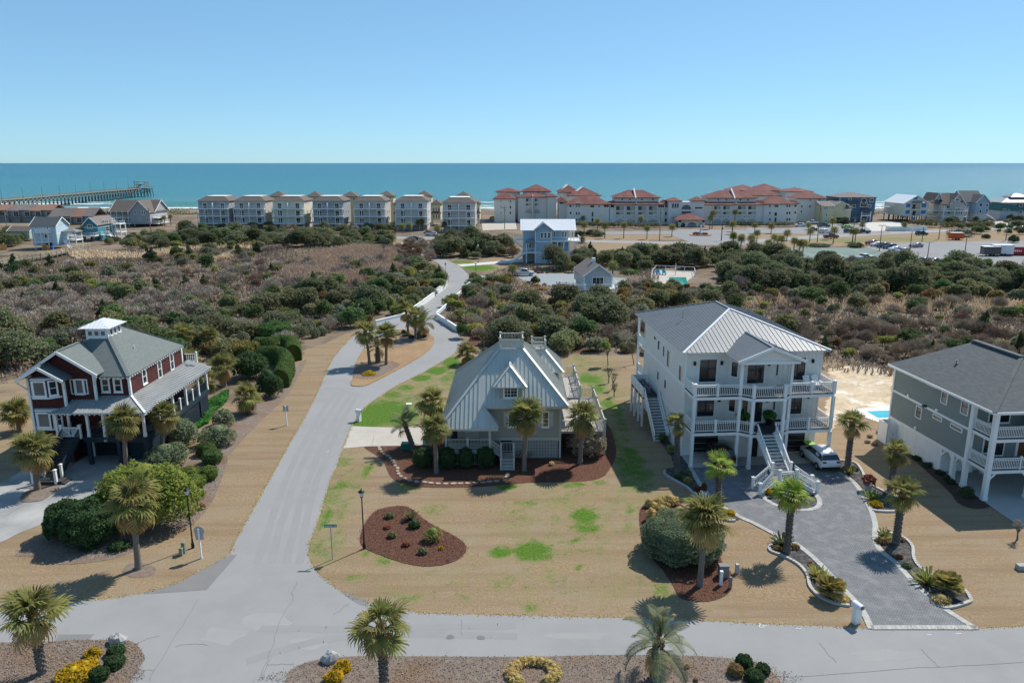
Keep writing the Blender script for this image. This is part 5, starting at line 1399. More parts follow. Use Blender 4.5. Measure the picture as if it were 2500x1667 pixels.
for u,v in((1318,1440),(1440,1640),(1640,1750)):
 x0,x1=hx(k17,u,800,pd)[0]+.45,hx(k17,v,800,pd)[0]-.45
 m=MB();n=8;r=(x1-x0)/2
 for i in range(n):
  t0,t1=math.pi*i/n,math.pi*(i+1)/n
  xa,xb=(x0+x1)/2+r*math.cos(t0),(x0+x1)/2+r*math.cos(t1)
  za,zb=pz_-2.3+1.25*math.sin(t0),pz_-2.3+1.25*math.sin(t1)
  m.slab([(xb,pd+.1,zb),(xa,pd+.1,za),(xa,pd+.1,pz_-.95),(xb,pd+.1,pz_-.95)],.5)
 m.build('portico_arch',ST,HT)
railing(HT,(hx(k17,1450,880,pd)[0],pd+.3,0),(hx(k17,1630,880,pd)[0],pd+.3,0),M['white'],h=1.0,sp=.5,bal=.16,name='balustrade')
MB().box(pa-3,pb+3,pd-2.0,-2.5,0,.15).build('portico_step',M['clay_brown'],HT)
arcade_block(k18,((-250,-130),(-105,15),(130,268),(293,430)),-400,520,385,-330,418,282,345,((400,470),(497,545)),(612,690),108)
for x in(178,300,-40,-170):arched(k18,x-12,x+12,298,330,2.95)
hblock(k18,520,575,385,.5,10,1.4)
hblock(k18,565,1040,378,0,12,3.3);hblock(k18,1030,1095,372,4,8,1.3)
for y0,y1 in((392,432),(505,545),(605,648)):
 for x in(925,965):(arched if y0<400 else lambda k,a,b,c,d,e:rectw(k,a,b,c,d,e,nx=1,tw=.08))(k18,x-12,x+12,y0,y1,0 if y0>400 else-.02)
 rectw(k18,640,662,y0,y1,0,nx=1,tw=.08)
rectw(k18,725,785,392,432,0,nx=3);arched(k18,726,762,508,572,-.02);rectw(k18,726,752,598,680,0,nx=1);rectw(k18,1042,1078,392,425,4,nx=1);rectw(k18,1042,1068,500,535,4,nx=1)
hblock(k18,270,800,240,22,14,3.4,ov=1.0);hblock(k18,60,500,165,40,14,2.6,ov=1.0);hblock(k18,400,860,165,44,14,3.2,ov=1.0);hblock(k18,910,1320,180,34,12,1.7);a,b_,zt=hblock(k18,1105,1550,288,14,13,3.2,ov=.8)
for x in(1295,1440):arched(k18,x-11,x+11,305,335,13.95)
for x in(1160,1290):rectw(k18,x-10,x+10,400,440,14,nx=1)
rectw(k18,1145,1160,480,520,14,nx=1)
# ---- beach houses to the right of the hotel
def simple(name,label,base,x0,x1,k,eave_y,depth,wall,roof,kind='hip',rh=2.5,axis='y',zb=0.0,wins=(),side=(),cat='house',lower=None,ov=.5,group=None,rz=0.0):
 F=FB(name,label,cat,base,rz,group)
 a,zt=F.at(k(x0,eave_y));b_,_=F.at(k(x1,eave_y))
 F.block(a,b_,0,depth,zb,zt,wall)
 if lower:F.block(a+.3,b_-.3,.4,depth-.3,0,zb,lower,'lower_wall')
 if kind=='hip':F.hip(a,b_,0,depth,zt,rh,roof,ov)
 else:F.gable(a,b_,0,depth,zt,rh,roof,axis,ov,wall)
 for q in wins:F.win((k(q[0],q[1]),k(q[2],q[3])),nx=q[4]if len(q)>4 else 1,nz=q[5]if len(q)>5 else 2,tw=.12,glass=q[6]if len(q)>6 else 'glass',dy=-.0)
 for q in side:Wall(F.t,(b_,0,0),(0,1,0)).window(*q,'white','white',1,2,.1,sill=False)
 F.a,F.b,F.zt=a,b_,zt
 return F
F=simple('beach_house','small pale yellow house with brown gable beside the hotel car park',k18(1590,690),1505,1660,k18,412,14,M['yellow_siding'],M['gray_brown_shingle'],'gable',1.8,'x',wins=((1522,430,1535,475),(1540,430,1553,475),(1558,430,1570,475),(1545,535,1560,575),(1540,635,1555,680),(1635,440,1648,470)))
F2a,F2z=F.at(k18(1660,420),6);F2b,_=F.at(k18(1905,420),6)
F.block(F.b,F2b,3,14,2.4,F2z,M['yellow_siding'],'wing_wall');F.gable(F.b,F2b,3,14,F2z,2.4,M['gray_brown_shingle'],'y',.5,M['yellow_siding'])
F.deck(F2b-3.4,F2b-.2,1.6,3,6.0,rail=M['util_gray']);Wall(F.t,(0,3,0),(1,0,0)).window(F2b-2.8,F2b-1.2,6.1,8.2,'white','white',2,1,.1,sill=False)
for x in(F.b+.3,F2b-.3):MB().box(x-.15,x+.15,3.1,3.4,0,2.4).build('post',M['white'],F.t)
F=simple('beach_house','tall slate-blue house with white arched picture window and flat-topped hip roof',k18(2060,665),1750,2345,k18,272,14,M['navy_siding'],M['gray_brown_shingle'],'hip',1.9,wins=((1765,290,1775,330),(1915,290,1945,325),(1965,395,2010,435,2,1),(2250,295,2298,345,2,1),(2222,395,2258,435,2,1),(2100,360,2195,425,4,1)),zb=3.0,lower=M['navy_siding'])
x_,z_=F.at(k18(2148,330))
o=MB().lathe([(.95,0),(.95,.08)],n=18).build('round_window',M['glass'],F.t);o.matrix_local=Matrix.Translation((x_,-.02,z_))@Matrix.Rotation(rad(90),4,'X')
b=MB()
for i in range(18):
 t0,t1=2*math.pi*i/18,2*math.pi*(i+1)/18
 b.bar((x_+1.15*math.cos(t0),-.1,z_+1.15*math.sin(t0)),(x_+1.15*math.cos(t1),-.1,z_+1.15*math.sin(t1)),.12,.4,up=(0,1,0))
b.build('window_surround',M['white'],F.t)
(p_,zt_),(q_,zb_)=F.at(k18(1855,335)),F.at(k18(2060,370));F.hip(p_,q_,-1.2,.5,zb_,1.2,M['dgray_shingle'],.2,name='pent_roof')
(p_,z5),(q_,z6)=F.at(k18(2090,495)),F.at(k18(2235,575));F.deck(p_,q_,-1.6,0,z6+.4);F.hip(p_,q_,-1.8,0,F.at(k18(2090,480))[1],.8,M['dgray_shingle'],.2,name='pent_roof')
for x in(p_+.15,q_-.15):MB().box(x-.12,x+.12,-1.55,-1.31,0,z5).build('post',M['white'],F.t)
Wall(F.t,(0,.4,0),(1,0,0)).window(p_+.8,q_-.8,.3,2.5,'white','white',2,2,.2,sill=False,name='entry_door')
F=simple('beach_house','cream gabled house on piles with bright blue storm shutters',k19(620,600),445,830,k19,300,18,M['cream_siding'],M['white_metal'],'gable',3.4,'y',zb=2.6,ov=.4)
for q in((475,312,535,368),(725,312,788,368),(465,415,525,470),(712,418,778,470),(590,205,650,245),(558,530,608,600)):
 (a,z1),(b_,z0)=F.at(k19(q[0],q[1])),F.at(k19(q[2],q[3]));F.front.panel(a,b_,z0,z1,'shutter_blue','storm_shutter',.08)
for y0,y1 in((315,398),(420,500)):
 (a,z1),(b_,z0)=F.at(k19(565,y0)),F.at(k19(685,y1));F.front.panel(a,b_,z0,z1,'taupe_siding','balcony_recess',.02);F.front.window(a+.3,a+1.8,z0+.1,z0+2.2,'white','white',2,1,.1,sill=False,name='sliding_door');F.deck(a,b_,-.9,0,z0,rail=M['steel'])
F.hip(*sorted((F.at(k19(560,285))[0],F.at(k19(735,285))[0])),-1.2,.3,F.at(k19(600,290))[1],.7,M['gray_metal_roof'],.3,name='pent_roof')
for i in range(6):
 for yy in(.3,6,12,17):MB().box(F.a+i*(F.b-F.a)/5-.15,F.a+i*(F.b-F.a)/5+.15,yy,yy+.3,0,2.6).build('pile',M['pile'],F.t)
for z in(3.2,6.2):F.deck(F.a-2.2,F.a,9,16,z)
xl=F.a;ls=Wall(F.t,(F.a,18,0),(0,-1,0))
F=simple('beach_house','greige multi-gabled house with arched attic windows and white tiered balconies',k19(1250,600),1050,1440,k19,318,16,M['taupe_siding'],M['brown_shingle'],'hip',4.6,zb=3.4,lower=M['pale_siding'],ov=.5,wins=((1120,345,1172,385,2,1),(1330,348,1378,388,2,1),(1245,300,1285,342,2,1),(1320,440,1365,478,2,1),(1245,395,1275,432,1,1),(1130,440,1170,475,2,1)))
a,z=F.at(k19(1160,300));b_,_=F.at(k19(1390,300));F.block(a,b_,-1.0,6,F.zt-2,z,M['taupe_siding'],'gable_bay');F.gable(a,b_,-1.0,9,z,4.2,M['brown_shingle'],'y',.5,M['taupe_siding'])
wg=Wall(F.t,(0,-1.0,0),(1,0,0))
for q in((1180,255,1215,295),(1318,255,1355,295)):
 (c,z1),(d,z0)=F.at(k19(q[0],q[1])),F.at(k19(q[2],q[3]));wg.window(c,d,z0,z1,'white','white',2,1,.1,sill=False)
(c,z1),(d,z0)=F.at(k19(1245,235)),F.at(k19(1290,262));wg.window(c,d,z0,z1,'white','white',2,1,.15,sill=False,name='attic_window')
a2,z2=F.at(k19(930,245),3);b2,_=F.at(k19(1040,245),3);F.block(a2,F.a,3,13,3.4,z2,M['taupe_siding'],'wing_wall');F.gable(a2,b2,3,13,z2,3.0,M['brown_shingle'],'y',.4,M['taupe_siding'])
F.hip(F.at(k19(870,290),2)[0],F.a,1.5,4,F.at(k19(900,295),2)[1],1.5,M['brown_shingle'],.3,name='pent_roof')
for y_ in(410,500):
 zz=F.at(k19(1200,y_+10))[1];F.deck(F.a,F.b,-1.8,0,zz);F.deck(a2-2.5,F.a,1.5,3,zz)
zz=F.at(k19(1200,372))[1];F.deck(F.at(k19(1225,372))[0],F.at(k19(1310,372))[0],-1.9,0,zz)
for x in(F.a+.2,F.at(k19(1220,400))[0],F.at(k19(1310,400))[0],F.b-.2):MB().box(x-.12,x+.12,-1.75,-1.5,0,F.zt-1).build('post',M['white'],F.t)
for x in(F.a+.6,(F.a+F.b)/2+.4):Wall(F.t,(0,.4,0),(1,0,0)).garage(x,x+4.2,.05,2.4,'white','white',3)
F=simple('beach_house','light blue two-gabled house with grey shingle roof and white garage level',k19(1640,585),1590,1805,k19,280,17,M['ltblue_siding'],M['dgray_shingle'],'gable',3.2,'y',zb=3.4,lower=M['pale_siding'],wins=((1645,305,1680,355,1,1),(1750,315,1775,355,1,1),(1640,408,1668,452,1,2),(1745,400,1772,440,1,2)))
a,z=F.at(k19(1410,270),4);F.block(a,F.a,4,17,3.4,z,M['ltblue_siding'],'wing_wall');F.gable(a,F.b,4,17,z,4.6,M['dgray_shingle'],'x',.5,M['ltblue_siding'])
F.block(a,F.b,1,16,0,3.4,M['pale_siding'],'lower_wall')if 0 else None
stairs(F.t,(F.b+4.5,.5,0),(F.b+.5,3.5,3.4),1.4,12,M['white'],M['white'],M['white']);railing(F.t,(F.b+4.0,.0,0),(F.b+.2,2.9,3.4),M['white'],sp=.4,name='stair_railing')
F=simple('beach_house','sea-green house with small rooftop cupola and pale grey metal roof',k19(2300,570),1995,2600,k19,292,16,M['green_blue_siding'],M['gray_metal_roof'],'hip',2.4,zb=4.2,lower=M['pale_siding'],wins=((2030,288,2075,308,2,1),(2108,295,2145,315,2,1),(2180,303,2222,325,2,1),(2285,310,2325,355,2,1),(2280,420,2315,460,2,1),(2020,392,2060,415,2,1),(2100,405,2118,425,1,1)))
a,z=F.at(k19(2150,205),5);b_,_=F.at(k19(2420,205),5);F.block(a,b_,5,11,F.zt+.8,z,M['green_blue_siding'],'cupola');F.hip(a,b_,5,11,z,1.7,M['gray_metal_roof'],.8)
Wall(F.t,(0,5,0),(1,0,0)).window(a+4.2,b_-.6,z-1.1,z-.3,'white','white',3,1,.08,sill=False)
# ---- houses on the left by the pier
F=simple('beach_house','pale blue gabled house with two stacked balconies and blue bin beside it',k13(1000,945),548,990,k13,515,6.6,M['ltblue_trim_siding'],M['dgray_shingle'],'gable',2.3,'x',zb=1.0,wins=((628,545,652,585,1,1),(840,545,868,585,1,1),(690,670,712,705,1,1),(800,680,875,740,2,1)),ov=.4)
for y_ in(632,805):
 (a,z),(b_,_)=F.at(k13(665,y_)),F.at(k13(925,y_));F.deck(a,b_,-1.4,0,z)
for x in(a+.1,(a+b_)/2,b_-.1):MB().box(x-.1,x+.1,-1.35,-1.15,0,z+3.2).build('post',M['white'],F.t)
F.block(F.at(k13(820,800))[0],F.at(k13(930,800))[0],-.05,.02,.0,2.0,M['dark'],'carport_shade_panel');sd=Wall(F.t,(F.b,0,0),(0,1,0))  # flat dark panel painted in for the shade inside the carport
sd.panel(0,6.6,F.zt*.62,F.zt*.62+.2,'white','band_board',.04)
F.deck(F.b,F.b+4.4,2.5,6.4,F.zt*.36);F.hip(F.b,F.b+4.2,2.8,6.2,F.zt*.36+2.5,.9,M['gray_metal_roof'],.4,name='porch_roof')
for x,y in((F.b+4.2,2.7),(F.b+2.2,2.7),(F.b+4.2,6.1)):MB().box(x-.1,x+.1,y-.1,y+.1,0,F.zt*.36+2.5).build('post',M['white'],F.t)
stairs(F.t,(F.b+3.8,.2,0),(F.b+1.2,1.8,F.zt*.34),1.0,9,M['white'],M['white'],M['white'])
F=simple('beach_house','teal gabled house with white balcony towers on pale piles',k13(1745,800),1500,1740,k13,490,12.0,M['teal_siding'],M['gray_brown_shingle'],'gable',2.2,'y',zb=2.1,wins=((1568,505,1660,572,3,1),(1640,655,1680,715,1,1),(1685,650,1725,702,2,1)),side=((3.8,4.7,5.6,6.8),(6.0,6.9,5.6,6.8),(9.2,10.1,5.6,6.8),(10.4,11.3,5.6,6.8),(5.0,7.0,2.9,4.5)))
F.front.panel(F.a,F.b,4.55,4.72,'white','band_board',.05);Wall(F.t,(F.b,0,0),(0,1,0)).panel(0,12,4.55,4.72,'white','band_board',.05)
F.deck(F.a-4.2,F.b+.2,-2.6,0,2.1,sp=.4);F.deck(F.b,F.b+3.4,8.5,12.5,2.3,sp=.4);F.deck(F.b,F.b+3.2,8.5,12.5,5.2,sp=.4);F.deck(F.b,F.b+2.6,1.2,3.4,2.0,sp=.4)
for x,y in((F.b+3.2,8.7),(F.b+3.2,12.2),(F.b+1.6,8.7),(F.b+.2,8.7)):MB().box(x-.12,x+.12,y-.12,y+.12,0,5.0).build('post',M['white'],F.t)
for i in range(5):
 for yy in(-2.4,1,6,11):MB().box(F.a-4+i*2.6,F.a-3.75+i*2.6,yy,yy+.25,0,2.1).build('pile',M['pile'],F.t)
stairs(F.t,(F.b+5.4,1.6,0),(F.b+2.6,2.2,2.0),1.0,8,M['white'],M['white'],M['white']);railing(F.t,(F.b+5.4,1.0,0),(F.b+2.6,1.6,2.0),M['white'],sp=.5,name='stair_railing')
F.block(F.a+2.5,F.b-.3,1.0,8,0,2.1,M['teal_siding'],'storage_wall')
F=simple('storage_shed','small mint green shed on crossed timber piles with grey roof',k13(370,800),150,515,k13,612,5.0,M['mint_siding'],M['brown_shingle'],'gable',1.3,'x',zb=.9,cat='shed',ov=.5)
F.gable(F.a,F.b,-.2,5.2,F.zt,0.01,M['brown_shingle'],'x',.1)if 0 else None
for i in range(6):MB().bar((F.a+i*(F.b-F.a)/5,.2,0),(F.a+min(5,i+.6)*(F.b-F.a)/5,.2,.9),.16,.16).build('pile',M['wood'],F.t)
F=simple('beach_house','large grey gabled house with twin-tier porch behind the teal one',k12(1270,640),1160,1340,k12,500,16,M['gray_siding'],M['brown_shingle'],'gable',4.4,'y',zb=1.2,wins=((1205,500,1222,522,1,1),(1272,495,1285,530,1,1),(1290,495,1303,530,1,1),(1248,563,1262,583,1,1),(1318,560,1332,590,1,1)))
a,z=F.at(k12(1000,498),5);F.block(a,F.a,6,16,1.2,z,M['gray_siding'],'wing_wall');F.gable(a,F.b,4,17,z,4.4,M['brown_shingle'],'x',.5,M['gray_siding'])
for zz in(z-2.6,z-5.6):F.deck(a,F.a,3.5,6,max(1.3,zz));F.deck(F.b,F.b+2.2,2,12,max(1.3,zz))
for i in range(5):
 x=a+.2+i*(F.a-a-.4)/4;MB().box(x-.12,x+.12,3.6,3.85,0,z).build('post',M['white'],F.t)
 if i<4:Wall(F.t,(0,6,0),(1,0,0)).window(x+.5,x+1.6,z-2.4,z-.5,'white','white',1,1,.12,sill=False)
for(x0,x1,yr,ye,yb,ybase,lab,cols)in((65,465,440,495,545,600,'low grey motel row with orange-brown roof under the pier',(0,0,1,1)),(425,840,470,550,585,620,'low motel row with mauve-brown roof behind the teal house',(0,0,1,0)),(-60,60,440,490,540,598,'end of the motel row at the beach with orange roof and a skylight',(1,)),(955,1100,435,500,520,590,'short orange-brown roofed motel row behind the large grey house',(1,0))):
 F=FB('motel_row',lab,'building',k12((x0+x1)/2,ybase),0,'brown-roofed motel rows by the beach')
 a,z0=F.at(k12(x0,ye));b_,_=F.at(k12(x1,ye));zr=F.at(k12(x0,yr),6)[1]
 F.block(a,b_,1,11,0,z0,M['gray_siding'])
 n=len(cols)
 for i,c in enumerate(cols):
  u0,u1=a+(b_-a)*i/n,a+(b_-a)*(i+1)/n
  dzz=.25*(i%2)
  roof_slab(F.t,[(u0,0,z0+dzz),(u1,0,z0+dzz),(u1,6,zr+dzz),(u0,6,zr+dzz)],M['clay_brown' if c else 'gray_brown_shingle'],.25);roof_slab(F.t,[(u1,12,z0+dzz),(u0,12,z0+dzz),(u0,6,zr+dzz),(u1,6,zr+dzz)],M['clay_brown' if c else 'gray_brown_shingle'],.25)
  Wall(F.t,(0,1,0),(1,0,0)).window(u0+2,u0+4,z0-2.6,z0-.5,'white','white',2,1,.12,sill=False);MB().box(u0-.12,u0+.12,-.3,1,0,z0).build('party_wall',M['gray_siding'],F.t)
  F.deck(u0+.3,u1-.3,-.6,1,max(.4,z0-2.8),M['wood'],M['wood'])
# ---- pale blue house by the bend
E_=FB('beach_house','pale blue three-storey house with bright white metal roof, side deck and long front stair','house',k8(565,805))
def ex(x,y,dy=0):return E_.at(k8(x,y),dy)
SB,SW=M['sky_siding'],M['sky_lower']
e1x=ex(830,300)[0];zt=ex(565,285)[1];zfl1=ex(565,630)[1];zfl2=ex(565,458)[1]
E_.block(0,e1x,0,9,zfl1,zt,SB);E_.block(0,e1x,.02,9,0,zfl1,SW,'lower_wall')
lx0=ex(370,300,2)[0];E_.block(lx0,0,2,10,zfl1,zt,SB,'wing_wall');E_.block(lx0,0,3.5,10,0,zfl1,M['gray_siding'],'lower_wall')
rx1=ex(1100,300,2)[0];E_.block(e1x,rx1,2.4,10,zfl1,zt,SB,'wing_wall');E_.block(e1x,rx1,3.5,10,0,zfl1,M['gray_siding'],'lower_wall')
E_.front.panel(0,e1x,zfl1-.12,zfl1+.12,'white','band_board',.05);E_.front.panel(0,e1x,zfl2-.12,zfl2+.12,'white','band_board',.05)
for x in(0,e1x,lx0):MB().box(x-.12,x+.12,-.06 if x!=lx0 else 1.94,.12 if x!=lx0 else 2.1,0,zt).build('corner_board',M['white'],E_.t)
rz0=ex(330,275,0)[1];xa,xb=ex(330,275,1)[0],ex(1225,262,1)[0]
zr=zt+2.6
for pts in([(xa,1.2,zt),(xb,1.2,zt),(xb,6.2,zr),(xa,6.2,zr)],[(xb,11.2,zt),(xa,11.2,zt),(xa,6.2,zr),(xb,6.2,zr)]):seam_roof(E_.t,pts,M['white_metal'],sp=.6,name='roof_panel')
gxm=(e1x)/2;gp_=zt+2.1
for pts in([(-.6,-.6,zt),(gxm,-.6,gp_),(gxm,5.2,gp_),(-.6,1.2,zt)],[(gxm,-.6,gp_),(e1x+.6,-.6,zt),(e1x+.6,1.2,zt),(gxm,5.2,gp_)]):seam_roof(E_.t,pts,M['white_metal'],sp=.6,name='roof_panel',u=(0,1,0))
MB().slab([(0,0,zt),(e1x,0,zt),(gxm,0,gp_-.15)],.2).build('gable_wall',SB,E_.t);MB().slab([(xa+.4,9,zt),(xa+.4,3,zt),(xa+.4,6.2,zr-.2)],.2).build('gable_wall',SB,E_.t)
for sg in((-.6,zt),(e1x+.6,zt)):MB().bar((sg[0],-.66,sg[1]-.05),(gxm,-.66,gp_-.05),.08,.25).build('barge_board',SW,E_.t)
for q in((655,318,690,400),(712,318,748,400),(768,318,805,400)):E_.win((k8(q[0],q[1]),k8(q[2],q[3])),nx=1,nz=2,tw=.14)
for q in((838,312,850,388),(865,310,890,388),(992,305,1020,382),(1036,305,1065,382),(845,470,878,552),(918,470,972,552),(1000,470,1025,545)):E_.win((k8(q[0],q[1]),k8(q[2],q[3])),nx=1,nz=2,tw=.14,dy=2.4)
for q in((432,490,452,560),(470,490,498,560)):E_.win((k8(q[0],q[1]),k8(q[2],q[3])),nx=1,nz=2,tw=.12,dy=2.0)
dx1=ex(1290,380,0)[0]
E_.deck(e1x,dx1,0,2.4,zfl2+.2,sp=.4);E_.deck(rx1,dx1,2.4,8,zfl2+.2,sides='r',sp=.4);E_.deck(e1x,rx1+2.5,0,2.4,zfl1+.2,sp=.4)
for x in(e1x+1.6,e1x+3.2,rx1,rx1+1.6):MB().box(x-.14,x+.14,.1,.38,0,zfl2).build('post',M['white'],E_.t)
for x in(rx1+.6,ex(1195,300,0)[0]):MB().box(x-.14,x+.14,1.6,1.9,zfl2,zt).build('post',M['white'],E_.t)
E_.hip(lx0+.9,0,.2,2.2,zfl2-.1,.9,M['gray_metal_roof'],.3,name='porch_roof');E_.deck(lx0+.8,-.1,.2,2,zfl1,sp=.4)
for x in(lx0+.9,):MB().box(x-.15,x+.15,.25,.55,0,zfl2).build('post',M['white'],E_.t)
fx=ex(180,760,0)[0]
stairs(E_.t,(fx,.8,0),(lx0+.8,1.1,zfl1),1.3,14,M['white'],SB,M['white'],.1)
for yy in(.2,1.7):railing(E_.t,(fx,yy,0),(lx0+.8,yy,zfl1),M['white'],sp=.6,name='stair_railing')
E_.deck(lx0-2.6,lx0,4,8,zfl2+.1,sp=.4)
for i in range(3):MB().bar((lx0-2.4,4.2+i*1.6,zfl2-.3),(lx0,4.2+i*1.6,zfl2-2.2),.14,.16).build('knee_brace',M['white'],E_.t)
Wall(E_.t,(lx0,10,0),(0,-1,0)).window(2,3.4,zfl2+.4,zfl2+2.4,'white','white',2,1,.12,sill=False)
# ---- grey cottage on piles with the ramp
K_=FB('beach_cottage','small grey gabled cottage on white piles with deck and access ramp','house',k8(1510,1385),rad(5))
def cxz(x,y,dy=0):return K_.at(k8(x,y),dy)
dz_=cxz(1510,1215)[1]
a,z=cxz(1365,985,2.4);b_,_=cxz(1815,985,2.4);zt=z
CG=mat('pale_grey_cottage_siding',(.50,.505,.50),.8,(.46,.465,.46),.5,lap=.2)
K_.block(a,b_,2.4,13.5,dz_,zt,CG);K_.block(a+.2,b_-.2,3,13,0,dz_-.3,M['taupe_siding'],'lower_wall')
K_.gable(a,b_,2.4,13.5,zt,cxz(1590,820,2.4)[1]-zt,M['gray_brown_shingle'],'y',.45,CG)
wf=Wall(K_.t,(0,2.4,0),(1,0,0));(p_,z1),(q_,z0)=cxz(1500,1030,2.4),cxz(1670,1140,2.4);wf.window(p_,q_,max(z0,dz_+.05),z1,'white','white',3,1,.12,sill=False,name='glazed_doors')
wl_=Wall(K_.t,(a,13.5,0),(0,-1,0))
for y in(1.0,2.2,5.2,7.0,8.8):wl_.window(y,y+.9,dz_+.7,zt-.35,'white','white',1,2,.12,sill=False)
for x,y in((a-.02,13.4),(a,2.42),(b_,2.42)):MB().box(x-.12,x+.12,y-.12,y+.12,dz_,zt).build('corner_board',M['white'],K_.t)
K_.deck(a-.3,cxz(1870,1200)[0],0,2.4,dz_,sp=.25);K_.deck(b_,b_+1.2,2.4,5,dz_,sides='r',sp=.3)
for x in(a-.2,cxz(1510,1200)[0],cxz(1685,1200)[0],cxz(1860,1200)[0]):MB().box(x-.12,x+.12,.05,.3,0,dz_+1.05).build('post',M['white'],K_.t)
m=K_.t;MB().box((a+b_)/2-.35,(a+b_)/2+.35,7.2,7.9,zt+.8,zt+2.7).build('cupola',M['white'],m)
def ramp(p,q,w=1.4):
 p,q=V3(p),V3(q);d=(q-p);s=V3((-d.y,d.x,0)).normalized()*w/2
 MB().hexa([p-s-V3((0,0,.15)),q-s-V3((0,0,.15)),q+s-V3((0,0,.15)),p+s-V3((0,0,.15)),p-s,q-s,q+s,p+s]).build('ramp_deck',M['deck'],m)
 for k_ in(-1,1):railing(m,p+s*k_,q+s*k_,M['white'],h=.95,sp=.3,name='ramp_railing')
 n=max(2,int(d.length/1.3))
 for i in range(n+1):
  c=p+d*i/n
  for k_ in(-1,1):MB().box(c.x+s.x*k_-.08,c.x+s.x*k_+.08,c.y+s.y*k_-.08,c.y+s.y*k_+.08,0,max(.1,c.z-.05)).build('ramp_pile',M['white'],m)
ramp((a-1.2,.8,dz_-.05),(a-3.4,9.5,dz_-.75));ramp((a-2.6,.6,dz_-.1),(a-6.0,8.5,.35));K_.deck(a-3.6,a-.3,-.6,1.0,dz_-.06,M['deck_wood'],sides='f',sp=.25)
# ---- fishing pier
_a,_b=G(-60,494,5.6),G(338,460,5.6)
P0,P1=V3((_a.x,_a.y,0)),V3((_b.x,_b.y,0))
pier=thing('fishing_pier','long timber fishing pier on braced piles running out to a covered end','pier',P0,math.atan2(P1.y-P0.y,P1.x-P0.x))
PL=(P1-P0).length;PZ=5.6
MB().box(-60,PL,-2.6,2.6,PZ-.3,PZ).build('pier_deck',M['wood'],pier);MB().box(PL,PL+14,-8,8,PZ-.3,PZ).build('pier_head',M['wood'],pier)
for s_ in(-2.6,2.6):railing(pier,(-60,s_,PZ),(PL,s_,PZ),M['wood'],h=1.2,sp=2.2,bal=.16,top=.2)
for q in(((PL,-8),(PL+14,-8)),((PL+14,-8),(PL+14,8)),((PL,8),(PL+14,8))):railing(pier,(*q[0],PZ),(*q[1],PZ),M['wood'],h=1.2,sp=2.2,bal=.16,top=.2)
bent=MB()
for y in(-2.2,2.2):bent.tube((0,y*1.5,-7.5),(0,y,PZ-.3),.24,.2,6)
bent.tube((0,0,-7.5),(0,0,PZ-.3),.22,.2,6);bent.bar((0,-3.0,PZ-4.4),(0,2.2,PZ-.6),.12,.28);bent.bar((.2,3.0,PZ-4.4),(.2,-2.2,PZ-.6),.12,.28);bent.bar((0,-2.8,PZ-.55),(0,2.8,PZ-.55),.3,.4)
bm_=bent.mesh('pile_bent');bm_.materials.append(M['pile'])
brm=MB().bar((0,-2.9,PZ-3.6),(4.6,-2.9,PZ-.7),.14,.3).mesh('diagonal_brace');brm.materials.append(M['wood'])
for i in range(int((PL+56)/5)):
 o=put('pile_bent',bm_,pier,(-58+i*5.0,0,0));put('diagonal_brace',brm,o,(.1,0,0))
for y in(-6.5,6.5):
 for i in range(3):put('pile_bent',bm_,pier,(PL+2+i*5.5,y*.6,0))
MB().box(PL+2,PL+12,-5,5,PZ+5.4,PZ+5.7).build('shelter_roof',M['wood'],pier);MB().box(PL+3,PL+11,-4,4,PZ+2.8,PZ+3.0).build('upper_deck',M['wood'],pier);railing(pier,(PL+3,-4,PZ+3),(PL+11,-4,PZ+3),M['wood'],h=1.1,sp=1)
for x in(PL+3,PL+7,PL+11):
 for y in(-4,4):MB().box(x-.15,x+.15,y-.15,y+.15,PZ,PZ+5.4).build('shelter_post',M['wood'],pier)
stairs(pier,(PL-6,-1,PZ),(PL+3,-1,PZ+2.9),2,12,M['wood'],M['wood'],M['wood'])
for i in range(9):
 o=MB().tube((20+i*22,-2.7,PZ),(20+i*22,-2.7,PZ+6.5),.1,.07,5).build('lamp_post',M['pile'],pier)
# ---- timber boardwalk over the marsh, highway guardrail, low white road walls
bw=thing('boardwalk','pale timber boardwalk with railings crossing the marsh by the pale blue house','boardwalk',(0,0,0))
WK=[G(*k13(x,y))for x,y in((-250,1330),(0,1265),(400,1180),(800,1130),(1200,1040),(1580,945))]
for i in range(len(WK)-1):
 p,q=WK[i]+V3((0,0,.9)),WK[i+1]+V3((0,0,.9));d=(q-p);s=V3((-d.y,d.x,0)).normalized()*.9
 MB().hexa([p-s-V3((0,0,.12)),q-s-V3((0,0,.12)),q+s-V3((0,0,.12)),p+s-V3((0,0,.12)),p-s,q-s,q+s,p+s]).build('deck_boards',M['wood'],bw)
 for k_ in(-1,1):
  b=MB();b.bar(p+s*k_+V3((0,0,1.0)),q+s*k_+V3((0,0,1.0)),.2,.1);b.bar(p+s*k_+V3((0,0,.5)),q+s*k_+V3((0,0,.5)),.06,.14);b.build('handrail',M['wood_new'],bw)
  for j in range(int(d.length/2.4)+1):
   c=p+d*(j*2.4/d.length)+s*k_;MB().box(c.x-.08,c.x+.08,c.y-.08,c.y+.08,-.1,1.95).build('post',M['wood'],bw)
gr=thing('guardrail','steel guardrail on short posts along the far highway','guardrail',(0,0,0))
GL=spline([G(*p)for p in((300,572),(530,572.5),(720,572.5))],6)
for p,q in zip(GL,GL[1:]):
 MB().bar(p+V3((0,0,.65)),q+V3((0,0,.65)),.08,.32).build('rail',M['steel'],gr);MB().box(p.x-.07,p.x+.07,p.y,p.y+.14,0,.7).build('post',M['wood'],gr)
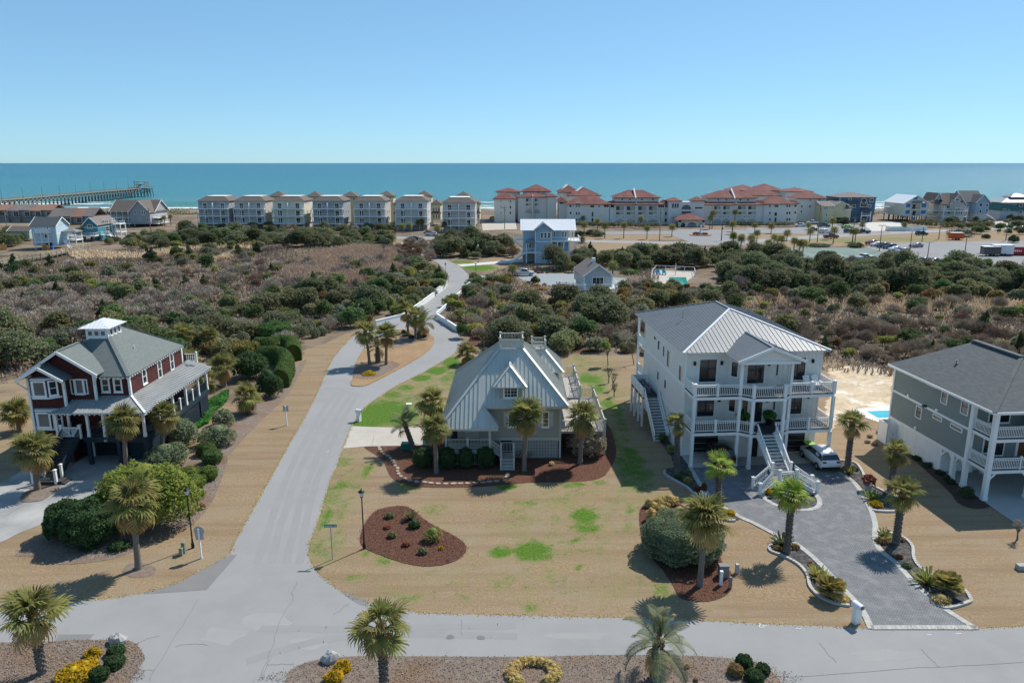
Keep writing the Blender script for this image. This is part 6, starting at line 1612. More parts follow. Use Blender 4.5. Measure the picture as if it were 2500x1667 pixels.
def low_wall(label,pts,h,solid=True):
 t=thing('road_wall',label,'wall',(0,0,0))
 for p,q in zip(pts,pts[1:]):
  p,q=V3(p),V3(q)
  if solid:
   MB().bar(p+V3((0,0,h/2)),q+V3((0,0,h/2)),.22,h).build('wall_panel',M['white'],t)
  else:
   MB().bar(p+V3((0,0,h*.72)),q+V3((0,0,h*.72)),.2,h*.42).build('rail',M['white'],t)
   d=q-p;n=max(1,int(d.length/1.3))
   for i in range(n+1):c=p+d*i/n;MB().box(c.x-.1,c.x+.1,c.y-.1,c.y+.1,0,h*.5).build('post',M['white'],t)
  MB().bar(p+V3((0,0,h+.04)),q+V3((0,0,h+.04)),.34,.08).build('coping',M['white'],t)
low_wall('low white wall along the marsh side of the road bridge',gp(k1,(925,500),(1285,408),(1490,262),(1650,142),(1815,18))+gp(k2,(1100,1255),(1325,1078),(1270,1052)),.85)
low_wall('low white wall turning the corner where the fork meets the bridge',gp(k1,(1705,405),(1960,572),(2060,592)),.85)
low_wall('open white rail on posts along the bush side of the road bridge',gp(k1,(1705,403),(2050,85),(2140,5))+gp(k2,(1620,1180),(1760,1065)),.95,False)
# ================================================================ vegetation
def quads_mesh(name,C,U,W,mt,smooth=False):
 """N quads with centres C and half axes U, W"""
 n=len(C)
 v=np.stack([C-U-W,C+U-W,C+U+W,C-U+W],1).reshape(-1,3).astype(np.float32)
 me=bpy.data.meshes.new(name)
 me.vertices.add(4*n);me.vertices.foreach_set('co',v.ravel())
 me.loops.add(4*n);me.loops.foreach_set('vertex_index',np.arange(4*n,dtype=np.int32))
 me.polygons.add(n);me.polygons.foreach_set('loop_start',np.arange(0,4*n,4,dtype=np.int32))
 me.update(calc_edges=True)
 me.materials.append(mt)
 return me
def unit(a):
 return a/np.maximum(np.linalg.norm(a,axis=1,keepdims=True),1e-6)
def leaf_arrays(blobs,n,size,r,shell=.16,out=.55,asp=.55,up=.25):
 B=np.array(blobs,float)
 wt=(B[:,3]*B[:,4]+B[:,4]*B[:,5]+B[:,3]*B[:,5]);wt/=wt.sum()
 k=r.choice(len(B),n,p=wt)
 d=unit(r.normal(size=(n,3)))
 d[:,2]=np.where(d[:,2]<-.55,-d[:,2],d[:,2])
 rad_=1-np.abs(r.normal(0,shell,n));rad_=np.clip(rad_,.25,1)
 rad_*=1+.1*np.sin(d[:,0]*7+k)*np.cos(d[:,1]*6+2*k)+.06*np.sin(d[:,2]*13+k)
 C=B[k,:3]+d*B[k,3:6]*rad_[:,None]
 nr=unit(d*out+r.normal(size=(n,3))*(1-out)+np.array([0,0,up]))
 t=unit(np.cross(nr,r.normal(size=(n,3))));w=np.cross(nr,t)
 s=size*r.uniform(.55,1.35,n)[:,None]
 keep=C[:,2]>.02
 return C[keep],(t*s)[keep],(w*s*asp)[keep]
def twig_arrays(blobs,n,ln,wd,r):
 B=np.array(blobs,float)
 k=r.choice(len(B),n)
 d=unit(r.normal(size=(n,3)));d[:,2]=np.abs(d[:,2])
 C=B[k,:3]+d*B[k,3:6]*(r.uniform(.15,1,n)**.6)[:,None]
 t=unit(d*.8+r.normal(size=(n,3))*.55+np.array([0,0,.5]))
 w=unit(np.cross(t,r.normal(size=(n,3))))
 return C,t*(ln*r.uniform(.5,1.4,n))[:,None],w*(wd*r.uniform(.6,1.3,n))[:,None]
def join_arrays(*A):
 return[np.concatenate(x)for x in zip(*A)]
def lumpy(r,rx,ry,h,n,base=.15,spread=.6,rs=.5):
 out=[]
 for _ in range(n):
  a,q=r.uniform(0,6.28),math.sqrt(r.uniform(0,1))*spread
  s=rs*r.uniform(.7,1.15)
  hh=h*(1-.45*q*q)*r.uniform(.8,1.05)
  rz=min(hh*.5,s*(rx+ry)*.5)
  out.append((math.cos(a)*q*rx,math.sin(a)*q*ry,max(hh-rz,rz*.6),s*rx,s*ry,rz))
 out.append((0,0,h*.42,rx*.62,ry*.62,h*.42))
 return out
LM={}
def leafmat(key,c,c2,hue=.03,rnd=.3,scale=1.2,trans=.42):
 c=tuple(2.15*x for x in c);c2=tuple(2.15*x for x in c2)
 LM[key]=mat(key,c,.7,c2,scale,detail=2,rnd=rnd,hue=hue,spec=.12,trans=trans)
leafmat('wax_myrtle_leaves',(.125,.128,.058),(.078,.082,.04))
leafmat('live_oak_leaves',(.10,.106,.056),(.062,.068,.037),.025,.3)
leafmat('bayberry_leaves',(.125,.132,.085),(.08,.088,.055),.02,.28)
leafmat('yaupon_leaves',(.075,.105,.04),(.045,.07,.028),.02,.28)
leafmat('cedar_needles',(.056,.072,.032),(.036,.05,.024),.03,.3)
leafmat('bronze_leaves',(.145,.095,.038),(.10,.075,.03),.03,.25)
leafmat('yellow_green_leaves',(.17,.165,.045),(.10,.115,.035),.03,.25)
leafmat('bare_grey_twigs',(.235,.198,.158),(.15,.124,.098),.015,.25,trans=0)
leafmat('bare_brown_twigs',(.185,.13,.092),(.125,.088,.062),.02,.25,trans=0)
leafmat('hedge_leaves',(.062,.10,.030),(.038,.066,.02),.015,.12)
leafmat('dark_hedge_leaves',(.036,.062,.024),(.022,.040,.016),.01,.15)
leafmat('bright_hedge_leaves',(.10,.125,.028),(.065,.09,.02),.015,.15)
leafmat('grey_hedge_leaves',(.125,.145,.085),(.075,.092,.052),.01,.1)
leafmat('ligustrum_leaves',(.17,.17,.035),(.06,.085,.02),.02,.1,2.2)
leafmat('silver_shrub_leaves',(.21,.175,.125),(.13,.11,.075),.01,.1)
leafmat('ivy_leaves',(.055,.14,.03),(.03,.085,.02),.01,.1)
leafmat('yellow_blossom',(.36,.235,.012),(.15,.115,.012),.01,.12)
leafmat('red_leaves',(.16,.06,.035),(.10,.05,.03),.02,.2)
leafmat('straw_grass',(.36,.27,.11),(.24,.19,.08),.01,.12)
leafmat('reed_tan',(.40,.31,.215),(.30,.225,.155),.01,.1,.3,.1)
leafmat('reed_pink',(.25,.185,.138),(.19,.138,.102),.01,.1,.2,.1)
leafmat('brush_brown',(.20,.16,.118),(.125,.10,.074),.01,.1,.15,.1)
leafmat('fan_frond_green',(.145,.135,.044),(.085,.088,.028),.025,.32,2.5)
leafmat('fan_frond_dry',(.25,.175,.075),(.16,.11,.048),.015,.25,2.5)
leafmat('feather_frond',(.135,.145,.08),(.085,.098,.055),.015,.25,2.5)
leafmat('bright_frond',(.19,.23,.04),(.10,.14,.03),.02,.25,2.5)
leafmat('sago_frond',(.20,.15,.04),(.12,.12,.035),.02,.2,2.5)
M['bark']=mat('palm_bark',(.235,.20,.165),.95,(.145,.12,.10),5,bump=.7,bscale=14)
M['bark_boot']=mat('palm_boots',(.26,.225,.19),.95,(.13,.11,.095),8,bump=.5,bscale=18)
M['bark_gray']=mat('grey_bark',(.20,.175,.15),.95,(.13,.11,.095),4)
# ---- wild shrubs: a few bodies of each kind, then single plants copied from them
PROTO={}
def proto(kind,i,seed,mk):
 PROTO.setdefault(kind,[]).append(mk(np.random.default_rng(seed+i)))
def round_shrub(mt,h,w,n,size,lobes=7,twigs=0,twm='bare_grey_twigs'):
 def f(r):
  bl=lumpy(r,w,w*r.uniform(.8,1.1),h*r.uniform(.85,1.1),lobes)
  me=quads_mesh('shrub_crown',*leaf_arrays(bl,n,size,r,.2,.3,.55,.75),LM[mt])
  if twigs:
   n0=len(me.polygons)
  return me
 return f
def cedar(h,w,n,size):
 def f(r):
  bl=[]
  for k in range(12):
   t=k/12;a=r.uniform(0,6.28);q=w*(1-t)*.55
   bl.append((math.cos(a)*q,math.sin(a)*q,h*(.12+.8*t),w*(1.02-t)*.62,w*(1.02-t)*.62,h*.13))
  return quads_mesh('cedar_crown',*leaf_arrays(bl,n,size,r,.25,.35,.4),LM['cedar_needles'])
 return f
def bare(mt,h,w,n,ln=.32,wd=.02):
 def f(r):
  bl=lumpy(r,w,w,h,6)
  A=twig_arrays(bl,n,ln,wd,r)
  m=14;a=r.uniform(0,6.28,m);q=r.uniform(.2,.7,m)
  tip=np.stack([np.cos(a)*q*w,np.sin(a)*q*w,np.full(m,h*.75)],1)
  S=(tip*.5,tip*.5,unit(np.cross(tip,r.normal(size=(m,3))))*.035)
  return quads_mesh('bare_crown',*join_arrays(A,S),LM[mt])
 return f
for i in range(4):
 proto('wax',i,10,round_shrub('wax_myrtle_leaves',3.0,2.2,2300,.125,9))
 proto('oak',i,20,round_shrub('live_oak_leaves',4.4,3.1,4200,.13,14))
 proto('bay',i,80,round_shrub('bayberry_leaves',2.7,2.1,2400,.11,10))
 proto('yaupon',i,90,round_shrub('yaupon_leaves',3.3,2.0,2400,.115,11))
 proto('cedar',i,30,cedar(4.2,1.7,2200,.13))
 proto('bronze',i,40,round_shrub('bronze_leaves',2.4,1.7,1600,.12,7))
 proto('yellow',i,50,round_shrub('yellow_green_leaves',2.2,1.7,1600,.12,7))
 proto('bare',i,60,bare('bare_grey_twigs',2.9,2.1,1500))
 proto('thorn',i,95,bare('brush_brown',2.3,2.0,1500,.3,.022))
 proto('brown',i,70,bare('bare_brown_twigs',2.1,1.8,1300))
SHRUB={'thorn':('thorn_thicket','shrub','tangled grey-brown leafless thorn thicket'),'bay':('bayberry_shrub','shrub','pale grey-green bayberry shrub'),'yaupon':('yaupon_shrub','shrub','mid-green upright yaupon shrub'),'wax':('wax_myrtle_shrub','shrub','olive-green evergreen wax myrtle shrub'),'oak':('scrub_oak','tree','dark grey-green wind-shaped scrub oak'),'cedar':('cedar_tree','tree','dark pointed coastal cedar'),'bronze':('bronze_shrub','shrub','bronze-brown leafy shrub'),'yellow':('yellow_green_shrub','shrub','yellow-green leafy shrub'),'bare':('bare_shrub','shrub','leafless grey twiggy shrub'),'brown':('dry_shrub','shrub','leafless brown twiggy shrub')}
KEEP=[road_L+road_R,isl]+[gp(k8,(150,1000),(430,940),(900,930),(1180,960),(1180,860),(1850,900),(2080,1040),(1900,1170),(1880,1290),(1330,1420),(900,1300),(820,1170),(620,1160),(300,1090)),gp(k8,(840,1150),(1000,1490),(1400,1560),(1900,1480),(1960,1150)),gp(k8,(-150,830),(170,770),(300,700),(1250,690),(1250,820),(560,830),(300,850),(-150,860)),gp(k11,(520,500),(1240,505),(2400,480),(2900,470),(2900,720),(1990,700),(1700,655),(1330,660),(900,625),(640,600)),gp(k2,(1100,610),(1700,640),(2400,590),(2400,770),(2100,870),(1990,950),(1760,1040)),px((1610,655),(1765,655),(1765,705),(1610,705))]
for t in(A,B,R_,D):
 x,y=t.location.x,t.location.y
 dx0,dx1,dy0,dy1={A:(-3,15,-9,19),B:(-12,6,-4,17),R_:(-8,8,-6,16),D:(-3,16,-3,16)}[t]
 KEEP.append([V3((x+dx0,y+dy0,0)),V3((x+dx1,y+dy0,0)),V3((x+dx1,y+dy1,0)),V3((x+dx0,y+dy1,0))])
TAKEN={}
def free(x,y,d):
 c=(int(x//3),int(y//3))
 for i in(-1,0,1):
  for j in(-1,0,1):
   for(a,b,e)in TAKEN.get((c[0]+i,c[1]+j),()):
    if(a-x)**2+(b-y)**2<(.5*(d+e))**2:return False
 return True
COUNT={}
def scatter(poly,mix,spacing,where,smin=.7,smax=1.25,seed=1,keep=True,n=None,zs=(.85,1.15)):
 r=np.random.default_rng(seed)
 xs=[p[0]for p in poly];ys=[p[1]for p in poly]
 area=(max(xs)-min(xs))*(max(ys)-min(ys))
 tries=int(area/spacing**2*2.6)
 X=r.uniform(min(xs),max(xs),tries);Y=r.uniform(min(ys),max(ys),tries)
 ok=in_poly(X,Y,poly)
 if keep:
  for kp in KEEP:ok&=~in_poly(X,Y,kp)
 mix=dict(mix)
 if 'wax' in mix:q_=mix['wax'];mix.update(wax=q_*.4,bay=q_*.35,yaupon=q_*.25)
 smin*=.75;smax*=1.1;spacing*=.86
 kinds=list(mix);w=np.array([mix[k]for k in kinds],float);w/=w.sum()
 for x,y in zip(X[ok],Y[ok]):
  k=kinds[r.choice(len(kinds),p=w)]
  s=r.uniform(smin,smax)
  if not free(x,y,spacing*(.7+.3*s)):continue
  if COUNT.get(k,0)>=300:continue
  COUNT[k]=COUNT.get(k,0)+1
  TAKEN.setdefault((int(x//3),int(y//3)),[]).append((x,y,spacing*(.7+.3*s)))
  nm,cat,desc=SHRUB[k]
  e_=r.uniform(.85,1.25)
  o=put(nm,PROTO[k][r.integers(4)],None,(x,y,-.05),(0,0,r.uniform(0,6.28)),(s*e_,s/e_**.5,s*r.uniform(*zs)))
  sw='small ' if s<.72 else 'large ' if s>1.02 else ''
  tag(o,sw+desc+' '+where,cat,sw+desc+'s '+where)
scatter(px((400,905),(640,870),(745,838),(860,805),(900,775),(930,745),(880,725),(700,740),(500,770),(420,800)),{'wax':5,'oak':2,'yellow':1.2,'bronze':.6,'bare':.8},2.9,'in the thicket behind the clipped hedges',.7,1.1,1)
scatter(px((-260,960),(40,905),(330,850),(430,900),(430,790),(200,800),(-260,840)),{'wax':4,'oak':1.5,'bare':2,'yellow':.3},3.1,'in the thicket behind the red house',.7,1.15,2)
scatter(px((-260,850),(200,805),(440,795),(520,765),(430,735),(200,720),(-260,745)),{'bare':7,'wax':1.2,'cedar':.5},2.7,'in the pale bare brush of the marsh edge',.8,1.2,3)
scatter(px((480,790),(900,745),(960,700),(880,700),(700,715),(480,735)),{'wax':3,'bare':3,'brown':1,'cedar':.5,'yellow':.5},3.2,'between the marsh and the fork of the road',.7,1.1,4)
scatter(px((880,795),(985,768),(1030,735),(1078,700),(1082,688),(1045,660),(1010,640),(930,665),(880,700)),{'wax':4,'yellow':2.2,'bronze':1.6,'bare':.6,'cedar':.6},2.6,'along the marsh side of the road bridge',.7,1.05,5)
scatter(px((-260,745),(250,742),(330,720),(240,700),(80,690),(-260,700)),{'wax':6,'yellow':1,'oak':.6,'bare':.5},3.4,'on the near bank of the marsh pools',.8,1.2,6)
scatter(px((300,735),(900,700),(960,650),(600,650),(300,680)),{'bare':3,'brown':3,'cedar':1.3,'wax':1.2,'yellow':.6,'bronze':.4},4.2,'scattered over the brown marsh',.55,1.05,7)
scatter(px((-260,690),(300,675),(620,645),(700,610),(560,600),(330,640),(-260,670)),{'wax':2,'cedar':.8,'bare':1.2,'yellow':.4},6.5,'dotted along the tidal creek',.6,1.1,8)
scatter(px((300,610),(560,612),(720,605),(900,612),(955,600),(940,583),(800,582),(560,583),(380,585)),{'wax':4,'oak':3,'yellow':.8,'bronze':.5,'bare':1.2},3.9,'along the near side of the highway',.8,1.3,9)
scatter(px((960,660),(1070,640),(1060,610),(1000,595),(930,620),(900,650)),{'brown':5,'bare':2,'bronze':.8},2.6,'beside the far bend of the road',.7,1.05,10)
scatter(px((440,571),(740,571),(960,571),(960,562),(440,560)),{'wax':3,'oak':1.5,'bare':1.5,'yellow':.5},4.0,'in front of the beach duplexes',.6,1.0,11)
scatter(px((1090,648),(1180,650),(1250,648),(1255,606),(1160,590),(1080,600),(1055,612)),{'oak':3,'wax':3,'cedar':1.2,'bronze':.8,'brown':.7},3.0,'beside the pale blue house',.75,1.15,12)
scatter(px((1100,825),(1250,862),(1560,862),(1640,880),(1640,800),(1540,755),(1400,735),(1330,745),(1210,735),(1120,770),(1090,800)),{'wax':5,'oak':1.4,'thorn':2.4,'yellow':1.4,'bronze':.7,'brown':.8},2.8,'in the brush behind the beige house',.7,1.1,13)
scatter(px((1095,775),(1240,735),(1240,690),(1150,670),(1120,690),(1080,740)),{'wax':4,'yellow':1.6,'bare':1.4,'bronze':.6},2.8,'between the bridge rail and the gravel lot',.6,.95,14)
scatter(px((1470,745),(1700,745),(1760,720),(1700,700),(1560,705),(1500,715)),{'wax':5,'yellow':1.5,'bronze':1.5,'bare':1},2.8,'around the small fenced pool',.65,.95,15)
scatter(px((1330,668),(1700,658),(1830,655),(1830,630),(1600,628),(1500,632),(1360,640)),{'oak':4,'cedar':2.5,'wax':2},3.4,'in the dark belt before the hotel lawn',.85,1.2,16)
scatter(px((1760,720),(1900,720),(2200,715),(2560,720),(2700,690),(2500,672),(2380,665),(2130,655),(1980,650),(1830,640),(1750,660)),{'oak':5,'cedar':2.6,'wax':3.4,'bare':.6,'bronze':.5},3.3,'in the belt of trees below the car park',.85,1.25,17)
scatter(px((1540,765),(1800,745),(2200,735),(2700,740),(2700,705),(2200,708),(1800,715)),{'wax':5,'yellow':1.6,'oak':1.2,'thorn':3,'bronze':.8},3.0,'on the slope below the oak belt',.7,1.1,18)
scatter(px((1560,840),(1900,850),(2020,872),(2200,890),(2700,960),(2700,830),(2200,800),(1800,790),(1560,790)),{'thorn':6,'brown':2,'wax':2.4,'cedar':.8,'yellow':.9,'bronze':.4},2.7,'in the rough behind the white and grey houses',.7,1.1,19)
scatter(px((2250,545),(2700,535),(2700,575),(2400,575)),{'wax':2,'oak':1},9,'on the verge by the highway bend',.7,1.0,20,False)
scatter(px((1700,790),(1900,775),(2150,785),(2700,800),(2700,735),(2200,728),(1900,728),(1700,750)),{'thorn':4,'wax':3,'yellow':1,'brown':1.5,'bronze':.5},4.2,'among the pale reeds behind the houses',.6,1.0,21)
for P_,w_ in((px((165,569),(236,567),(240,578),(165,582)),'between the motel rows and the teal house'),(px((-40,574),(52,572),(60,600),(-40,612)),'around the mint shed'),(px((250,600),(330,596),(420,590),(470,580),(330,582)),'on the roadside by the teal house')):
 scatter(P_,{'wax':4,'oak':1.5,'bronze':.6},4.0,w_,.7,1.1,22)
# ---- masses nobody could count: reeds, rushes and dry undergrowth
def blades(name,label,polys,n,h,w,mt,seed,lean=.25):
 r=np.random.default_rng(seed)
 CC,UU,WW=[],[],[]
 for P,share in polys:
  xs=[p[0]for p in P];ys=[p[1]for p in P]
  m=int(n*share*3)
  X=r.uniform(min(xs),max(xs),m);Y=r.uniform(min(ys),max(ys),m)
  ok=in_poly(X,Y,P)
  for kp in KEEP[:2]+KEEP[2:]:ok&=~in_poly(X,Y,kp)
  cl=np.sin(X*.33+1.7*np.sin(Y*.21))*np.sin(Y*.37+1.3*np.sin(X*.17))
  ok&=cl+r.normal(0,.5,m)>-.45
  X,Y=X[ok][:int(n*share)],Y[ok][:int(n*share)]
  k=len(X)
  hh=h*r.uniform(.45,1.2,k)
  t=unit(np.stack([r.normal(-.1,lean,k),r.normal(-.1,lean,k),np.ones(k)],1))
  U=t*(hh/2)[:,None]
  a=r.uniform(0,6.28,k)
  WW.append(np.stack([np.cos(a),np.sin(a),np.zeros(k)],1)*(w*r.uniform(.5,1.4,k))[:,None]);UU.append(U)
  CC.append(np.stack([X,Y,np.zeros(k)],1)+U)
 o=put(name,quads_mesh(name,np.concatenate(CC),np.concatenate(UU),np.concatenate(WW),LM[mt]))
 return tag(o,label,name.replace('_',' ').split()[0]if 0 else 'reeds',None,'stuff')
blades('reed_bed','tall pinkish-brown reeds filling the middle of the marsh',[(gp(k10,(700,720),(900,560),(1300,490),(1540,520),(1600,660),(1300,760),(900,790)),1.0)],42000,2.0,.05,'reed_pink',1,.18)
blades('broken_reeds','pale straw-coloured broken reeds along the creek and the right-hand thicket',[(gp(k12,(560,860),(1000,880),(1250,900),(1750,800),(2330,800),(2330,850),(1900,830),(1300,930),(700,940)),.42),(gp(k12,(1850,940),(2150,870),(2150,900),(1900,960)),.08),(px((1680,770),(1900,745),(2150,765),(2560,770),(2560,735),(2200,728),(1900,728),(1700,745)),.16),(px((1690,850),(1900,850),(1900,815),(1700,800)),.1)],26000,1.3,.06,'reed_tan',2,.55)
blades('dry_undergrowth','dry brown undergrowth between the shrubs on both sides of the road',[(px((-260,960),(430,900),(900,790),(1040,650),(1000,600),(300,612),(-260,700)),.6),(px((1090,820),(1640,875),(2700,960),(2700,690),(1800,650),(1090,650)),.4)],90000,.8,.07,'brush_brown',3,.6)
blades('dune_grass','sparse dune grass along the top of the beach',[([V3((-260,385,0)),V3((-60,385,0)),V3((-60,432,0)),V3((-260,432,0))],.6),([V3((150,385,0)),V3((360,385,0)),V3((360,432,0)),V3((150,432,0))],.4)],16000,.9,.12,'wax_myrtle_leaves',4,.5)
# ---- palms
def fan_frond(r,pet=.7,L=.9,n=17,droop=.3,split=True):
 b=MB()
 b.bar((0,0,0),(pet,0,pet*.05),.035,.02)
 c=V3((pet*.92,0,pet*.05))
 for i in range(n):
  f=(i/(n-1)-.5)*2
  a=f*rad(112)
  l=L*(1-.32*abs(f)**1.5)*r.uniform(.9,1.1)
  d=V3((math.cos(a),math.sin(a),0));s=V3((-d.y,d.x,0))
  w=.05
  tw=r.uniform(-.35,.35)
  up=V3((0,0,.14*abs(math.sin(a))))
  p0=c;p1=c+d*l*.5+up*l-V3((0,0,.06*l));p2=c+d*l*.82+up*l*.5-V3((0,0,(droop*.45)*l));p3=c+d*l*.98-V3((0,0,droop*l))
  q=s*w+V3((0,0,w*tw))
  b.poly([p0-q*.3,p0+q*.3,p1+q,p1-q][::-1]);b.poly([p1-q,p1+q,p2+q*.7,p2-q*.7][::-1]);b.poly([p2-q*.7,p2+q*.7,p3][::-1])
 return b
def feather_frond_b(r,L=1.9,n=26,curve=1.1):
 b=MB();pts=[]
 a=0;p=V3((0,0,0))
 for i in range(9):
  pts.append(p.copy());ang=.55-curve*1.35*(i/8)**1.3
  p=p+V3((math.cos(ang),0,math.sin(ang)))*L/8
 for u,v in zip(pts,pts[1:]):b.bar(u,v,.035,.03)
 for i in range(n):
  t=.18+.8*i/n;k=min(7,int(t*8));base=pts[k].lerp(pts[k+1],t*8-k);dr=(pts[k+1]-pts[k]).normalized()
  l=.46*math.sin(math.pi*(.18+.78*t))+.1
  for sg in(-1,1):
   d=(dr*.75+V3((0,sg,.32))).normalized();e=base+d*l*.6;tip=base+d*l-V3((0,0,l*.22));w=dr*.022
   b.poly([base-w,base+w,e+w*.9,e-w*.9]);b.poly([e-w*.9,e+w*.9,tip])
 return b
FR={'green':[],'dry':[],'feather':[],'bright':[],'sago':[]}
for i in range(4):
 r=np.random.default_rng(200+i)
 for key,mt,kw in(('green','fan_frond_green',dict(droop=.12+.12*i)),('dry','fan_frond_dry',dict(droop=.6)),('bright','bright_frond',dict(droop=.1+.1*i,L=.95))):
  m_=fan_frond(r,**kw).mesh('frond');m_.materials.append(LM[mt]);FR[key].append(m_)
 m_=feather_frond_b(r,1.9+.12*i).mesh('frond');m_.materials.append(LM['feather_frond']);FR['feather'].append(m_)
 m_=feather_frond_b(r,.75,18,.5).mesh('frond');m_.materials.append(LM['sago_frond']);FR['sago'].append(m_)
def trunk_mesh(h,r0,r1,lean,seed,boots=False,n=10):
 r=np.random.default_rng(seed);b=MB();K=14
 for k in range(K+1):
  t=k/K;c=V3((lean[0]*t*t*.5+lean[0]*t*.5,lean[1]*t,h*t));rr=(r0*(1.25-.25*min(1,t*6))*(1-t)+r1*t)*(1+r.uniform(-.05,.05))
  for i in range(n):
   a=2*math.pi*i/n;q=rr*(1+r.uniform(-.05,.05));b.v.append((c.x+q*math.cos(a),c.y+q*math.sin(a),c.z-(.1 if k==0 else 0)))
 for k in range(K):
  for i in range(n):b.f.append((k*n+i,k*n+(i+1)%n,(k+1)*n+(i+1)%n,(k+1)*n+i))
 if boots:
  m=int(h*34)
  for j in range(m):
   t=(j+.5)/m*.97+.02;a=j*2.39996;c=V3((lean[0]*t,lean[1]*t,h*t));d=V3((math.cos(a),math.sin(a),0));s=V3((-d.y,d.x,0))*.085
   rr=r0*(1-t)+r1*t
   p=c+d*rr*.9;q=c+d*(rr+.085)+V3((0,0,.17))
   b.hexa([p-s,p+s,p+s*.8+V3((0,0,.16)),p-s*.8+V3((0,0,.16)),q-s*.6,q+s*.6,q+s*.5+V3((0,0,.03)),q-s*.5+V3((0,0,.03))])
 return b.mesh('trunk',True)
PALM_N=0
def palm(base,crown,label,kind='green',boots=False,nf=38,dry=12,size=1.0,group=None,r0=.2,name='fan_palm',y_off=0.0):
 """base / crown centre as photo marks; the height and lean follow from them"""
 global PALM_N
 PALM_N+=1
 rr_=random.Random(PALM_N);nf=int(nf*rr_.uniform(.55,.8));dry=int(dry*rr_.uniform(.5,1.5));size*=rr_.uniform(1.02,1.2)
 r=np.random.default_rng(500+PALM_N)
 g=G(*base)
 cx_,cz_=PF(crown,g.y);h=max(.5,cz_);lean=(max(-1.2,min(1.2,cx_-g.x)),r.uniform(-.15,.15))
 t=thing(name,label,'palm tree',g,0,group)
 tm=trunk_mesh(h,r0,r0*.78,lean,PALM_N,boots);tm.materials.append(M['bark_boot' if boots else 'bark']);put('trunk',tm,t)
 top=V3((lean[0],lean[1],h))
 bl=[(0,0,-.05,.28*size,.28*size,.42*size)]
 cm=quads_mesh('crown',*join_arrays(leaf_arrays([(0,0,-.1,.22*size,.22*size,.4*size)],160,.13,r,.2,.3,.3),twig_arrays([(0,0,-.25,.3,.3,.3)],40,.2,.02,r)),LM['fan_frond_dry'])
 c=put('crown',cm,t,top)
 for i in range(nf):
  f=i/nf
  el=rad(86-(118+22*math.sin(PALM_N*2.1))*f+r.uniform(-15,15));az=i*2.39996+r.uniform(-.25,.25)
  s=size*r.uniform(.85,1.2)*(.8+.2*min(1,f*2.5))
  put('frond',FR[kind][r.integers(4)],c,(.06*math.cos(az),.06*math.sin(az),.18-.3*f),(r.uniform(-.35,.35),-el,az),s)
 for i in range(dry):
  az=r.uniform(0,6.28)
  put('dry_frond',FR['dry'][r.integers(4)],c,(.08*math.cos(az),.08*math.sin(az),-.2),(r.uniform(-.5,.5),rad(r.uniform(38,72)),az),size*r.uniform(.75,1.0))
 return t
palm(k4(935,797),k4(890,360),'tall fan palm with straw-tinged crown in the small mulch ring by the road',nf=44,dry=22,size=1.12)
palm(k4(290,1505),k4(225,1110),'fan palm with ragged trunk on the short mulch island beside the yellow bushes',boots=True,nf=32,dry=6,size=1.1)
palm(k5(940,1640),k5(912,1190),'fan palm with boot-covered trunk on the long mulch island by the road',boots=True,nf=32,dry=8,size=1.0)
palm(k6(1110,1548),k6(1125,1290),'grey-green feather palm arching over the long mulch island','feather',True,34,6,1.0,r0=.3,name='feather_palm')
palm(k6(1405,912),k6(1452,480),'tall leaning fan palm standing before the huge clipped ball shrub',nf=44,dry=8,size=1.02)
palm(k7(225,690),k7(255,300),'fan palm with boot-covered trunk in the kerbed bed above the brown-green sago palm','bright',True,30,6,.78)
palm(kA(735,1560),kA(738,1275),'fan palm with boot-covered trunk in the stone bed before the garage of the white house','bright',True,30,6,.72)
palm(kA(443,1322),kA(447,975),'fan palm with rough trunk at the corner post of the white house beside its garage',boots=True,nf=30,dry=6,size=.68)
palm(k7(960,625),k7(1000,290),'stout fan palm in the lower kerbed bed on the grey house side',boots=True,nf=34,dry=8,size=.85,r0=.22)
palm(kD(540,1245),kD(590,960),'fan palm at the end of the upper kerbed bed toward the grey house',boots=True,nf=32,dry=8,size=.74)
palm(kD(215,1062),kD(258,745),'fan palm in the upper kerbed bed nearest the parked white car',boots=True,nf=32,dry=6,size=.8,r0=.22)
palm(kR(290,1428),kR(262,1130),'dense fan palm in the mulch patch at the foot of the red house stair',nf=46,dry=16,size=1.05,r0=.24)
palm(kR(970,1300),kR(952,905),'fan palm standing before the porch corner of the red house',nf=42,dry=12,size=.95)
palm(kR(1243,1190),kR(1250,865),'yellowish fan palm beside the porch rail of the red house',nf=40,dry=20,size=.85)
palm(kR(150,985),kR(115,845),'dark shaded fan palm at the far flank of the red house',nf=40,dry=10,size=1.0)
palm(kR(1548,742),kR(1585,595),'fan palm leaning over the rear end of the red house porch',nf=40,dry=10,size=.95)
palm(k21(940,1150),k21(880,860),'full fan palm behind the red house porch, beside a sprawling evergreen',nf=44,dry=14,size=1.05)
palm(k21(1290,1555),k21(1270,1300),'low spreading fan palm at the lawn edge below the clipped serpentine hedge',nf=42,dry=16,size=1.05,r0=.24)
palm(k21(305,640),k21(300,340),'fan palm in the thicket just behind the rear eave of the red house',nf=38,dry=14,size=1.05)
palm(k21(670,610),k21(690,390),'pale fan palm in the thicket between the red house and the dome hedge',nf=40,dry=16,size=.95)
palm(k21(430,870),k21(420,730),'low yellow-green fan palm behind the upper deck of the red house',nf=36,dry=10,size=.95)
palm(kB(757,1258),kB(745,890),'fan palm with whitish trunk among the clipped bushes before the beige house porch',nf=44,dry=12,size=.95)
palm(kB(1478,1238),kB(1495,800),'fan palm with pale green trunk foot before the lattice of the beige house',nf=48,dry=8,size=1.0)
palm(kB(1935,1183),kB(1955,800),'fan palm beside the silvery shrub at the corner of the beige house',nf=48,dry=8,size=1.02)
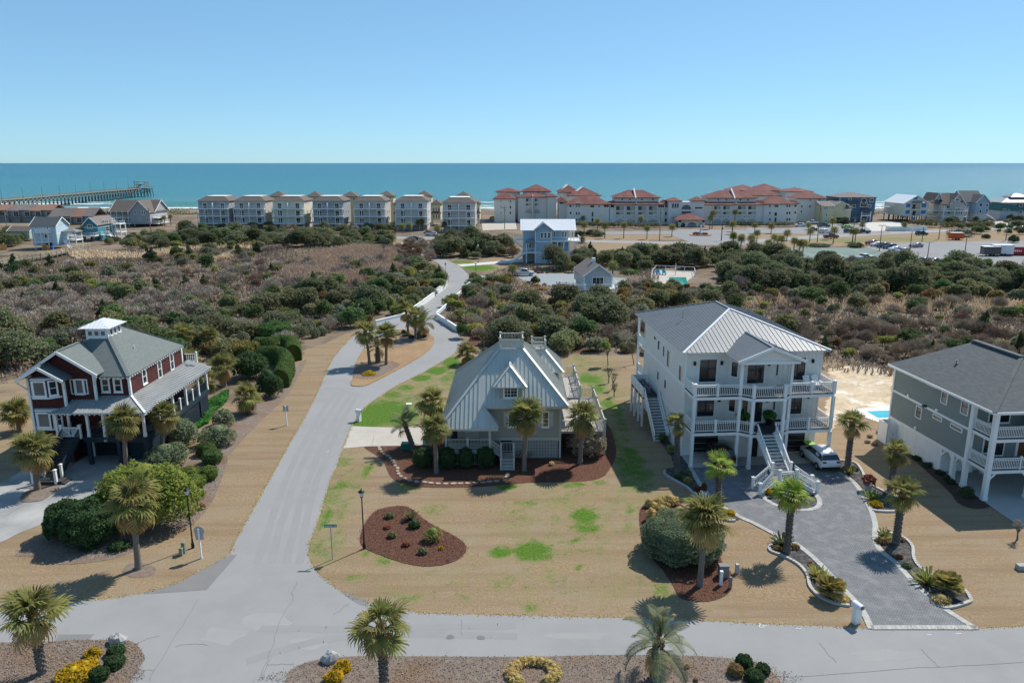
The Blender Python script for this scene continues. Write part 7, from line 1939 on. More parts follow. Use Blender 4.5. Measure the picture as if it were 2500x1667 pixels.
palm(kB(690,1015),kB(725,680),'taller fan palm beside the beige house porch, behind the one with whitish trunk',nf=44,dry=14,size=.98)
palm(kB(572,1072),kB(500,870),'leaning blue-grey feather palm at the edge of the beige house driveway','feather',True,30,4,.85,r0=.2,name='feather_palm')
palm(kB(1018,366),kB(1012,285),'short fan palm on the lawn beside the long roof slope of the beige house',nf=38,dry=12,size=.95)
palm(k1(850,1002),k1(790,580),'tall fan palm on the fork island nearest the yellow flowering bush',nf=42,dry=12,size=1.05)
palm(k1(1060,1002),k1(1070,610),'tall fan palm on the fork island to the house side of the feather palm',nf=42,dry=12,size=1.05)
palm(k1(955,975),k1(950,790),'stocky feather palm between the two tall palms of the fork island','feather',True,32,4,.95,r0=.32,name='feather_palm')
palm(k1(1435,672),k1(1430,390),'fan palm among dark round shrubs at the far end of the fork island',nf=42,dry=12,size=1.1)
palm(k1(1340,575),k1(1315,310),'fan palm by the bridge wall at the far end of the fork island',nf=40,dry=12,size=1.1)
palm(k1(1468,640),k1(1540,470),'drooping feather palm leaning from the far end of the fork island','feather',True,30,4,1.1,r0=.3,name='feather_palm')
def crown_mesh(r,nf=26,s=1.0,n=9):
 b=MB()
 for i in range(nf):
  f=i/nf;el=rad(80-125*f);az=i*2.39996
  mtx=Matrix.Rotation(az,3,'Z')@Matrix.Rotation(-el,3,'Y')
  fb=fan_frond(r,.6,.85,n,.55)
  o=len(b.v);b.v+=[tuple(mtx@V3(p)*s)for p in fb.v];b.f+=[tuple(o+j for j in q)for q in fb.f]
 return b.mesh('crown')
FARC=[]
for i in range(4):
 m_=crown_mesh(np.random.default_rng(300+i));m_.materials.append(LM['fan_frond_green']);FARC.append(m_)
FART=trunk_mesh(1.0,1.0,.8,(0,0),77,False,7);FART.materials.append(M['bark'])
def far_palm(base,crown,where,size=1.0,i=[0]):
 i[0]+=1
 g=G(*base);h=max(1.0,PF(crown,g.y)[1])
 t=thing('cabbage_palm','slim cabbage palm '+where,'palm tree',g,random.uniform(0,6),'cabbage palms '+where)
 put('trunk',FART,t,None,None,(.17,.17,h));put('crown',FARC[i[0]%4],t,(0,0,h),(0,0,random.uniform(0,6)),size*random.uniform(.9,1.12))
for b_,c in(((945,840),(945,655)),((1330,720),(1400,600)),((205,1030),(215,900)),((1800,980),(1800,850)),((1790,780),(1800,640)),((130,1150),(180,1040)),((60,1200),(80,1080)),((1310,480),(1315,430))):
 far_palm(k8(*b_),k8(*c),'near the pale blue house and cottage',1.15)
for b_,c in(((440,392),(437,320)),((590,398),(595,350)),((485,395),(485,345)),((1070,468),(1068,405)),((1425,440),(1425,385)),((1990,470),(1995,385)),((2195,440),(2200,330)),((2010,470),(2030,340)),((775,400),(775,350)),((950,430),(950,380))):
 far_palm(k9(*b_),k9(*c),'against the hotel wall',1.25)
for b_,c in(((960,527),(960,440)),((1130,545),(1122,445)),((1285,545),(1285,440)),((1475,552),(1485,465)),((1680,530),(1682,455)),((2175,490),(2180,430)),((2180,600),(2180,530)),((2245,615),(2245,550)),((2330,630),(2325,545))):
 far_palm(k9(*b_),k9(*c),'on the hotel front lawn',1.25)
for b_,c in(((650,555),(650,470)),((735,600),(730,485)),((560,555),(540,500)),((595,560),(600,460)),((775,602),(780,500)),((800,598),(805,505)),((850,490),(855,420)),((1015,502),(1020,410)),((1150,492),(1160,420)),((1168,490),(1185,415)),((1215,425),(1215,370)),((310,435),(312,365)),((465,430),(460,375)),((580,430),(580,380)),((480,495),(475,430)),((370,518),(370,460)),((315,515),(312,445)),((445,545),(445,495)),((620,548),(625,470)),((690,480),(690,430)),((840,405),(840,375)),((1510,412),(1515,370))):
 far_palm(k11(*b_),k11(*c),'by the car park and tennis court',1.2)
for b_,c in(((1000,470),(1000,340)),((1685,335),(1690,305)),((1790,335),(1790,270)),((1812,335),(1815,270)),((1995,335),(2000,270)),((2150,325),(2155,275)),((1500,335),(1500,305))):
 far_palm(k11(*b_),k11(*c),'in front of the beach houses beyond the highway',1.25)
for b_,c in(((1195,700),(1200,605)),((1295,690),(1300,590)),((1425,670),(1430,555)),((1478,665),(1480,555)),((990,860),(990,710)),((1695,800),(1700,640)),((1790,690),(1795,580)),((1995,680),(2000,600)),((2190,680),(2190,590)),((1065,640),(1065,590)),((1065,540),(1065,470)),((2290,560),(2290,480))):
 far_palm(k15(*b_),k15(*c),'before the beach duplexes',1.15)
for b_,c in(((1480,630),(1480,560)),((1535,625),(1535,550)),((1440,630),(1440,570))):
 far_palm(k12(*b_),k12(*c),'beside the boardwalk ramp of the end duplex',1.1)
# ---- clipped bushes, hedges and small plants of the gardens
def bush(label,k,cx,cy,rx,ry,mt,n=1800,leaf=.06,name='clipped_bush',cat='bush',lobes=0,seed=0,flat=1.0,depth=None,group=None,z=0.0,dense=.07):
 """centre and radii as photo marks; the foot stands on the ground under the front of the bush"""
 r=np.random.default_rng(900+int(cx+cy)+seed)
 f=G(*k(cx,cy+ry*.92));s=math.hypot(f.y,CH)/FOC
 sc_=1/(k(1,0)[0]-k(0,0)[0])
 w=rx/sc_*s;h=ry/sc_*s*1.75*flat;d=w if depth is None else depth
 if lobes:w*=1.08;n=int(n*1.25)
 h=max(.25,h-.12*d)
 t=thing(name,label,cat,(f.x,f.y+d*.75,z),r.uniform(-.2,.2),group)
 bl=lumpy(r,w,d,h,lobes)+[(math.cos(q)*.58*w,math.sin(q)*.58*d,h*.34,.46*w,.46*d,h*.36)for q in np.linspace(.3,6.0,7)]if lobes else[(0,0,h*.5,w,d,h*.52),(0,0,h*.35,w*.97,d*.97,h*.38)]
 put('foliage',quads_mesh('foliage',*leaf_arrays(bl,n,leaf,r,dense if not lobes else .14,.55),LM[mt]),t)
 c=MB()
 cr=.86 if not lobes else(.5 if mt!='yellow_blossom' else .34)
 c.lathe([(w*cr*math.cos(a)+.01,h*.5+h*.45*math.sin(a))for a in np.linspace(-1.45,1.45,7)],n=12)
 o=c.build('filler_core',LM[mt],t,True);o.scale=(1,d/w,1)  # solid filler core in the leaf colour, blocks the view through the bush
 return t
for a in(((1560,1122,72,62),'hedge_leaves','smaller clipped ball behind another ball at the mulch edge of the red house'),((1605,1182,78,68),'hedge_leaves','larger clipped ball overlapping a smaller one at the mulch edge of the red house'),((1582,1308,68,64),'bright_hedge_leaves','lone clipped yellow-green ball on the mulch beside a pair of balls'),((1420,1318,88,60),'bright_hedge_leaves','clipped dome tucked behind a lower yellow-green dome near the lamp post'),((1458,1382,90,64),'bright_hedge_leaves','wide yellow-green clipped dome directly behind the lamp post')):
 bush(a[2],kR,*a[0],a[1],2200,.05)
bush('loose small shrub beside the lamp post below the clipped domes',kR,1500,1465,55,48,'bright_hedge_leaves',900,.06,'garden_shrub','shrub',5)
bush('grey-green rounded shrub beside the garage drive of the red house',kR,1225,1180,150,115,'grey_hedge_leaves',4200,.07,'garden_shrub','shrub',7)
bush('grey shrub against the porch base of the red house',kR,1380,1000,110,125,'grey_hedge_leaves',3000,.07,'garden_shrub','shrub',6)
bush('large round olive shrub between the ivy bank and the clipped balls',kR,1630,1020,130,105,'grey_hedge_leaves',3600,.07,'garden_shrub','shrub',7)
bush('rounded shrub above the ivy bank beside the low spreading palm',kR,1690,880,80,80,'grey_hedge_leaves',2200,.07,'garden_shrub','shrub',6)
bush('dark tall glossy shrub at the end of the serpentine hedge',k21,1580,1100,190,270,'dark_hedge_leaves',4200,.09,'garden_shrub','shrub',8)
bush('sprawling dark evergreen behind the full palm of the red house',k21,1260,830,260,260,'dark_hedge_leaves',5000,.1,'evergreen_tree','tree',10)
bush('bronze-green evergreen in the thicket left of the serpentine hedge',k21,950,560,300,170,'bronze_leaves',3600,.11,'garden_shrub','shrub',9)
bush('dark clipped dome bush at the drive end of the corner planting',k4,372,490,108,140,'dark_hedge_leaves',5200,.075,depth=1.7)
bush('broad dark clipped bush between the end dome and the yellow-green shrub',k4,545,510,170,180,'dark_hedge_leaves',8000,.08,depth=2.0)
bush('very large yellow-green loose shrub with reddish tips behind the palm in the mulch ring',k4,925,330,310,270,'ligustrum_leaves',17000,.085,'garden_shrub','shrub',16,depth=3.0)
bush('low green groundcover mound at the foot of the broad dark bush',k4,570,655,60,36,'dark_hedge_leaves',900,.05,'garden_shrub','shrub',4)
bush('small low mound in the shade of the yellow-green shrub',k4,780,650,70,40,'dark_hedge_leaves',900,.05,'garden_shrub','shrub',4)
bush('small purplish tuft on the mulch above the lamp post lantern',k4,1350,380,30,24,'red_leaves',420,.04,'small_shrub','shrub',3)
bush('small grey tuft on the mulch beside the lamp post shaft',k4,1283,420,32,24,'bare_brown_twigs',420,.04,'small_shrub','shrub',3)
for a in(((640,1142,85,95),'clipped egg-shaped bush at the driveway end of the beige house porch'),((842,1142,74,106),'clipped egg-shaped bush just past the palm trunk before the beige house porch'),((997,1140,64,104),'slim clipped egg-shaped bush before the middle of the beige house porch'),((1157,1138,78,102),'looser clipped bush with bare feet beside the beige house stair')):
 bush(a[1],kB,*a[0],'dark_hedge_leaves',3000,.055)
bush('broad silvery-tan shrub behind the palm at the corner of the beige house',kB,2000,1010,150,150,'silver_shrub_leaves',6500,.07,'garden_shrub','shrub',9,depth=1.9)
bush('sparse thin-leaved shrub before the lattice of the beige house',kB,1480,1095,75,60,'bare_grey_twigs',260,.06,'garden_shrub','shrub',3)
bush('small yellow-green grass tuft on the red mulch beside the beige house',kB,1703,1182,20,18,'straw_grass',200,.05,'grass_tuft','grass')
bush('huge clipped ball shrub with silvery-green leaves in the red mulch bed',k6,1320,640,262,172,'grey_hedge_leaves',22000,.06,depth=2.6,dense=.025)
for i,(x,y,rx,ry)in enumerate(((1075,430,32,60),(1100,375,45,25),(1140,350,40,34),(1210,338,55,42),(1185,370,26,26),(1275,405,30,34),(1120,458,60,24),(1165,440,36,26),(1160,395,40,24))):
 bush('mound of straw-coloured ornamental grass behind the huge clipped ball shrub',k6,x,y,rx,ry,'straw_grass',800,.05,'grass_mound','grass',4,seed=i,group='straw-coloured grass mounds behind the ball shrub')
for a in((965,440,30,26,'wax_myrtle_leaves','small dark shrub nearest the lamp post in the bean-shaped bed'),(1135,500,38,36,'dark_hedge_leaves','dark round bush below the spiky plant in the bean-shaped bed'),(950,520,22,15,'red_leaves','low reddish sprig between two dark shrubs in the bean-shaped bed'),(985,570,28,28,'wax_myrtle_leaves','dark tuft below the reddish sprig in the bean-shaped bed'),(1080,635,24,20,'red_leaves','low brownish sprig in the middle of the bean-shaped bed'),(1195,680,28,28,'wax_myrtle_leaves','grey-green tuft below the yellow-green shrub in the bean-shaped bed'),(1258,575,62,62,'yellow_green_leaves','yellow-green shrub, the tallest plant of the bean-shaped bed'),(1316,663,12,9,'yellow_blossom','tiny yellow tuft at the tail of the bean-shaped bed')):
 bush(a[5],k5,*a[:4],a[4],700,.05,'small_shrub','shrub',4)
for k,a in((k5,(645,1470,50,42,'bright yellow flowering bush beside the pale rock on the long island')),(k5,(585,1540,55,45,'lower bright yellow flowering bush of the pair on the long island')),(k4,(605,1380,48,40,'bright yellow flowering bush alone near the rock on the short island')),(k4,(555,1475,66,46,'bright yellow flowering bush between a small one and the biggest one on the short island')),(k4,(460,1545,110,60,'broadest bright yellow flowering bush on the short island')),(k1,(830,1110,85,40,'bright yellow flowering bush on the fork island'))):
 bush(a[4],k,*a[:4],'yellow_blossom',1500,.05,'flowering_bush','bush',6)
for k,a in((k4,(765,1368,52,40,'dark clipped ball next to the rock on the short island')),(k4,(750,1448,60,48,'dark clipped ball in the middle of a row of three on the short island')),(k4,(650,1528,56,48,'dark clipped ball beside the broadest yellow bush on the short island')),(k6,(1715,1440,52,44,'dark clipped ball at the tip of the long island beside a brown one')),(k6,(1785,1545,58,44,'pale green clipped ball below the dark one at the tip of the long island')),(k7,(70,1488,42,38,'dark clipped ball at the road edge of the long island tip'))):
 bush(a[4],k,*a[:4],'dark_hedge_leaves' if 'dark' in a[4]else 'hedge_leaves',1800,.05)
bush('brown clipped ball of dry grass at the tip of the long island',k6,1655,1498,46,44,'bronze_leaves',1300,.045,'grass_mound','grass')
for i in range(13):
 t=math.pi*(1.25-1.5*i/12)
 bush('tuft in the horseshoe ring of tawny ornamental grass on the long island',k6,280+150*math.cos(t),1505-75*math.sin(t),40,34,'straw_grass',700,.05,'grass_mound','grass',3,seed=i,group='horseshoe ring of ornamental grass')
for x,y in((1322,1465),(1380,1555)):bush('lone brown sprig on the long island by the feather palm',k6,x,y,14,14,'bronze_leaves',150,.04,'grass_tuft','grass',group='brown sprigs by the feather palm')
for a in((1280,575,30,26),(1325,590,26,20),(1340,620,34,24),(1290,625,28,20),(1380,640,40,28),(1490,640,36,26),(1490,590,40,30),(1545,625,26,30)):
 bush('dark round shrub around the palm feet at the far end of the fork island',k1,*a,'live_oak_leaves',700,.07,group='dark round shrubs on the fork island')
def spiky(label,k,cx,cy,s,mt='yellow_green_leaves',n=60,name='spiky_plant',z=.0):
 r=np.random.default_rng(int(cx*3+cy));g=G(*k(cx,cy))
 t=thing(name,label,'plant',(g.x,g.y,z))
 a=r.uniform(0,6.28,n);e=r.uniform(.25,1.3,n)
 d=np.stack([np.cos(a)*np.cos(e),np.sin(a)*np.cos(e),np.sin(e)],1);L=s*r.uniform(.7,1.1,n)
 put('leaves',quads_mesh('leaves',d*(L/2)[:,None],d*(L/2)[:,None],unit(np.cross(d,np.array([0,0,1.])))*.035*s*1.4,LM[mt]),t)
def sago(label,k,cx,cy,s,kind='sago'):
 r=np.random.default_rng(int(cx+7*cy));g=G(*k(cx,cy));t=thing('sago_palm',label,'plant',(g.x,g.y,0))
 tm=trunk_mesh(.35*s,.16,.13,(0,0),5,True,8);tm.materials.append(M['bark_boot']);put('trunk',tm,t)
 for i in range(26):put('frond',FR[kind][r.integers(4)],t,(0,0,.35*s),(0,rad(-r.uniform(-5,65)),i*2.4),1.35*s*r.uniform(.85,1.1))
sago('brown-green sago palm in the kerbed bed beside the mailbox',k7,510,985,1.0);sago('rust-brown sago palm at the tip of the kerbed bed on the grey house side',k7,1310,965,1.0)
for a in((640,160,.8,'yellow-striped spiky plant beside the palm nearest the parked car'),(800,335,.9,'yellow-striped spiky plant above the yellow mound in the upper kerbed bed'),(875,595,.85,'yellow-striped spiky plant at the head of the lower kerbed bed'),(1178,905,1.15,'large yellow-green spiky plant beside the rust-brown sago palm'),(430,850,.9,'green-yellow spiky plant behind the brown-green sago palm')):
 spiky(a[3],k7,*a[:3])
spiky('dark green spiky yucca behind the palm in the lower kerbed bed',k7,190,640,1.0,'cedar_needles',70);spiky('small yucca at the top of the bean-shaped bed',k5,1115,465,.8,'wax_myrtle_leaves',60)
for a in((575,128,26,18,'bronze_leaves','small bronze mound at the foot of the palm nearest the parked car'),(690,122,26,20,'wax_myrtle_leaves','olive mound at the curve of the upper kerbed bed'),(836,362,42,28,'yellow_blossom','golden mound in the upper kerbed bed'),(882,615,42,26,'bronze_leaves','tawny mound below the spiky plant at the head of the lower kerbed bed'),(1003,600,26,20,'bronze_leaves','small tawny mound beside the stout palm'),(990,720,22,18,'red_leaves','dark red small plant in the lower kerbed bed'),(1043,775,30,26,'wax_myrtle_leaves','olive mound below the dark red plant in the lower kerbed bed'),(1290,1015,60,38,'straw_grass','tawny golden mound at the very tip of the bed by the rust-brown sago palm'),(170,665,32,24,'bronze_leaves','tawny mound beside the palm across the paver drive'),(282,652,34,22,'bronze_leaves','low tawny mound on the drive side of the palm across the paver drive'),(385,765,14,16,'red_leaves','tiny red plant in the bed above the brown-green sago palm'),(605,1005,52,32,'straw_grass','golden mound at the bed tip beside the mailbox')):
 bush(a[5],k7,*a[:4],a[4],600,.045,'small_shrub','shrub',3)
for a in((455,1345,28,24,'hedge_leaves','small clipped ball by the palm at the white house garage corner'),(517,1315,30,22,'wax_myrtle_leaves','dark mound beside the white house corner post'),(525,1370,27,32,'yellow_green_leaves','pale yellow-green shrub in the dark bed by the garage drive'),(600,1430,28,22,'red_leaves','rusty small shrub next to the white pot'),(350,1068,32,42,'hedge_leaves','shrub against the side wall of the white house near its side stair'),(402,1150,28,38,'yellow_green_leaves','yellowish shrub against the side wall of the white house'),(1098,1450,32,30,'yellow_blossom','golden shrub at the foot of the split front stair'),(250,1535,30,40,'straw_grass','tall straw grass clump at the edge of the dark bed')):
 bush(a[5],kA,*a[:4],a[4],700,.05,'small_shrub','shrub',3)
for a in((1545,365,26,26,'golden shrub by the palm at the end of the dark stone bed'),(1612,420,36,28,'golden mound at the tip of the dark stone bed beside the paver drive')):bush(a[4],k6,*a[:4],'yellow_blossom',700,.045,'small_shrub','shrub',3)
for i,(x,y)in enumerate(((840,1050),(940,1110),(1000,1150),(1020,1180),(1150,1260),(760,1000))):bush('small dark shrub planted along the shaded side of the grey house',kD,x,y,34 if i!=4 else 55,22 if i!=4 else 55,'dark_hedge_leaves',420,.06,'small_shrub','shrub',4,seed=i,group='dark shrubs along the grey house')
for i,(x,y)in enumerate(((375,870),(395,830),(430,890),(465,800))):bush('dry tuft of grass in the bare sand by the grey house shower',kD,x,y,20,16,'bare_brown_twigs',200,.05,'grass_tuft','grass',3,seed=i,group='dry tufts by the grey house shower')
for i in range(26):
 x,y=random.uniform(330,900),random.uniform(1100,1260)
 bush('mound of tawny grass in the bed beside the gravel lot',k8,x,y,random.uniform(22,40),random.uniform(16,26),'straw_grass' if i%3 else 'red_leaves',260,.09,'grass_mound','grass',3,seed=i,group='grass mounds by the gravel lot')
for i,(x,y)in enumerate(((575,930),(675,945),(760,945),(850,920),(620,950))):bush('dark reddish mound along the edge of the gravel lot',k8,x,y,28,18,'red_leaves',260,.09,'small_shrub','shrub',3,seed=i,group='reddish mounds at the gravel lot')
bush('pointed dark shrub standing alone on the gravel lot edge',k8,572,1060,72,72,'oak' and 'live_oak_leaves',1600,.1,'garden_shrub','shrub',5)
bush('long low clipped hedge before the pale blue house',k8,1050,880,150,45,'dark_hedge_leaves',1500,.1,'low_hedge','hedge',6,depth=2);bush('bright green hedge beside the small fenced pool',k8,2090,935,160,55,'hedge_leaves',1500,.1,'low_hedge','hedge',6,depth=2.5)
for q,lab in(((975,470,60,28),'rounded grey-green hedge mound at the entry gate'),((830,430,70,26),'smaller hedge mound behind the one at the entry gate'),((535,490,60,50),'dark pointed shrub at the entry gate'),((630,475,30,24),'small tan shrub at the entry gate')):bush(lab,k2,*q,'hedge_leaves' if 'mound' in lab else 'live_oak_leaves',1100,.12,'garden_shrub','shrub',4)
for k,q,lab in((k9,(1075,500,60,35),'round clipped shrub on the hotel lawn edge'),(k9,(930,500,60,30),'clipped grey-green hedge beside the pale blue house roof'),(k9,(1010,495,30,35),'dark clipped shrub between two others on the hotel lawn edge'),(k11,(930,512,80,18),'long clipped hedge at the end of the tennis court'),(k11,(1188,510,50,24),'round clipped hedge at the corner of the car park'),(k19,(1420,770,190,85),'big dark clump of shrubs by the highway behind the orange trailer'),(k19,(1250,570,80,80),'round tree before the greige gabled house'),(k19,(2220,860,75,80),'dark bush at the edge of the car park beside the utility pole'),(k19,(1770,825,60,45),'small round bush on the verge beyond the orange trailer'),(k19,(2190,530,70,60),'round tree before the sea-green house'),(k19,(2010,650,70,45),'round bush at the drive of the sea-green house'),(k15,(830,600,110,70),'dark round evergreen before the taupe duplex'),(k15,(980,620,130,90),'larger dark evergreen overlapping the round one by the duplex'),(k18,(1330,520,150,100),'wind-swept dark tree by the hotel end wall'),(k18,(1850,650,80,80),'dark tree before the slate-blue house'),(k16,(1700,690,80,85),'dark round tree before the hotel front'),(k9,(780,360,45,40),'dark tree against the hotel corner')):
 bush(lab,k,*q,'live_oak_leaves',2200,.16,'clipped_shrub' if 'tree' not in lab else 'round_tree','shrub' if 'tree' not in lab else 'tree',8)
for k,pts,lab,h in((k19,[(560,660),(900,690),(1250,710),(1850,690)],'long flowering grey-green hedge along the beach road',2.6),(k17,[(20,850),(420,850),(640,870),(1000,850)],'dark hedge along the hotel arcade beside the entrance',2.2),(k18,[(0,740),(300,750),(560,740)],'dark hedge along the hotel arcade past the entrance',2.2),(k16,[(90,720),(500,715)],'dark hedge at the foot of the hotel end wing',1.8),(k16,[(1560,830),(2050,850),(2350,860)],'dark hedge before the middle of the hotel',2.2),(k18,[(620,745),(900,740),(1060,735)],'dark hedge before the last hotel block',2.0)):
 P=gp(k,*pts);t=thing('hedge',lab,'hedge',P[0]);bl=[]
 for a,b_ in zip(P,P[1:]):
  n_=max(2,int((b_-a).length/1.8))
  for i in range(n_):c=a+(b_-a)*i/n_-P[0];bl.append((c.x,c.y,h*.5,1.5,1.3,h*.5*random.uniform(.85,1.1)))
 put('foliage',quads_mesh('foliage',*leaf_arrays(bl,260*len(bl),.17,np.random.default_rng(len(bl)),.12),LM['live_oak_leaves' if 'dark' in lab else 'wax_myrtle_leaves']),t)
def hedge_run(label,pts,w,h,mt='hedge_leaves',leaf=.06,dens=1100):
 P=spline(pts,8);t=thing('clipped_hedge',label,'hedge',P[0]);b=MB();n=10
 bl=[]
 for i,p in enumerate(P):
  d=(P[min(i+1,len(P)-1)]-P[max(i-1,0)]).normalized();s=V3((-d.y,d.x,0))
  for j in range(n):
   a=math.pi*j/(n-1);q=p-P[0]+s*w*.92*math.cos(a)+V3((0,0,h*.93*math.sin(a)**.6));b.v.append(tuple(q))
  if i:
   for j in range(n-1):b.f.append(((i-1)*n+j,(i-1)*n+j+1,i*n+j+1,i*n+j))
 b.f.append(tuple(range(n)));b.f.append(tuple(range((len(P)-1)*n,len(P)*n))[::-1])
 b.build('filler_core',LM[mt],t,True)  # solid core under the leaves, keeps the hedge from showing through
 r=np.random.default_rng(len(P));L=sum((q-p).length for p,q in zip(P,P[1:]));m=int(L*dens);idx=r.integers(0,len(P)-1,m);f=r.uniform(0,1,m)[:,None]
 PA=np.array([tuple(p-P[0])for p in P]);c0=PA[idx]*(1-f)+PA[idx+1]*f;dd=unit(PA[idx+1]-PA[idx]);ss=np.stack([-dd[:,1],dd[:,0],dd[:,2]*0],1)
 a=r.uniform(0,math.pi,m);q=1-np.abs(r.normal(0,.035,m));nr=ss*np.cos(a)[:,None]+np.array([0,0,1])*np.sin(a)[:,None]
 C=c0+ss*(w*np.cos(a)*q)[:,None]+np.array([0,0,1.])*(h*np.sin(a)**.6*q)[:,None]
 nn=unit(nr*.7+r.normal(size=(m,3))*.4);u=unit(np.cross(nn,r.normal(size=(m,3))));sz=leaf*r.uniform(.6,1.3,m)[:,None]
 put('foliage',quads_mesh('foliage',C,u*sz,np.cross(nn,u)*sz*.6,LM[mt]),t)
hedge_run('upper curl of the clipped serpentine hedge beside the lawn strip',gp(k21,(1420,640),(1600,640),(1800,600),(1960,620),(1985,700),(1990,760)),1.15,2.3)
hedge_run('lower curl of the clipped serpentine hedge running down the lawn strip',gp(k21,(1440,800),(1560,790),(1750,790),(1860,850),(1880,960),(1840,1060),(1790,1170)),1.1,2.3)
bush('great clipped dome at the head of the serpentine hedge',k21,1640,330,270,200,'hedge_leaves',12000,.08,depth=3.0)
iv=gp(kR,(1330,930),(1480,860),(1560,790),(1700,690),(1756,680),(1740,760),(1640,830),(1600,920),(1480,980),(1400,1000))
r=np.random.default_rng(4);X=r.uniform(min(p.x for p in iv),max(p.x for p in iv),14000);Y=r.uniform(min(p.y for p in iv),max(p.y for p in iv),14000);ok=in_poly(X,Y,iv);X,Y=X[ok],Y[ok];n_=len(X)
nn=unit(r.normal(size=(n_,3))*.45+np.array([0,0,1.]));u=unit(np.cross(nn,r.normal(size=(n_,3))));sz=.1*r.uniform(.6,1.3,n_)[:,None]
tag(put('ivy_groundcover',quads_mesh('ivy',np.stack([X,Y,.25+.2*np.sin(X*1.1)*np.sin(Y*1.3)+r.uniform(-.2,.12,n_)],1),u*sz,np.cross(nn,u)*sz*.8,LM['ivy_leaves'])),'glossy green ivy bank along the porch of the red house','ivy',None,'stuff')
def small_tree(label,k,bx,by_,cx,cy,rx,ry,mt,n=900,leaf=.08,bare_=False,lobes=6,name='young_tree'):
 g=G(*k(bx,by_));s=math.hypot(g.y,CH)/FOC;sc_=1/(k(1,0)[0]-k(0,0)[0]);xx,zz=PF(k(cx,cy),g.y)
 w,h=rx/sc_*s,ry/sc_*s;r=np.random.default_rng(int(bx+by_));t=thing(name,label,'tree',g)
 dx=xx-g.x;b=MB();b.tube((0,0,-.05),(dx*.5,0,zz*.55),.07,.05,7)
 for i in range(9):
  a=i*2.4;e=V3((dx+math.cos(a)*w*.7,math.sin(a)*w*.7,zz+h*r.uniform(-.3,.7)));b.tube((dx*.5,0,zz*.5),(dx*.5+(e.x-dx*.5)*.5,e.y*.4,zz*.5+(e.z-zz*.5)*.6),.04,.025,5);b.tube((dx*.5+(e.x-dx*.5)*.5,e.y*.4,zz*.5+(e.z-zz*.5)*.6),e,.025,.008,4)
 b.build('trunk',M['bark_gray'],t)
 bl=[(x+dx,y,z-h+zz,a,c,d)for x,y,z,a,c,d in lumpy(r,w,w,2*h,lobes)]
 put('crown',quads_mesh('crown',*(twig_arrays(bl,n,.16,.008,r)if bare_ else leaf_arrays(bl,n,leaf,r,.3,.3)),LM[mt]),t)
small_tree('young tree with yellow-green leaves on the lawn between the beige and white houses',kB,2165,380,2155,220,55,60,'yellow_green_leaves',700,.09)
small_tree('rounded dark young evergreen in the red mulch behind the beige house',kB,1178,205,1187,130,55,55,'live_oak_leaves',1500,.09)
for bx,by_,cx,cy,lab in((2170,520,2175,440,'bare sapling nearest the yellow-green young tree'),(2197,577,2215,480,'taller bare sapling in the middle of a row of three'),(2215,632,2215,560,'bare sapling closest to the side stair of the white house')):small_tree(lab,kB,bx,by_,cx,cy,35,55,'bare_grey_twigs',260,.1,True)
small_tree('bare grey tree beside the rear corner of the white house',kA,140,552,105,390,90,90,'bare_grey_twigs',1200,.1,True)
small_tree('bare sapling in the shade at the edge of the grey house lawn',k7,1780,600,1785,510,40,60,'bare_grey_twigs',160,.1,True)
# ================================================================ paver drive, kerbed beds
dr_L=gp(k7,(790,1195),(720,1060),(600,930),(500,820),(400,720),(300,640),(250,615),(170,580),(0,490))+gp(k6,(1690,455),(1560,380),(1450,285),(1390,200),(1345,120))
dr_R=gp(k7,(480,85),(600,160),(680,220),(740,310),(790,400),(820,500),(820,600),(860,680),(960,760),(1100,910),(1250,1040),(1400,1140),(1490,1195))
dpoly=spline(dr_L,4)+spline(dr_R,4)
cen=spline(gp(k7,(60,300),(130,360),(250,395),(350,402),(425,385),(445,350),(425,305),(350,235),(240,225),(120,240)),4,True)
drv=sheet('paver_driveway',dpoly,.024,mat('dark_joint_sand',(.09,.09,.09),.95))
r=np.random.default_rng(3);L_,W2=.25,.125
xs=[p.x for p in dpoly];ys=[p.y for p in dpoly];tops=[]
ca_,sa_=math.cos(rad(52)),math.sin(rad(52))
I,J=np.meshgrid(np.arange(-70,70),np.arange(-140,140))
uc,vc=(I+.5*(J%2))*L_,J*W2
x=(np.mean(xs)+uc*ca_-vc*sa_).ravel();y=(np.mean(ys)+uc*sa_+vc*ca_).ravel()
ok=in_poly(x,y,dpoly)&~in_poly(x,y,cen)
n=ok.sum();g_=.005
tops.append((np.stack([x[ok],y[ok],.04+r.uniform(-.003,.003,n)],1),np.tile(np.array([[ca_,sa_,0]])*(L_/2-g_),(n,1)),np.tile(np.array([[-sa_,ca_,0]])*(W2/2-g_),(n,1))))
C,U,W=join_arrays(*tops)
def blocks_mesh(name,C,U,W,h,mt):
 H=np.tile(np.array([[0,0,-h]]),(len(C),1))
 parts=[(C,U,W),(C+U+H/2,H/2,W),(C-U+H/2,-H/2,W),(C+W+H/2,U,H/2),(C-W+H/2,U,-H/2)]
 return quads_mesh(name,*join_arrays(*parts),mt)
o=put('paver_blocks',blocks_mesh('paver_blocks',C,U,W,.03,M['paver']),drv);o['kind']='stuff'
bpm=MB().box(-.14,.14,-.19,.19,-.03,.03).mesh('border_paver');bpm.materials.append(M['paver_light'])
def along(pts,step):
 out=[];acc=0.0
 for p,q in zip(pts,pts[1:]):
  d=(q-p).length
  while acc<d:
   out.append((p+(q-p)*(acc/d),math.atan2(q.y-p.y,q.x-p.x)));acc+=step
  acc-=d
 return out
for line in(spline(dr_L,6),spline(dr_R,6),[dr_R[-1],dr_L[0]],cen+[cen[0]]):
 for p,a in along(line,.29):
  put('border_paver',bpm,drv,(p.x,p.y,.03),(0,0,a))
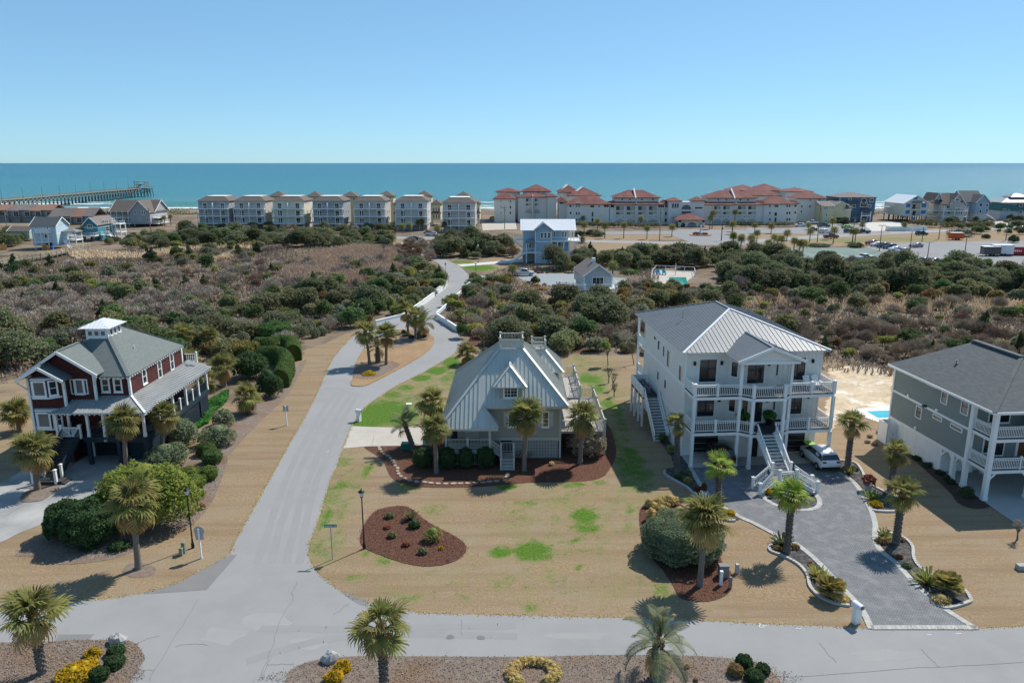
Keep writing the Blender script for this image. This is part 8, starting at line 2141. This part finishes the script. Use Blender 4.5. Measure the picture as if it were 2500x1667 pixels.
def kbed(pts,name='stone_bed',sides=None):
 P=spline(pts,5,True);o=sheet(name,P,.045,M['stone_dark'])
 for i in range(len(P)):
  p,q=P[i],P[(i+1)%len(P)]
  if sides and not(sides[0]*len(P)<=i<sides[1]*len(P)):continue
  MB().bar(p+V3((0,0,.06)),q+(q-p).normalized()*.03+V3((0,0,.06)),.2,.16).build('kerb_stone',M['curb'],o)
 return o
kbed(gp(k7,(500,72),(600,70),(690,90),(735,150),(760,210),(880,280),(1010,340),(1020,380),(1000,410),(805,405),(790,340),(720,235),(620,150)),sides=(0,.68))
kbed(gp(k7,(838,552),(920,560),(1010,590),(1070,650),(1080,730),(1130,800),(1260,880),(1400,930),(1460,1000),(1440,1030),(1290,1065),(1235,1005),(975,760),(880,660),(838,600)),sides=(0,.72))
kbed(gp(k7,(250,628),(300,655),(390,735),(505,850),(605,950),(680,1042),(560,1035),(450,990),(380,920),(360,840),(300,770),(200,715),(115,680),(112,645),(165,603)),sides=(.35,1))
kbed(gp(k6,(1170,140),(1200,118),(1335,116),(1380,205),(1440,295),(1550,385),(1680,452),(1600,475),(1480,420),(1390,330),(1330,260),(1240,205),(1175,165)),sides=(.5,1))
sheet('stone_bed',cen,.05,M['stone_dark'])
sheet('stone_bed',gp(kA,(330,1030),(470,1192),(540,1284),(430,1290),(400,1200),(250,1000)),.02,M['stone_dark'])
path=thing('stepping_stone_path','curving line of tan stepping stones through the red mulch round the beige house','path',(0,0,0))
del path['category'];del path['label'];path['kind']='structure'
ss=MB().prism([(.26*math.cos(t)*(1+.12*math.sin(3*t)),.17*math.sin(t))for t in np.linspace(0,5.6,8)],0,.07).mesh('stepping_stone');ss.materials.append(M['stone_step'])
sp_=spline(gp(kB,(285,1048),(320,1100),(370,1125),(410,1180),(440,1230),(455,1278),(540,1320),(640,1335),(780,1348),(950,1348),(1100,1340),(1230,1328),(1320,1315),(1340,1250)),6)
for p,a in along(sp_,.62):put('stepping_stone',ss,path,(p.x+random.uniform(-.05,.05),p.y,.012),(0,0,a*1.0+random.uniform(-.3,.3)),random.uniform(.85,1.1))
def chips(label,polys,n,mt,z,seed):
 r=np.random.default_rng(seed);C=[]
 for P in polys:
  P=spline(P,3,True);x=r.uniform(min(p.x for p in P)-.2,max(p.x for p in P)+.2,n);y=r.uniform(min(p.y for p in P)-.2,max(p.y for p in P)+.2,n)
  ok=in_poly(x+r.normal(0,.09,n),y+r.normal(0,.09,n),P);C.append(np.stack([x[ok],y[ok],np.full(ok.sum(),z)+r.uniform(0,.05,ok.sum())],1))
 C=np.concatenate(C);m=len(C);nn=unit(r.normal(size=(m,3))*.5+np.array([0,0,1.]));u=unit(np.cross(nn,r.normal(size=(m,3))));sz=r.uniform(.018,.05,m)[:,None]
 tag(put('bark_chips',quads_mesh('bark_chips',C,u*sz,np.cross(nn,u)*sz*.4,M[mt])),label,'mulch',None,'stuff')
RB=[gp(kB,(165,1045),(250,1105),(320,1160),(370,1270),(440,1330),(600,1372),(1000,1378),(1500,1340),(1900,1330),(2090,1305),(2170,1240),(2230,1120),(2220,1000),(2150,850),(1900,700),(1700,700),(1700,1000),(700,1000),(600,1030),(300,1040)),gp(k5,(770,600),(800,500),(860,420),(940,385),(1060,373),(1130,400),(1200,460),(1300,520),(1400,570),(1470,620),(1490,670),(1440,730),(1330,770),(1200,780),(1060,755),(900,700),(800,655)),gp(k6,(998,420),(1050,355),(1200,300),(1290,370),(1450,480),(1560,760),(1622,830),(1610,950),(1500,1010),(1380,1017),(1270,990),(1220,900),(1150,800),(1060,700),(1018,640))]
M['chip_red']=mat('red_bark_chips',(.22,.105,.065),.95,(.09,.042,.028),9);M['chip_gray']=mat('grey_bark_chips',(.30,.24,.19),.95,(.19,.15,.12),9)
chips('loose red-brown bark chips over the mulch beds',RB,9000,'chip_red',.03,1)
chips('loose grey-brown bark and pine straw over the road islands',[gp(k4,(-300,1310),(0,1300),(370,1290),(600,1281),(880,1290),(950,1350),(978,1400),(950,1450),(870,1568),(-300,1600)),gp(k5,(270,1568),(310,1480),(450,1422),(640,1396),(1000,1391),(1825,1396))+gp(k6,(700,1385),(1250,1385),(1600,1405),(1825,1440),(1900,1600)),gp(k4,(100,710),(190,620),(300,590),(600,480),(900,430),(1150,330),(1330,0),(1540,30),(1520,120),(1440,330),(1330,470),(1150,590),(950,660),(760,730),(500,765),(330,760))],11000,'chip_gray',.075,2)
def edge_grass(lines,n,seed):
 r=np.random.default_rng(seed);C=[]
 for P in lines:
  for p,q in zip(P,P[1:]):
   d=(q-p).length;m=int(d*n)
   if m and p.y<105:t=r.uniform(0,1,m);C.append(np.stack([p.x+(q.x-p.x)*t+r.normal(0,.09,m),p.y+(q.y-p.y)*t+r.normal(0,.09,m),np.zeros(m)],1))
 C=np.concatenate(C);m=len(C);t=unit(np.stack([r.normal(0,.5,m),r.normal(0,.5,m),np.ones(m)],1))*(.05*r.uniform(.4,1.3,m))[:,None];a=r.uniform(0,6.28,m)
 return C+t,t,np.stack([np.cos(a),np.sin(a),a*0],1)*.025
tag(put('edge_grass',quads_mesh('edge_grass',*edge_grass([road_L[1:28],road_R[12:],spline(isl,3,True)],22,8),LM['straw_grass'])),'ragged straw-coloured grass fringing the asphalt','grass',None,'stuff')
# ================================================================ vehicles
CARM={}
def paint(c):
 if c not in CARM:CARM[c]=mat('car_paint',c,.25,coat=.6,spec=.5)
 return CARM[c]
def car(label,loc,rz,c,kind='suv',name='parked_car',cat='car',group=None,s=1.0):
 t=thing(name,label,cat,loc,rz,group);t.scale=(s,s,s)
 dz={'suv':0,'sedan':-.16,'pickup':.16}[kind]
 S=[(-2.2,.78,.55,.74,.86,.86),(-2.12,.87,.5,.82,.98,1.02),(-1.72,.91,.45,.66,1.03,1.5+dz),(-.4,.92,.42,.68,1.02,1.6+dz),(.5,.92,.42,.66,1.0,1.52+dz),(1.15,.91,.42,.78,.98,1.0),(1.95,.88,.45,.76,.86,.9),(2.2,.76,.5,.66,.66,.68)]
 if kind=='sedan':S[2]=(-1.55,.9,.42,.72,.98,1.04);S.insert(3,(-.95,.91,.42,.62,1.0,1.42))
 if kind=='pickup':S=[(-2.6,.9,.6,.86,1.0,1.0),(-2.55,.94,.5,.9,1.08,1.08),(-.55,.94,.5,.9,1.08,1.08),(-.45,.94,.5,.7,1.08,1.72),(.7,.94,.5,.7,1.06,1.7),(1.3,.94,.5,.84,1.06,1.08),(2.3,.92,.5,.84,.98,1.02),(2.55,.84,.55,.76,.8,.82)]
 b=MB();rings=[]
 for x,hw,zs,hr,zb,zr in S:
  rings.append([(x,-hw*.9,zs-.18),(x,-hw,zs+.1),(x,-hw,zb-.12),(x,-hw*.95,zb),(x,-hr,zr),(x,-hr*.5,zr+.03),(x,hr*.5,zr+.03),(x,hr,zr),(x,hw*.95,zb),(x,hw,zb-.12),(x,hw,zs+.1),(x,hw*.9,zs-.18)])
 for q in rings:b.v+=q
 n=12
 for k in range(len(S)-1):
  for i in range(n):b.f.append((k*n+i,k*n+(i+1)%n,(k+1)*n+(i+1)%n,(k+1)*n+i)[::-1])
 b.f+=[tuple(range(n)),tuple(range((len(S)-1)*n,len(S)*n))[::-1]]
 body=b.build('body',paint(c),t,True)
 hi=[i for i,q in enumerate(S)if q[5]-q[4]>.3]
 def gl(nm,p):MB().poly(p).build(nm,M['glass'],t)
 def mixp(a,b_,f):return V3(a)*(1-f)+V3(b_)*f
 for sg,(e,f)in((-1,(3,4)),(1,(8,7))):
  for k in range(max(0,hi[0]-1),hi[-1]+1):
   A_,B_=rings[k],rings[k+1];off=V3((0,sg*.012,.004))
   q=[mixp(A_[e],A_[f],.12)+off,mixp(B_[e],B_[f],.12)+off,mixp(B_[e],B_[f],.86)+off,mixp(A_[e],A_[f],.86)+off]
   gl('side_window',q if sg<0 else q[::-1])
 for k,nm,sx in((hi[-1],'windscreen',1),(hi[0]-1,'rear_window',-1)):
  A_,B_=(rings[k],rings[k+1]);off=V3((.015*sx,0,.02));lo,up=(B_,A_)if sx>0 else(A_,B_)
  q=[mixp(lo[4],up[4],.12)+off,mixp(lo[7],up[7],.12)+off,mixp(lo[7],up[7],.9)+off,mixp(lo[4],up[4],.9)+off];gl(nm,q if sx>0 else q[::-1])
 x0,x1=S[0][0],S[-1][0]
 for sg in(-1,1):
  MB().box(x0-.02,x0+.22,sg*.62-.16,sg*.62+.16,.86,1.0).build('tail_lamp',M['light_red'],t);MB().box(x1-.2,x1+.01,sg*.55-.18,sg*.55+.18,.58,.7).build('headlight',M['light_white'],t)
  for x in(x0+.78,x1-.82):
   w=MB().tube((x,sg*.74,.33),(x,sg*.95,.33),.34,.34,16).build('wheel',M['tyre'],t,True);MB().tube((x,sg*.93,.33),(x,sg*.965,.33),.22,.2,10).build('rim',M['rim'],w)
 MB().box(x0-.03,x0+.1,-.8,.8,.36,.52).build('bumper',M['tyre'],t);MB().box(x0-.025,x0+.02,-.22,.22,.68,.8).build('number_plate',M['light_white'],t)
 return t
wr,wf_=G(*kA(1340,1345)),G(*kA(1250,1225))
car('white compact SUV parked beside the front stair of the white house',(27.35,61.4,.03),rad(94),(.72,.73,.74),'suv')
g_=G(*kA(640,1235));car('black car half hidden under the white house behind the palm',(g_.x+1.3,g_.y+.6,.03),rad(95),(.015,.015,.017),'suv')
WC,SV,NV,RD=(.72,.73,.74),(.42,.44,.46),(.03,.05,.09),(.28,.02,.03)
for(x,y,c,kd,lab)in((165,215,RD,'sedan','dark red car at the end of the car park row'),(240,245,WC,'sedan','white car second in the car park row after the red one'),(330,262,NV,'suv','navy SUV in the car park row beside the white sedan'),(420,280,NV,'suv','dark blue SUV in the car park row before the second white car'),(500,312,WC,'sedan','white car in the car park row between a dark SUV and a silver one'),(610,345,SV,'suv','silver SUV last in the car park row'),(800,260,(.25,.25,.28),'sedan','grey sedan driving across the open car park'),(895,490,(.02,.03,.04),'suv','dark SUV behind the oak belt in the car park'),(1050,490,(.05,.06,.07),'sedan','dark sedan at the near edge of the car park'),(60,440,WC,'pickup','white pickup partly hidden by the trees at the tennis court'),(880,85,(.02,.035,.04),'suv','dark off-roader on the highway beside the white bins')):
 car(lab,G(*k20(x,y))+V3((0,0,.04)),rad(196 if y>120 else 3),c,kd)
for k,x,y,c,kd,lab,rz in((k18,1625,925,(.20,.02,.03),'pickup','maroon pickup driving on the highway before the hotel',3),(k18,1530,850,WC,'suv','white SUV in the small car park by the yellow house',10),(k18,1510,750,(.08,.09,.1),'pickup','dark grey pickup by the yellow house',5),(k18,1340,810,(.05,.05,.06),'suv','dark SUV behind the hotel entrance palms',90),(k18,1330,700,WC,'pickup','white pickup by the hotel end wall',175),(k18,1920,840,(.03,.05,.06),'suv','dark SUV by the slate-blue house drive',5),(k18,2130,850,(.04,.04,.045),'pickup','black pickup by the slate-blue house drive',175),(k12,1315,715,(.55,.08,.25),'sedan','pink car on the highway behind the teal house',178),(k12,1820,700,(.05,.06,.08),'suv','dark car on the highway by the guardrail',178),(k2,1060,245,WC,'suv','white SUV at the sandy lane between the duplexes',160),(k19,2300,730,NV,'suv','navy SUV on the highway by the sea-green house',178),(k8,375,1000,(.5,.52,.55),'pickup','silver pickup parked on the gravel lot behind a palm',10),(k18,1130,745,WC,'suv','white SUV parked against the hotel hedge',175),(k18,1880,770,(.2,.5,.05),'sedan','lime green car under the tree by the slate-blue house',5)):
 car(lab,G(*k(x,y))+V3((0,0,.05)),rad(rz),c,kd)
def trailer(label,k,x,y,w,l,h,mt,name='cargo_trailer',cat='trailer',rz=-4):
 t=thing(name,label,cat,G(*k(x,y))+V3((0,0,.04)),rad(rz));MB().box(-l/2,l/2,-w/2,w/2,.45,.45+h).build('box_body',mt,t)
 MB().box(-l/2-.02,l/2+.02,-w/2-.02,w/2+.02,.45+h,.5+h).build('roof',M['white'],t);MB().bar((-l/2,0,.5),(-l/2-1.3,0,.5),.12).build('drawbar',M['black'],t)
 for sg in(-1,1):
  for dx in(-.4,.45):MB().tube((dx,sg*(w/2-.1),.33),(dx,sg*(w/2+.12),.33),.33,n=12).build('wheel',M['tyre'],t)
 for i in range(5):MB().box(-l/2+i*l/4-.03,-l/2+i*l/4+.03,-w/2-.03,-w/2,.45,.45+h).build('side_rib',mt,t)
trailer('dark grey enclosed trailer in the open car park',k20,1860,380,2.2,4.6,2.2,paint((.05,.05,.055)));trailer('white enclosed trailer beside the dark one in the car park',k20,2020,375,2.3,5.4,2.6,paint(WC))
trailer('orange equipment trailer on the verge by the highway',k19,1260,885,2.2,4.2,2.0,M['orange'])
t=thing('roll_off_dumpster','long red open-topped dumpster at the edge of the car park','dumpster',G(*k20(2260,370))+V3((0,0,.04)),rad(-6))
b=MB();b.box(-4,4,-1.2,-1.1,.2,2.2);b.box(-4,4,1.1,1.2,.2,2.2);b.box(-4,-3.9,-1.1,1.1,.2,2.6);b.box(3.9,4,-1.1,1.1,.2,2.2);b.box(-3.9,3.9,-1.1,1.1,.2,.3);b.build('bin_body',M['red_paint'],t)
for i in range(9):MB().box(-3.9+i*.95,-3.8+i*.95,-1.28,-1.2,.2,2.2).build('side_rib',M['red_paint'],t)
b=MB();[b.box(-2.6+i*.5,-2.3+i*.5,-1.3,-1.2,1.1,1.55)for i in range(6)];b.build('lettering',M['white'],t)
# ================================================================ lamps, signs, posts, bins
def lamp(label,base,top,globe=False,arms=1,mt='black',name='lamp_post'):
 g=G(*base);h=PF(top,g.y)[1];t=thing(name,label,'lamp post',g)
 MB().lathe([(.11,-.03),(.11,.35),(.07,.4),(.05,.8),(.04,h-.55)],n=10).build('pole',M[mt],t)
 if globe:MB().lathe([(.06,0),(.2,.1),(.24,.26),(.16,.42),(.04,.48)],(0,0,h-.5),12).build('globe',M['lamp_glass'],t,True)
 else:
  MB().lathe([(.09,0),(.2,.34)],(0,0,h-.52),6).build('lantern_glass',M['lamp_glass'],t);MB().lathe([(.25,0),(.13,.12),(.04,.16),(.03,.28)],(0,0,h-.18),6).build('lantern_cap',M[mt],t);MB().lathe([(.12,0),(.1,.05)],(0,0,h-.56),6).build('lantern_base',M[mt],t)
lamp('black lantern post at the tip of the bean-shaped mulch bed',k5(800,660),k5(782,262));lamp('black lantern post beside the clipped domes and road sign',k4(1303,655),k4(1265,250))
lamp('black lantern post in the brush behind the fork',k1(717,460),k1(705,208));lamp('black lantern post at the end of the corner wall of the fork',k1(2080,615),k1(2075,275));lamp('black lantern post at the bridge wall end by the far bend',k2(1303,1040),k2(1318,705))
lamp('globe lamp post at the pale blue house drive',k2(1850,700),k2(1848,395),True);lamp('white globe lamp post by the gravel entry',k2(1812,965),k2(1810,705),True)
for x,y,yt,lab in((1338,555,375,'tall lamp mast between the tennis court and the car row'),(1545,605,415,'tall lamp mast in the car park beside the silver SUV'),(1672,628,492,'shorter lamp mast at the near edge of the car park'),(1935,580,440,'tall lamp mast in the open car park near the trailers'),(1637,490,385,'lamp mast on the verge by the dark off-roader')):
 t=thing('lamp_mast',lab,'lamp post',G(*k11(x,y)));h=PF(k11(x,yt),t.location.y)[1];MB().tube((0,0,0),(0,0,h),.12,.08,8).build('pole',M['black'],t);MB().box(-1.0,1.0,-.2,.2,h-.05,h+.12).build('lamp_head',M['steel'],t)
for k,x,y,yt,lab in((k16,310,880,455,'wooden utility pole by the sandy hotel lot'),(k17,955,1095,480,'tall utility pole on the hotel lawn'),(k18,1405,990,370,'utility pole by the highway before the yellow house'),(k19,990,880,590,'utility pole on the verge near the orange trailer'),(k19,2060,900,540,'leaning utility pole at the car park edge'),(k15,165,690,420,'utility pole before the grey duplex'),(k13,120,530,240,'utility pole by the motel rows'),(k12,1355,700,470,'utility pole behind the teal house'),(k12,1145,640,520,'utility pole beside the large grey house porch'),(k18,1965,980,560,'thin pole among the palms before the slate-blue house'),(k17,2065,1090,770,'black lamp pole at the hotel drive')):
 t=thing('utility_pole',lab,'pole',G(*k(x,y)));h=PF(k(x,yt),t.location.y)[1];MB().tube((0,0,0),(0,0,h),.17,.11,8).build('pole',M['wood']if 'black' not in lab else M['black'],t)
 if h>6:MB().box(-1.1,1.1,-.08,.08,h-.9,h-.75).build('cross_arm',M['wood'],t);MB().lathe([(.2,0),(.2,.7)],(.3,0,h-2.2),8).build('transformer',M['steel'],t)
t=thing('street_sign','small green street name sign on a grey post at the lawn corner','sign',G(*k5(586,732)));MB().tube((0,0,0),(0,0,2.35),.035,n=8).build('post',M['steel'],t);s_=MB().box(-.42,.42,-.015,.015,2.38,2.58).build('name_plate',M['sign_green'],t)
b=MB();[b.box(-.36+i*.075,-.315+i*.075,-.021,-.015,2.43,2.53-.03*(i%3==1))for i in range(10)if i!=7];b.build('pale_lettering',M['paint_line'],s_)
for k,x,y,h,disc,lab in((k4,1360,725,2.2,True,'white road sign post with a round and a square plate seen from behind'),(k3,315,770,2.1,False,'grey square road sign seen from behind on the lawn strip')):
 t=thing('road_sign',lab,'sign',G(*k(x,y)));MB().box(-.05,.05,-.05,.05,0,h).build('post',M['white'],t);MB().box(-.28,.28,.05,.07,h-.85 if disc else h-.62,h-.35 if disc else h).build('sign_plate',M['sign_back'],t)
 if disc:o=MB().lathe([(.36,0),(.36,.02)],n=16).build('sign_plate',M['sign_back'],t);o.matrix_local=Matrix.Translation((0,.09,h-.2))@Matrix.Rotation(rad(90),4,'X')
for k,x,y,rz,lab in((k3,1700,690,70,'white post mailbox on the bright green lawn by the concrete drive'),(k7,690,1160,20,'white boxed mailbox at the mouth of the paver drive')):
 t=thing('mailbox',lab,'mailbox',G(*k(x,y)),rad(rz));MB().box(-.22,.22,-.16,.16,0,1.0).build('post_box',M['white'],t)
 pr=[(-.2,1.0),(.2,1.0)]+[(.2*math.cos(a),1.14+.16*math.sin(a))for a in np.linspace(0,math.pi,9)]
 MB().slab([(x_,-.32,z_)for x_,z_ in pr],-.64 if 0 else .64).build('letter_box',M['white_metal'],t).location=(0,0,0);MB().box(-.12,.12,-.345,-.325,1.06,1.24).build('door',mat('brown_mailbox_door',(.2,.12,.07),.6),t)
def ubox(label,k,x,y,w,d,h,mt,name='utility_box',cap=True):
 t=thing(name,label,'utility box',G(*k(x,y)));MB().box(-w/2,w/2,-d/2,d/2,0,h).build('cabinet',M[mt],t)
 if cap:MB().hexa([(-w/2-.03,-d/2-.03,h),(w/2+.03,-d/2-.03,h),(w/2+.03,d/2+.03,h),(-w/2-.03,d/2+.03,h),(-w/2,-d/2,h+.07),(w/2,-d/2,h+.07),(w/2,d/2,h+.07),(-w/2,d/2,h+.07)]).build('lid',M[mt],t)
ubox('taller pale green cable pedestal by the lantern post',k4,1243,690,.22,.22,.75,'util_green');ubox('shorter pale green cable pedestal by the lantern post',k4,1225,706,.2,.2,.5,'util_green');ubox('dark grey meter cabinet beside the huge clipped ball shrub',k6,1562,850,.6,.45,.8,'util_gray')
ubox('slim white utility post before the meter cabinet',k6,1547,908,.18,.18,.95,'white');ubox('thin grey utility post at the edge of the red mulch',k6,1610,930,.14,.14,.75,'util_gray');ubox('pale utility pedestal on the lawn beyond the meter cabinet',k6,1655,826,.2,.2,.6,'beige_trim');ubox('low green utility box at the driveway of the beige house',kB,514,1060,.95,.6,.55,'sign_green');ubox('stone drain block at the lawn edge',k7,1812,800,.7,.4,.35,'rock','drain_block',False);ubox('white square cover slab in the green lawn',kB,532,692,.6,.45,.05,'white','cover_slab',False)
for i,(x,y,mt,lab)in enumerate(((1372,1190,'dark','dark wheeled bin with open green lid beside the garage door'),(1398,1198,'green_bin','lime green wheeled bin beside the garage door'))):
 t=thing('wheeled_bin',lab,'bin',G(*kA(x,y))+V3((0,.2,.03)),rad(4));w0,w1=.25,.33
 MB().hexa([(-w0,-w0,.08),(w0,-w0,.08),(w0,w0,.08),(-w0,w0,.08),(-w1,-w1,1.0),(w1,-w1,1.0),(w1,w1,1.0),(-w1,w1,1.0)]).build('bin_body',M[mt],t)
 MB().hexa([(-w1,-w1,1.01),(w1,-w1,1.01),(w1,w1,1.05),(-w1,w1,1.05),(-w1,-w1,1.05),(w1,-w1,1.05),(w1,w1+.06,1.12),(-w1,w1+.06,1.12)]).build('lid',M['green_bin'],t)
 for sg in(-1,1):MB().tube((sg*.2,.28,.14),(sg*.3,.28,.14),.14,n=12).build('wheel',M['tyre'],t)
for k,x,y,lab in((k5,568,1440,'pale angular rock at the head of the long mulch island'),(k4,780,1318,'pale angular rock at the corner of the short mulch island')):
 r=np.random.default_rng(int(x));b=MB();b.lathe([(.5,-.05),(.52,.2),(.38,.42),(.15,.52)],n=9);b.v=[(p[0]*r.uniform(.75,1.2),p[1]*r.uniform(.6,.9),p[2]*r.uniform(.85,1.15))for p in b.v];o=b.build('rock',M['rock']);o.location=G(*k(x,y))+V3((0,.2,.07));tag(o,lab,'rock')
def pot(label,loc,s,mt,leaf,spread=.5):
 t=thing('potted_plant',label,'potted plant',loc);MB().lathe([(.18*s,0),(.28*s,.4*s),(.3*s,.42*s)],n=12).build('pot',M[mt],t)
 put('foliage',quads_mesh('foliage',*leaf_arrays([(0,0,.75*s,spread*s,spread*s,.4*s)],260,.09*s,np.random.default_rng(3),.3),LM[leaf]),t)
pot('white pot with a sparse plant on the stone bed by the garage drive',G(*kA(630,1488))+V3((0,0,.04)),1.0,'white','red_leaves',.2);pot('pale round pot with rusty grass in the upper kerbed bed',G(*k7(768,272))+V3((0,0,.04)),1.2,'curb','red_leaves',.45)
for x,lab in((5.0,'fern in a black pot beside the front door toward the garage side stair'),(7.4,'fern in a black pot beside the front door toward the parked car')):pot(lab,A.matrix_basis@V3((x,-1.3,3.25)),1.15,'black','ivy_leaves',.55)
for x,lab in((10.9,'white slatted deck chair on the top balcony, nearer the sliding door'),(11.7,'white slatted deck chair on the top balcony, at the corner post')):
 t=thing('deck_chair',lab,'chair',A.matrix_basis@V3((x,-1.0,6.5)),rad(10))
 for i in range(5):MB().hexa([(-.3+i*.12,.2,.35),(-.2+i*.12,.2,.35),(-.2+i*.12,.24,.35),(-.3+i*.12,.24,.35),(-.32+i*.13,.5,1.1-.05*abs(i-2)),(-.21+i*.13,.5,1.1-.05*abs(i-2)),(-.21+i*.13,.54,1.1-.05*abs(i-2)),(-.32+i*.13,.54,1.1-.05*abs(i-2))]).build('back_slat',W_,t)
 MB().box(-.32,.32,-.35,.25,.32,.37).build('seat',W_,t)
 for sg in(-1,1):MB().box(sg*.4-.06,sg*.4+.06,-.4,.3,.55,.59).build('armrest',W_,t);MB().box(sg*.36-.03,sg*.36+.03,-.36,-.28,0,.55).build('leg',W_,t);MB().box(sg*.36-.03,sg*.36+.03,.2,.28,0,.55).build('leg',W_,t)
# ================================================================ little fenced pool, gate sign, hotel details
pf=px((1592,672),(1602,660),(1694,664),(1697,672),(1650,708),(1600,706));sheet('pool_deck',pf,.03,M['concrete']);sheet('pool_water',px((1634,677),(1675,677),(1680,700),(1630,690)),.04,mat('green_pool_water',(.03,.26,.22),.08,(.06,.38,.33),1))
t=thing('pool_fence','white rail and mesh fence round the small pool in the brush','fence',(0,0,0));fp=px((1590,690),(1592,672),(1602,661),(1694,665),(1697,676))
for p,q in zip(fp,fp[1:]):
 MB().bar(p+V3((0,0,1.3)),q+V3((0,0,1.3)),.07).build('top_rail',M['white'],t);n=max(1,int((q-p).length/2.2))
 for i in range(n+1):c=p+(q-p)*i/n;MB().box(c.x-.05,c.x+.05,c.y-.05,c.y+.05,0,1.3).build('post',M['white'],t)
 MB().bar(p+V3((0,0,.2)),q+V3((0,0,.2)),.05).build('bottom_rail',M['white'],t)
for x,y,lab in((1607,671,'turquoise deck chair at the pool fence corner'),(1621,671,'turquoise deck chair on the other side of the white pool table')):
 t=thing('pool_chair',lab,'chair',G(x,y));cm_=mat('turquoise_plastic',(.05,.42,.55),.5);MB().box(-.4,.4,-.4,.4,.4,.48).build('seat',cm_,t);MB().hexa([(-.4,.3,.48),(.4,.3,.48),(.4,.38,.48),(-.4,.38,.48),(-.35,.6,1.2),(.35,.6,1.2),(.35,.68,1.2),(-.35,.68,1.2)]).build('backrest',cm_,t)
 for sg in(-1,1):MB().box(sg*.38-.05,sg*.38+.05,-.38,.38,0,.66).build('side_frame',cm_,t)
t=thing('pool_table','low white table between two turquoise chairs by the pool','table',G(1614,671));MB().box(-.45,.45,-.35,.35,.5,.56).build('table_top',M['white'],t);[MB().box(sx*.38-.04,sx*.38+.04,sy*.28-.04,sy*.28+.04,0,.5).build('leg',M['white'],t)for sx in(-1,1)for sy in(-1,1)]
for x,y,yt,lab in((1649,672,645,'tall white pole standing at the back of the small pool'),(1592,672,655,'short white lamp post at the pool fence corner')):t=thing('pool_pole',lab,'pole',G(x,y));h=PF((x,yt),t.location.y)[1];MB().tube((0,0,0),(0,0,h),.1,.08,8).build('shaft',M['white'],t);MB().lathe([(.16,0),(.1,.14)],(0,0,h),8).build('cap',M['steel'],t)
t=thing('gate_trellis','white entry trellis with climbing plants on the planting island','trellis',G(*k2(800,385)));xs_=(-2.6,-1.2,1.0,2.4)
for x in xs_:MB().box(x-.12,x+.12,-.12,.12,0,3.4 if x>-2 else 2.8).build('post',M['white'],t)
MB().box(-2.8,2.6,-.1,.1,2.6,2.75).build('beam',M['white'],t);put('climber',quads_mesh('climber',*leaf_arrays([(-.8,.5,1.3,2.2,.8,1.2),(1.4,.6,1.0,1.6,.8,1.0)],1500,.16,np.random.default_rng(2),.2),LM['dark_hedge_leaves']),t)
t=thing('yard_sign','small white yard sign on two legs by the far bend','sign',G(*k2(1258,605)));MB().box(-.55,.55,-.03,.03,.5,1.3).build('board',M['white'],t);MB().box(-.5,-.44,-.03,.03,0,.5).build('leg',M['white'],t);MB().box(.44,.5,-.03,.03,0,.5).build('leg',M['white'],t);MB().box(-.35,.35,-.036,-.03,.8,1.05).build('printed_panel',M['ltblue_siding'],t)
t=thing('statue_island','small kerbed oval island with a statue before the hotel portico','statue',G(*k17(1690,990)));MB().prism([(4.2*math.cos(a),3.4*math.sin(a))for a in np.linspace(0,6,14)],0,.25).build('kerb',M['clay_brown'],t);MB().lathe([(.7,.25),(.6,.9),(.35,1.1),(.42,2.3),(.3,3.0),(.2,3.3),(.24,3.6),(.05,3.85)],n=10).build('statue',M['stucco'],t,True);put('shrubs',quads_mesh('shrubs',*leaf_arrays([(-1.6,0,.7,1.3,1.0,.5),(1.4,-.5,.6,1.2,.9,.45)],500,.18,np.random.default_rng(1),.2),LM['red_leaves']),t)
for k,x,y,w,lab in((k19,400,745,9,'long white boat-trailer box by the beach lot'),(k19,680,740,6,'white vinyl enclosure by the highway')):
 t=thing('white_enclosure',lab,'fence',G(*k(x,y)));MB().box(-w/2,w/2,0,.12,0,1.7).build('front_panel',W_,t);MB().box(-w/2,-w/2+.12,.12,4,0,1.7).build('side_panel',W_,t);MB().box(w/2-.12,w/2,.12,4,0,1.7).build('side_panel',W_,t)
for x0,x1,y,lab in((0,130,960,'new orange timber fence by the mint shed'),(770,900,960,'new orange timber fence before the pale blue house')):
 a,b_=G(*k13(x0,y)),G(*k13(x1,y));t=thing('timber_fence',lab,'fence',a);n=14
 for i in range(n):p=(b_-a)*i/n;MB().box(p.x,p.x+(b_-a).x/n-.04,-.03,.03,0,1.6).build('plank',mat('orange_cedar',(.42,.24,.08),.8)if i==0 and x0==0 else bpy.data.materials['orange_cedar'],t)
t=thing('wheeled_bin','blue wheeled bin beside the pale blue gabled house','bin',G(*k13(945,955)));MB().hexa([(-.3,-.3,0),(.3,-.3,0),(.3,.3,0),(-.3,.3,0),(-.38,-.38,1.1),(.38,-.38,1.1),(.38,.38,1.1),(-.38,.38,1.1)]).build('bin_body',M['shutter_blue'],t);MB().box(-.4,.4,-.4,.42,1.1,1.18).build('lid',M['shutter_blue'],t)
t=thing('driftwood','bleached fallen branches lying in the marsh','driftwood',G(*k10(540,735)));b=MB();[b.tube((random.uniform(-1,1),random.uniform(-1,1),0),(random.uniform(-3,3),random.uniform(-2.5,2.5),random.uniform(.5,1.6)),.09,.03,5)for _ in range(14)];b.build('branches',M['white']if 0 else M['bark_gray'],t)
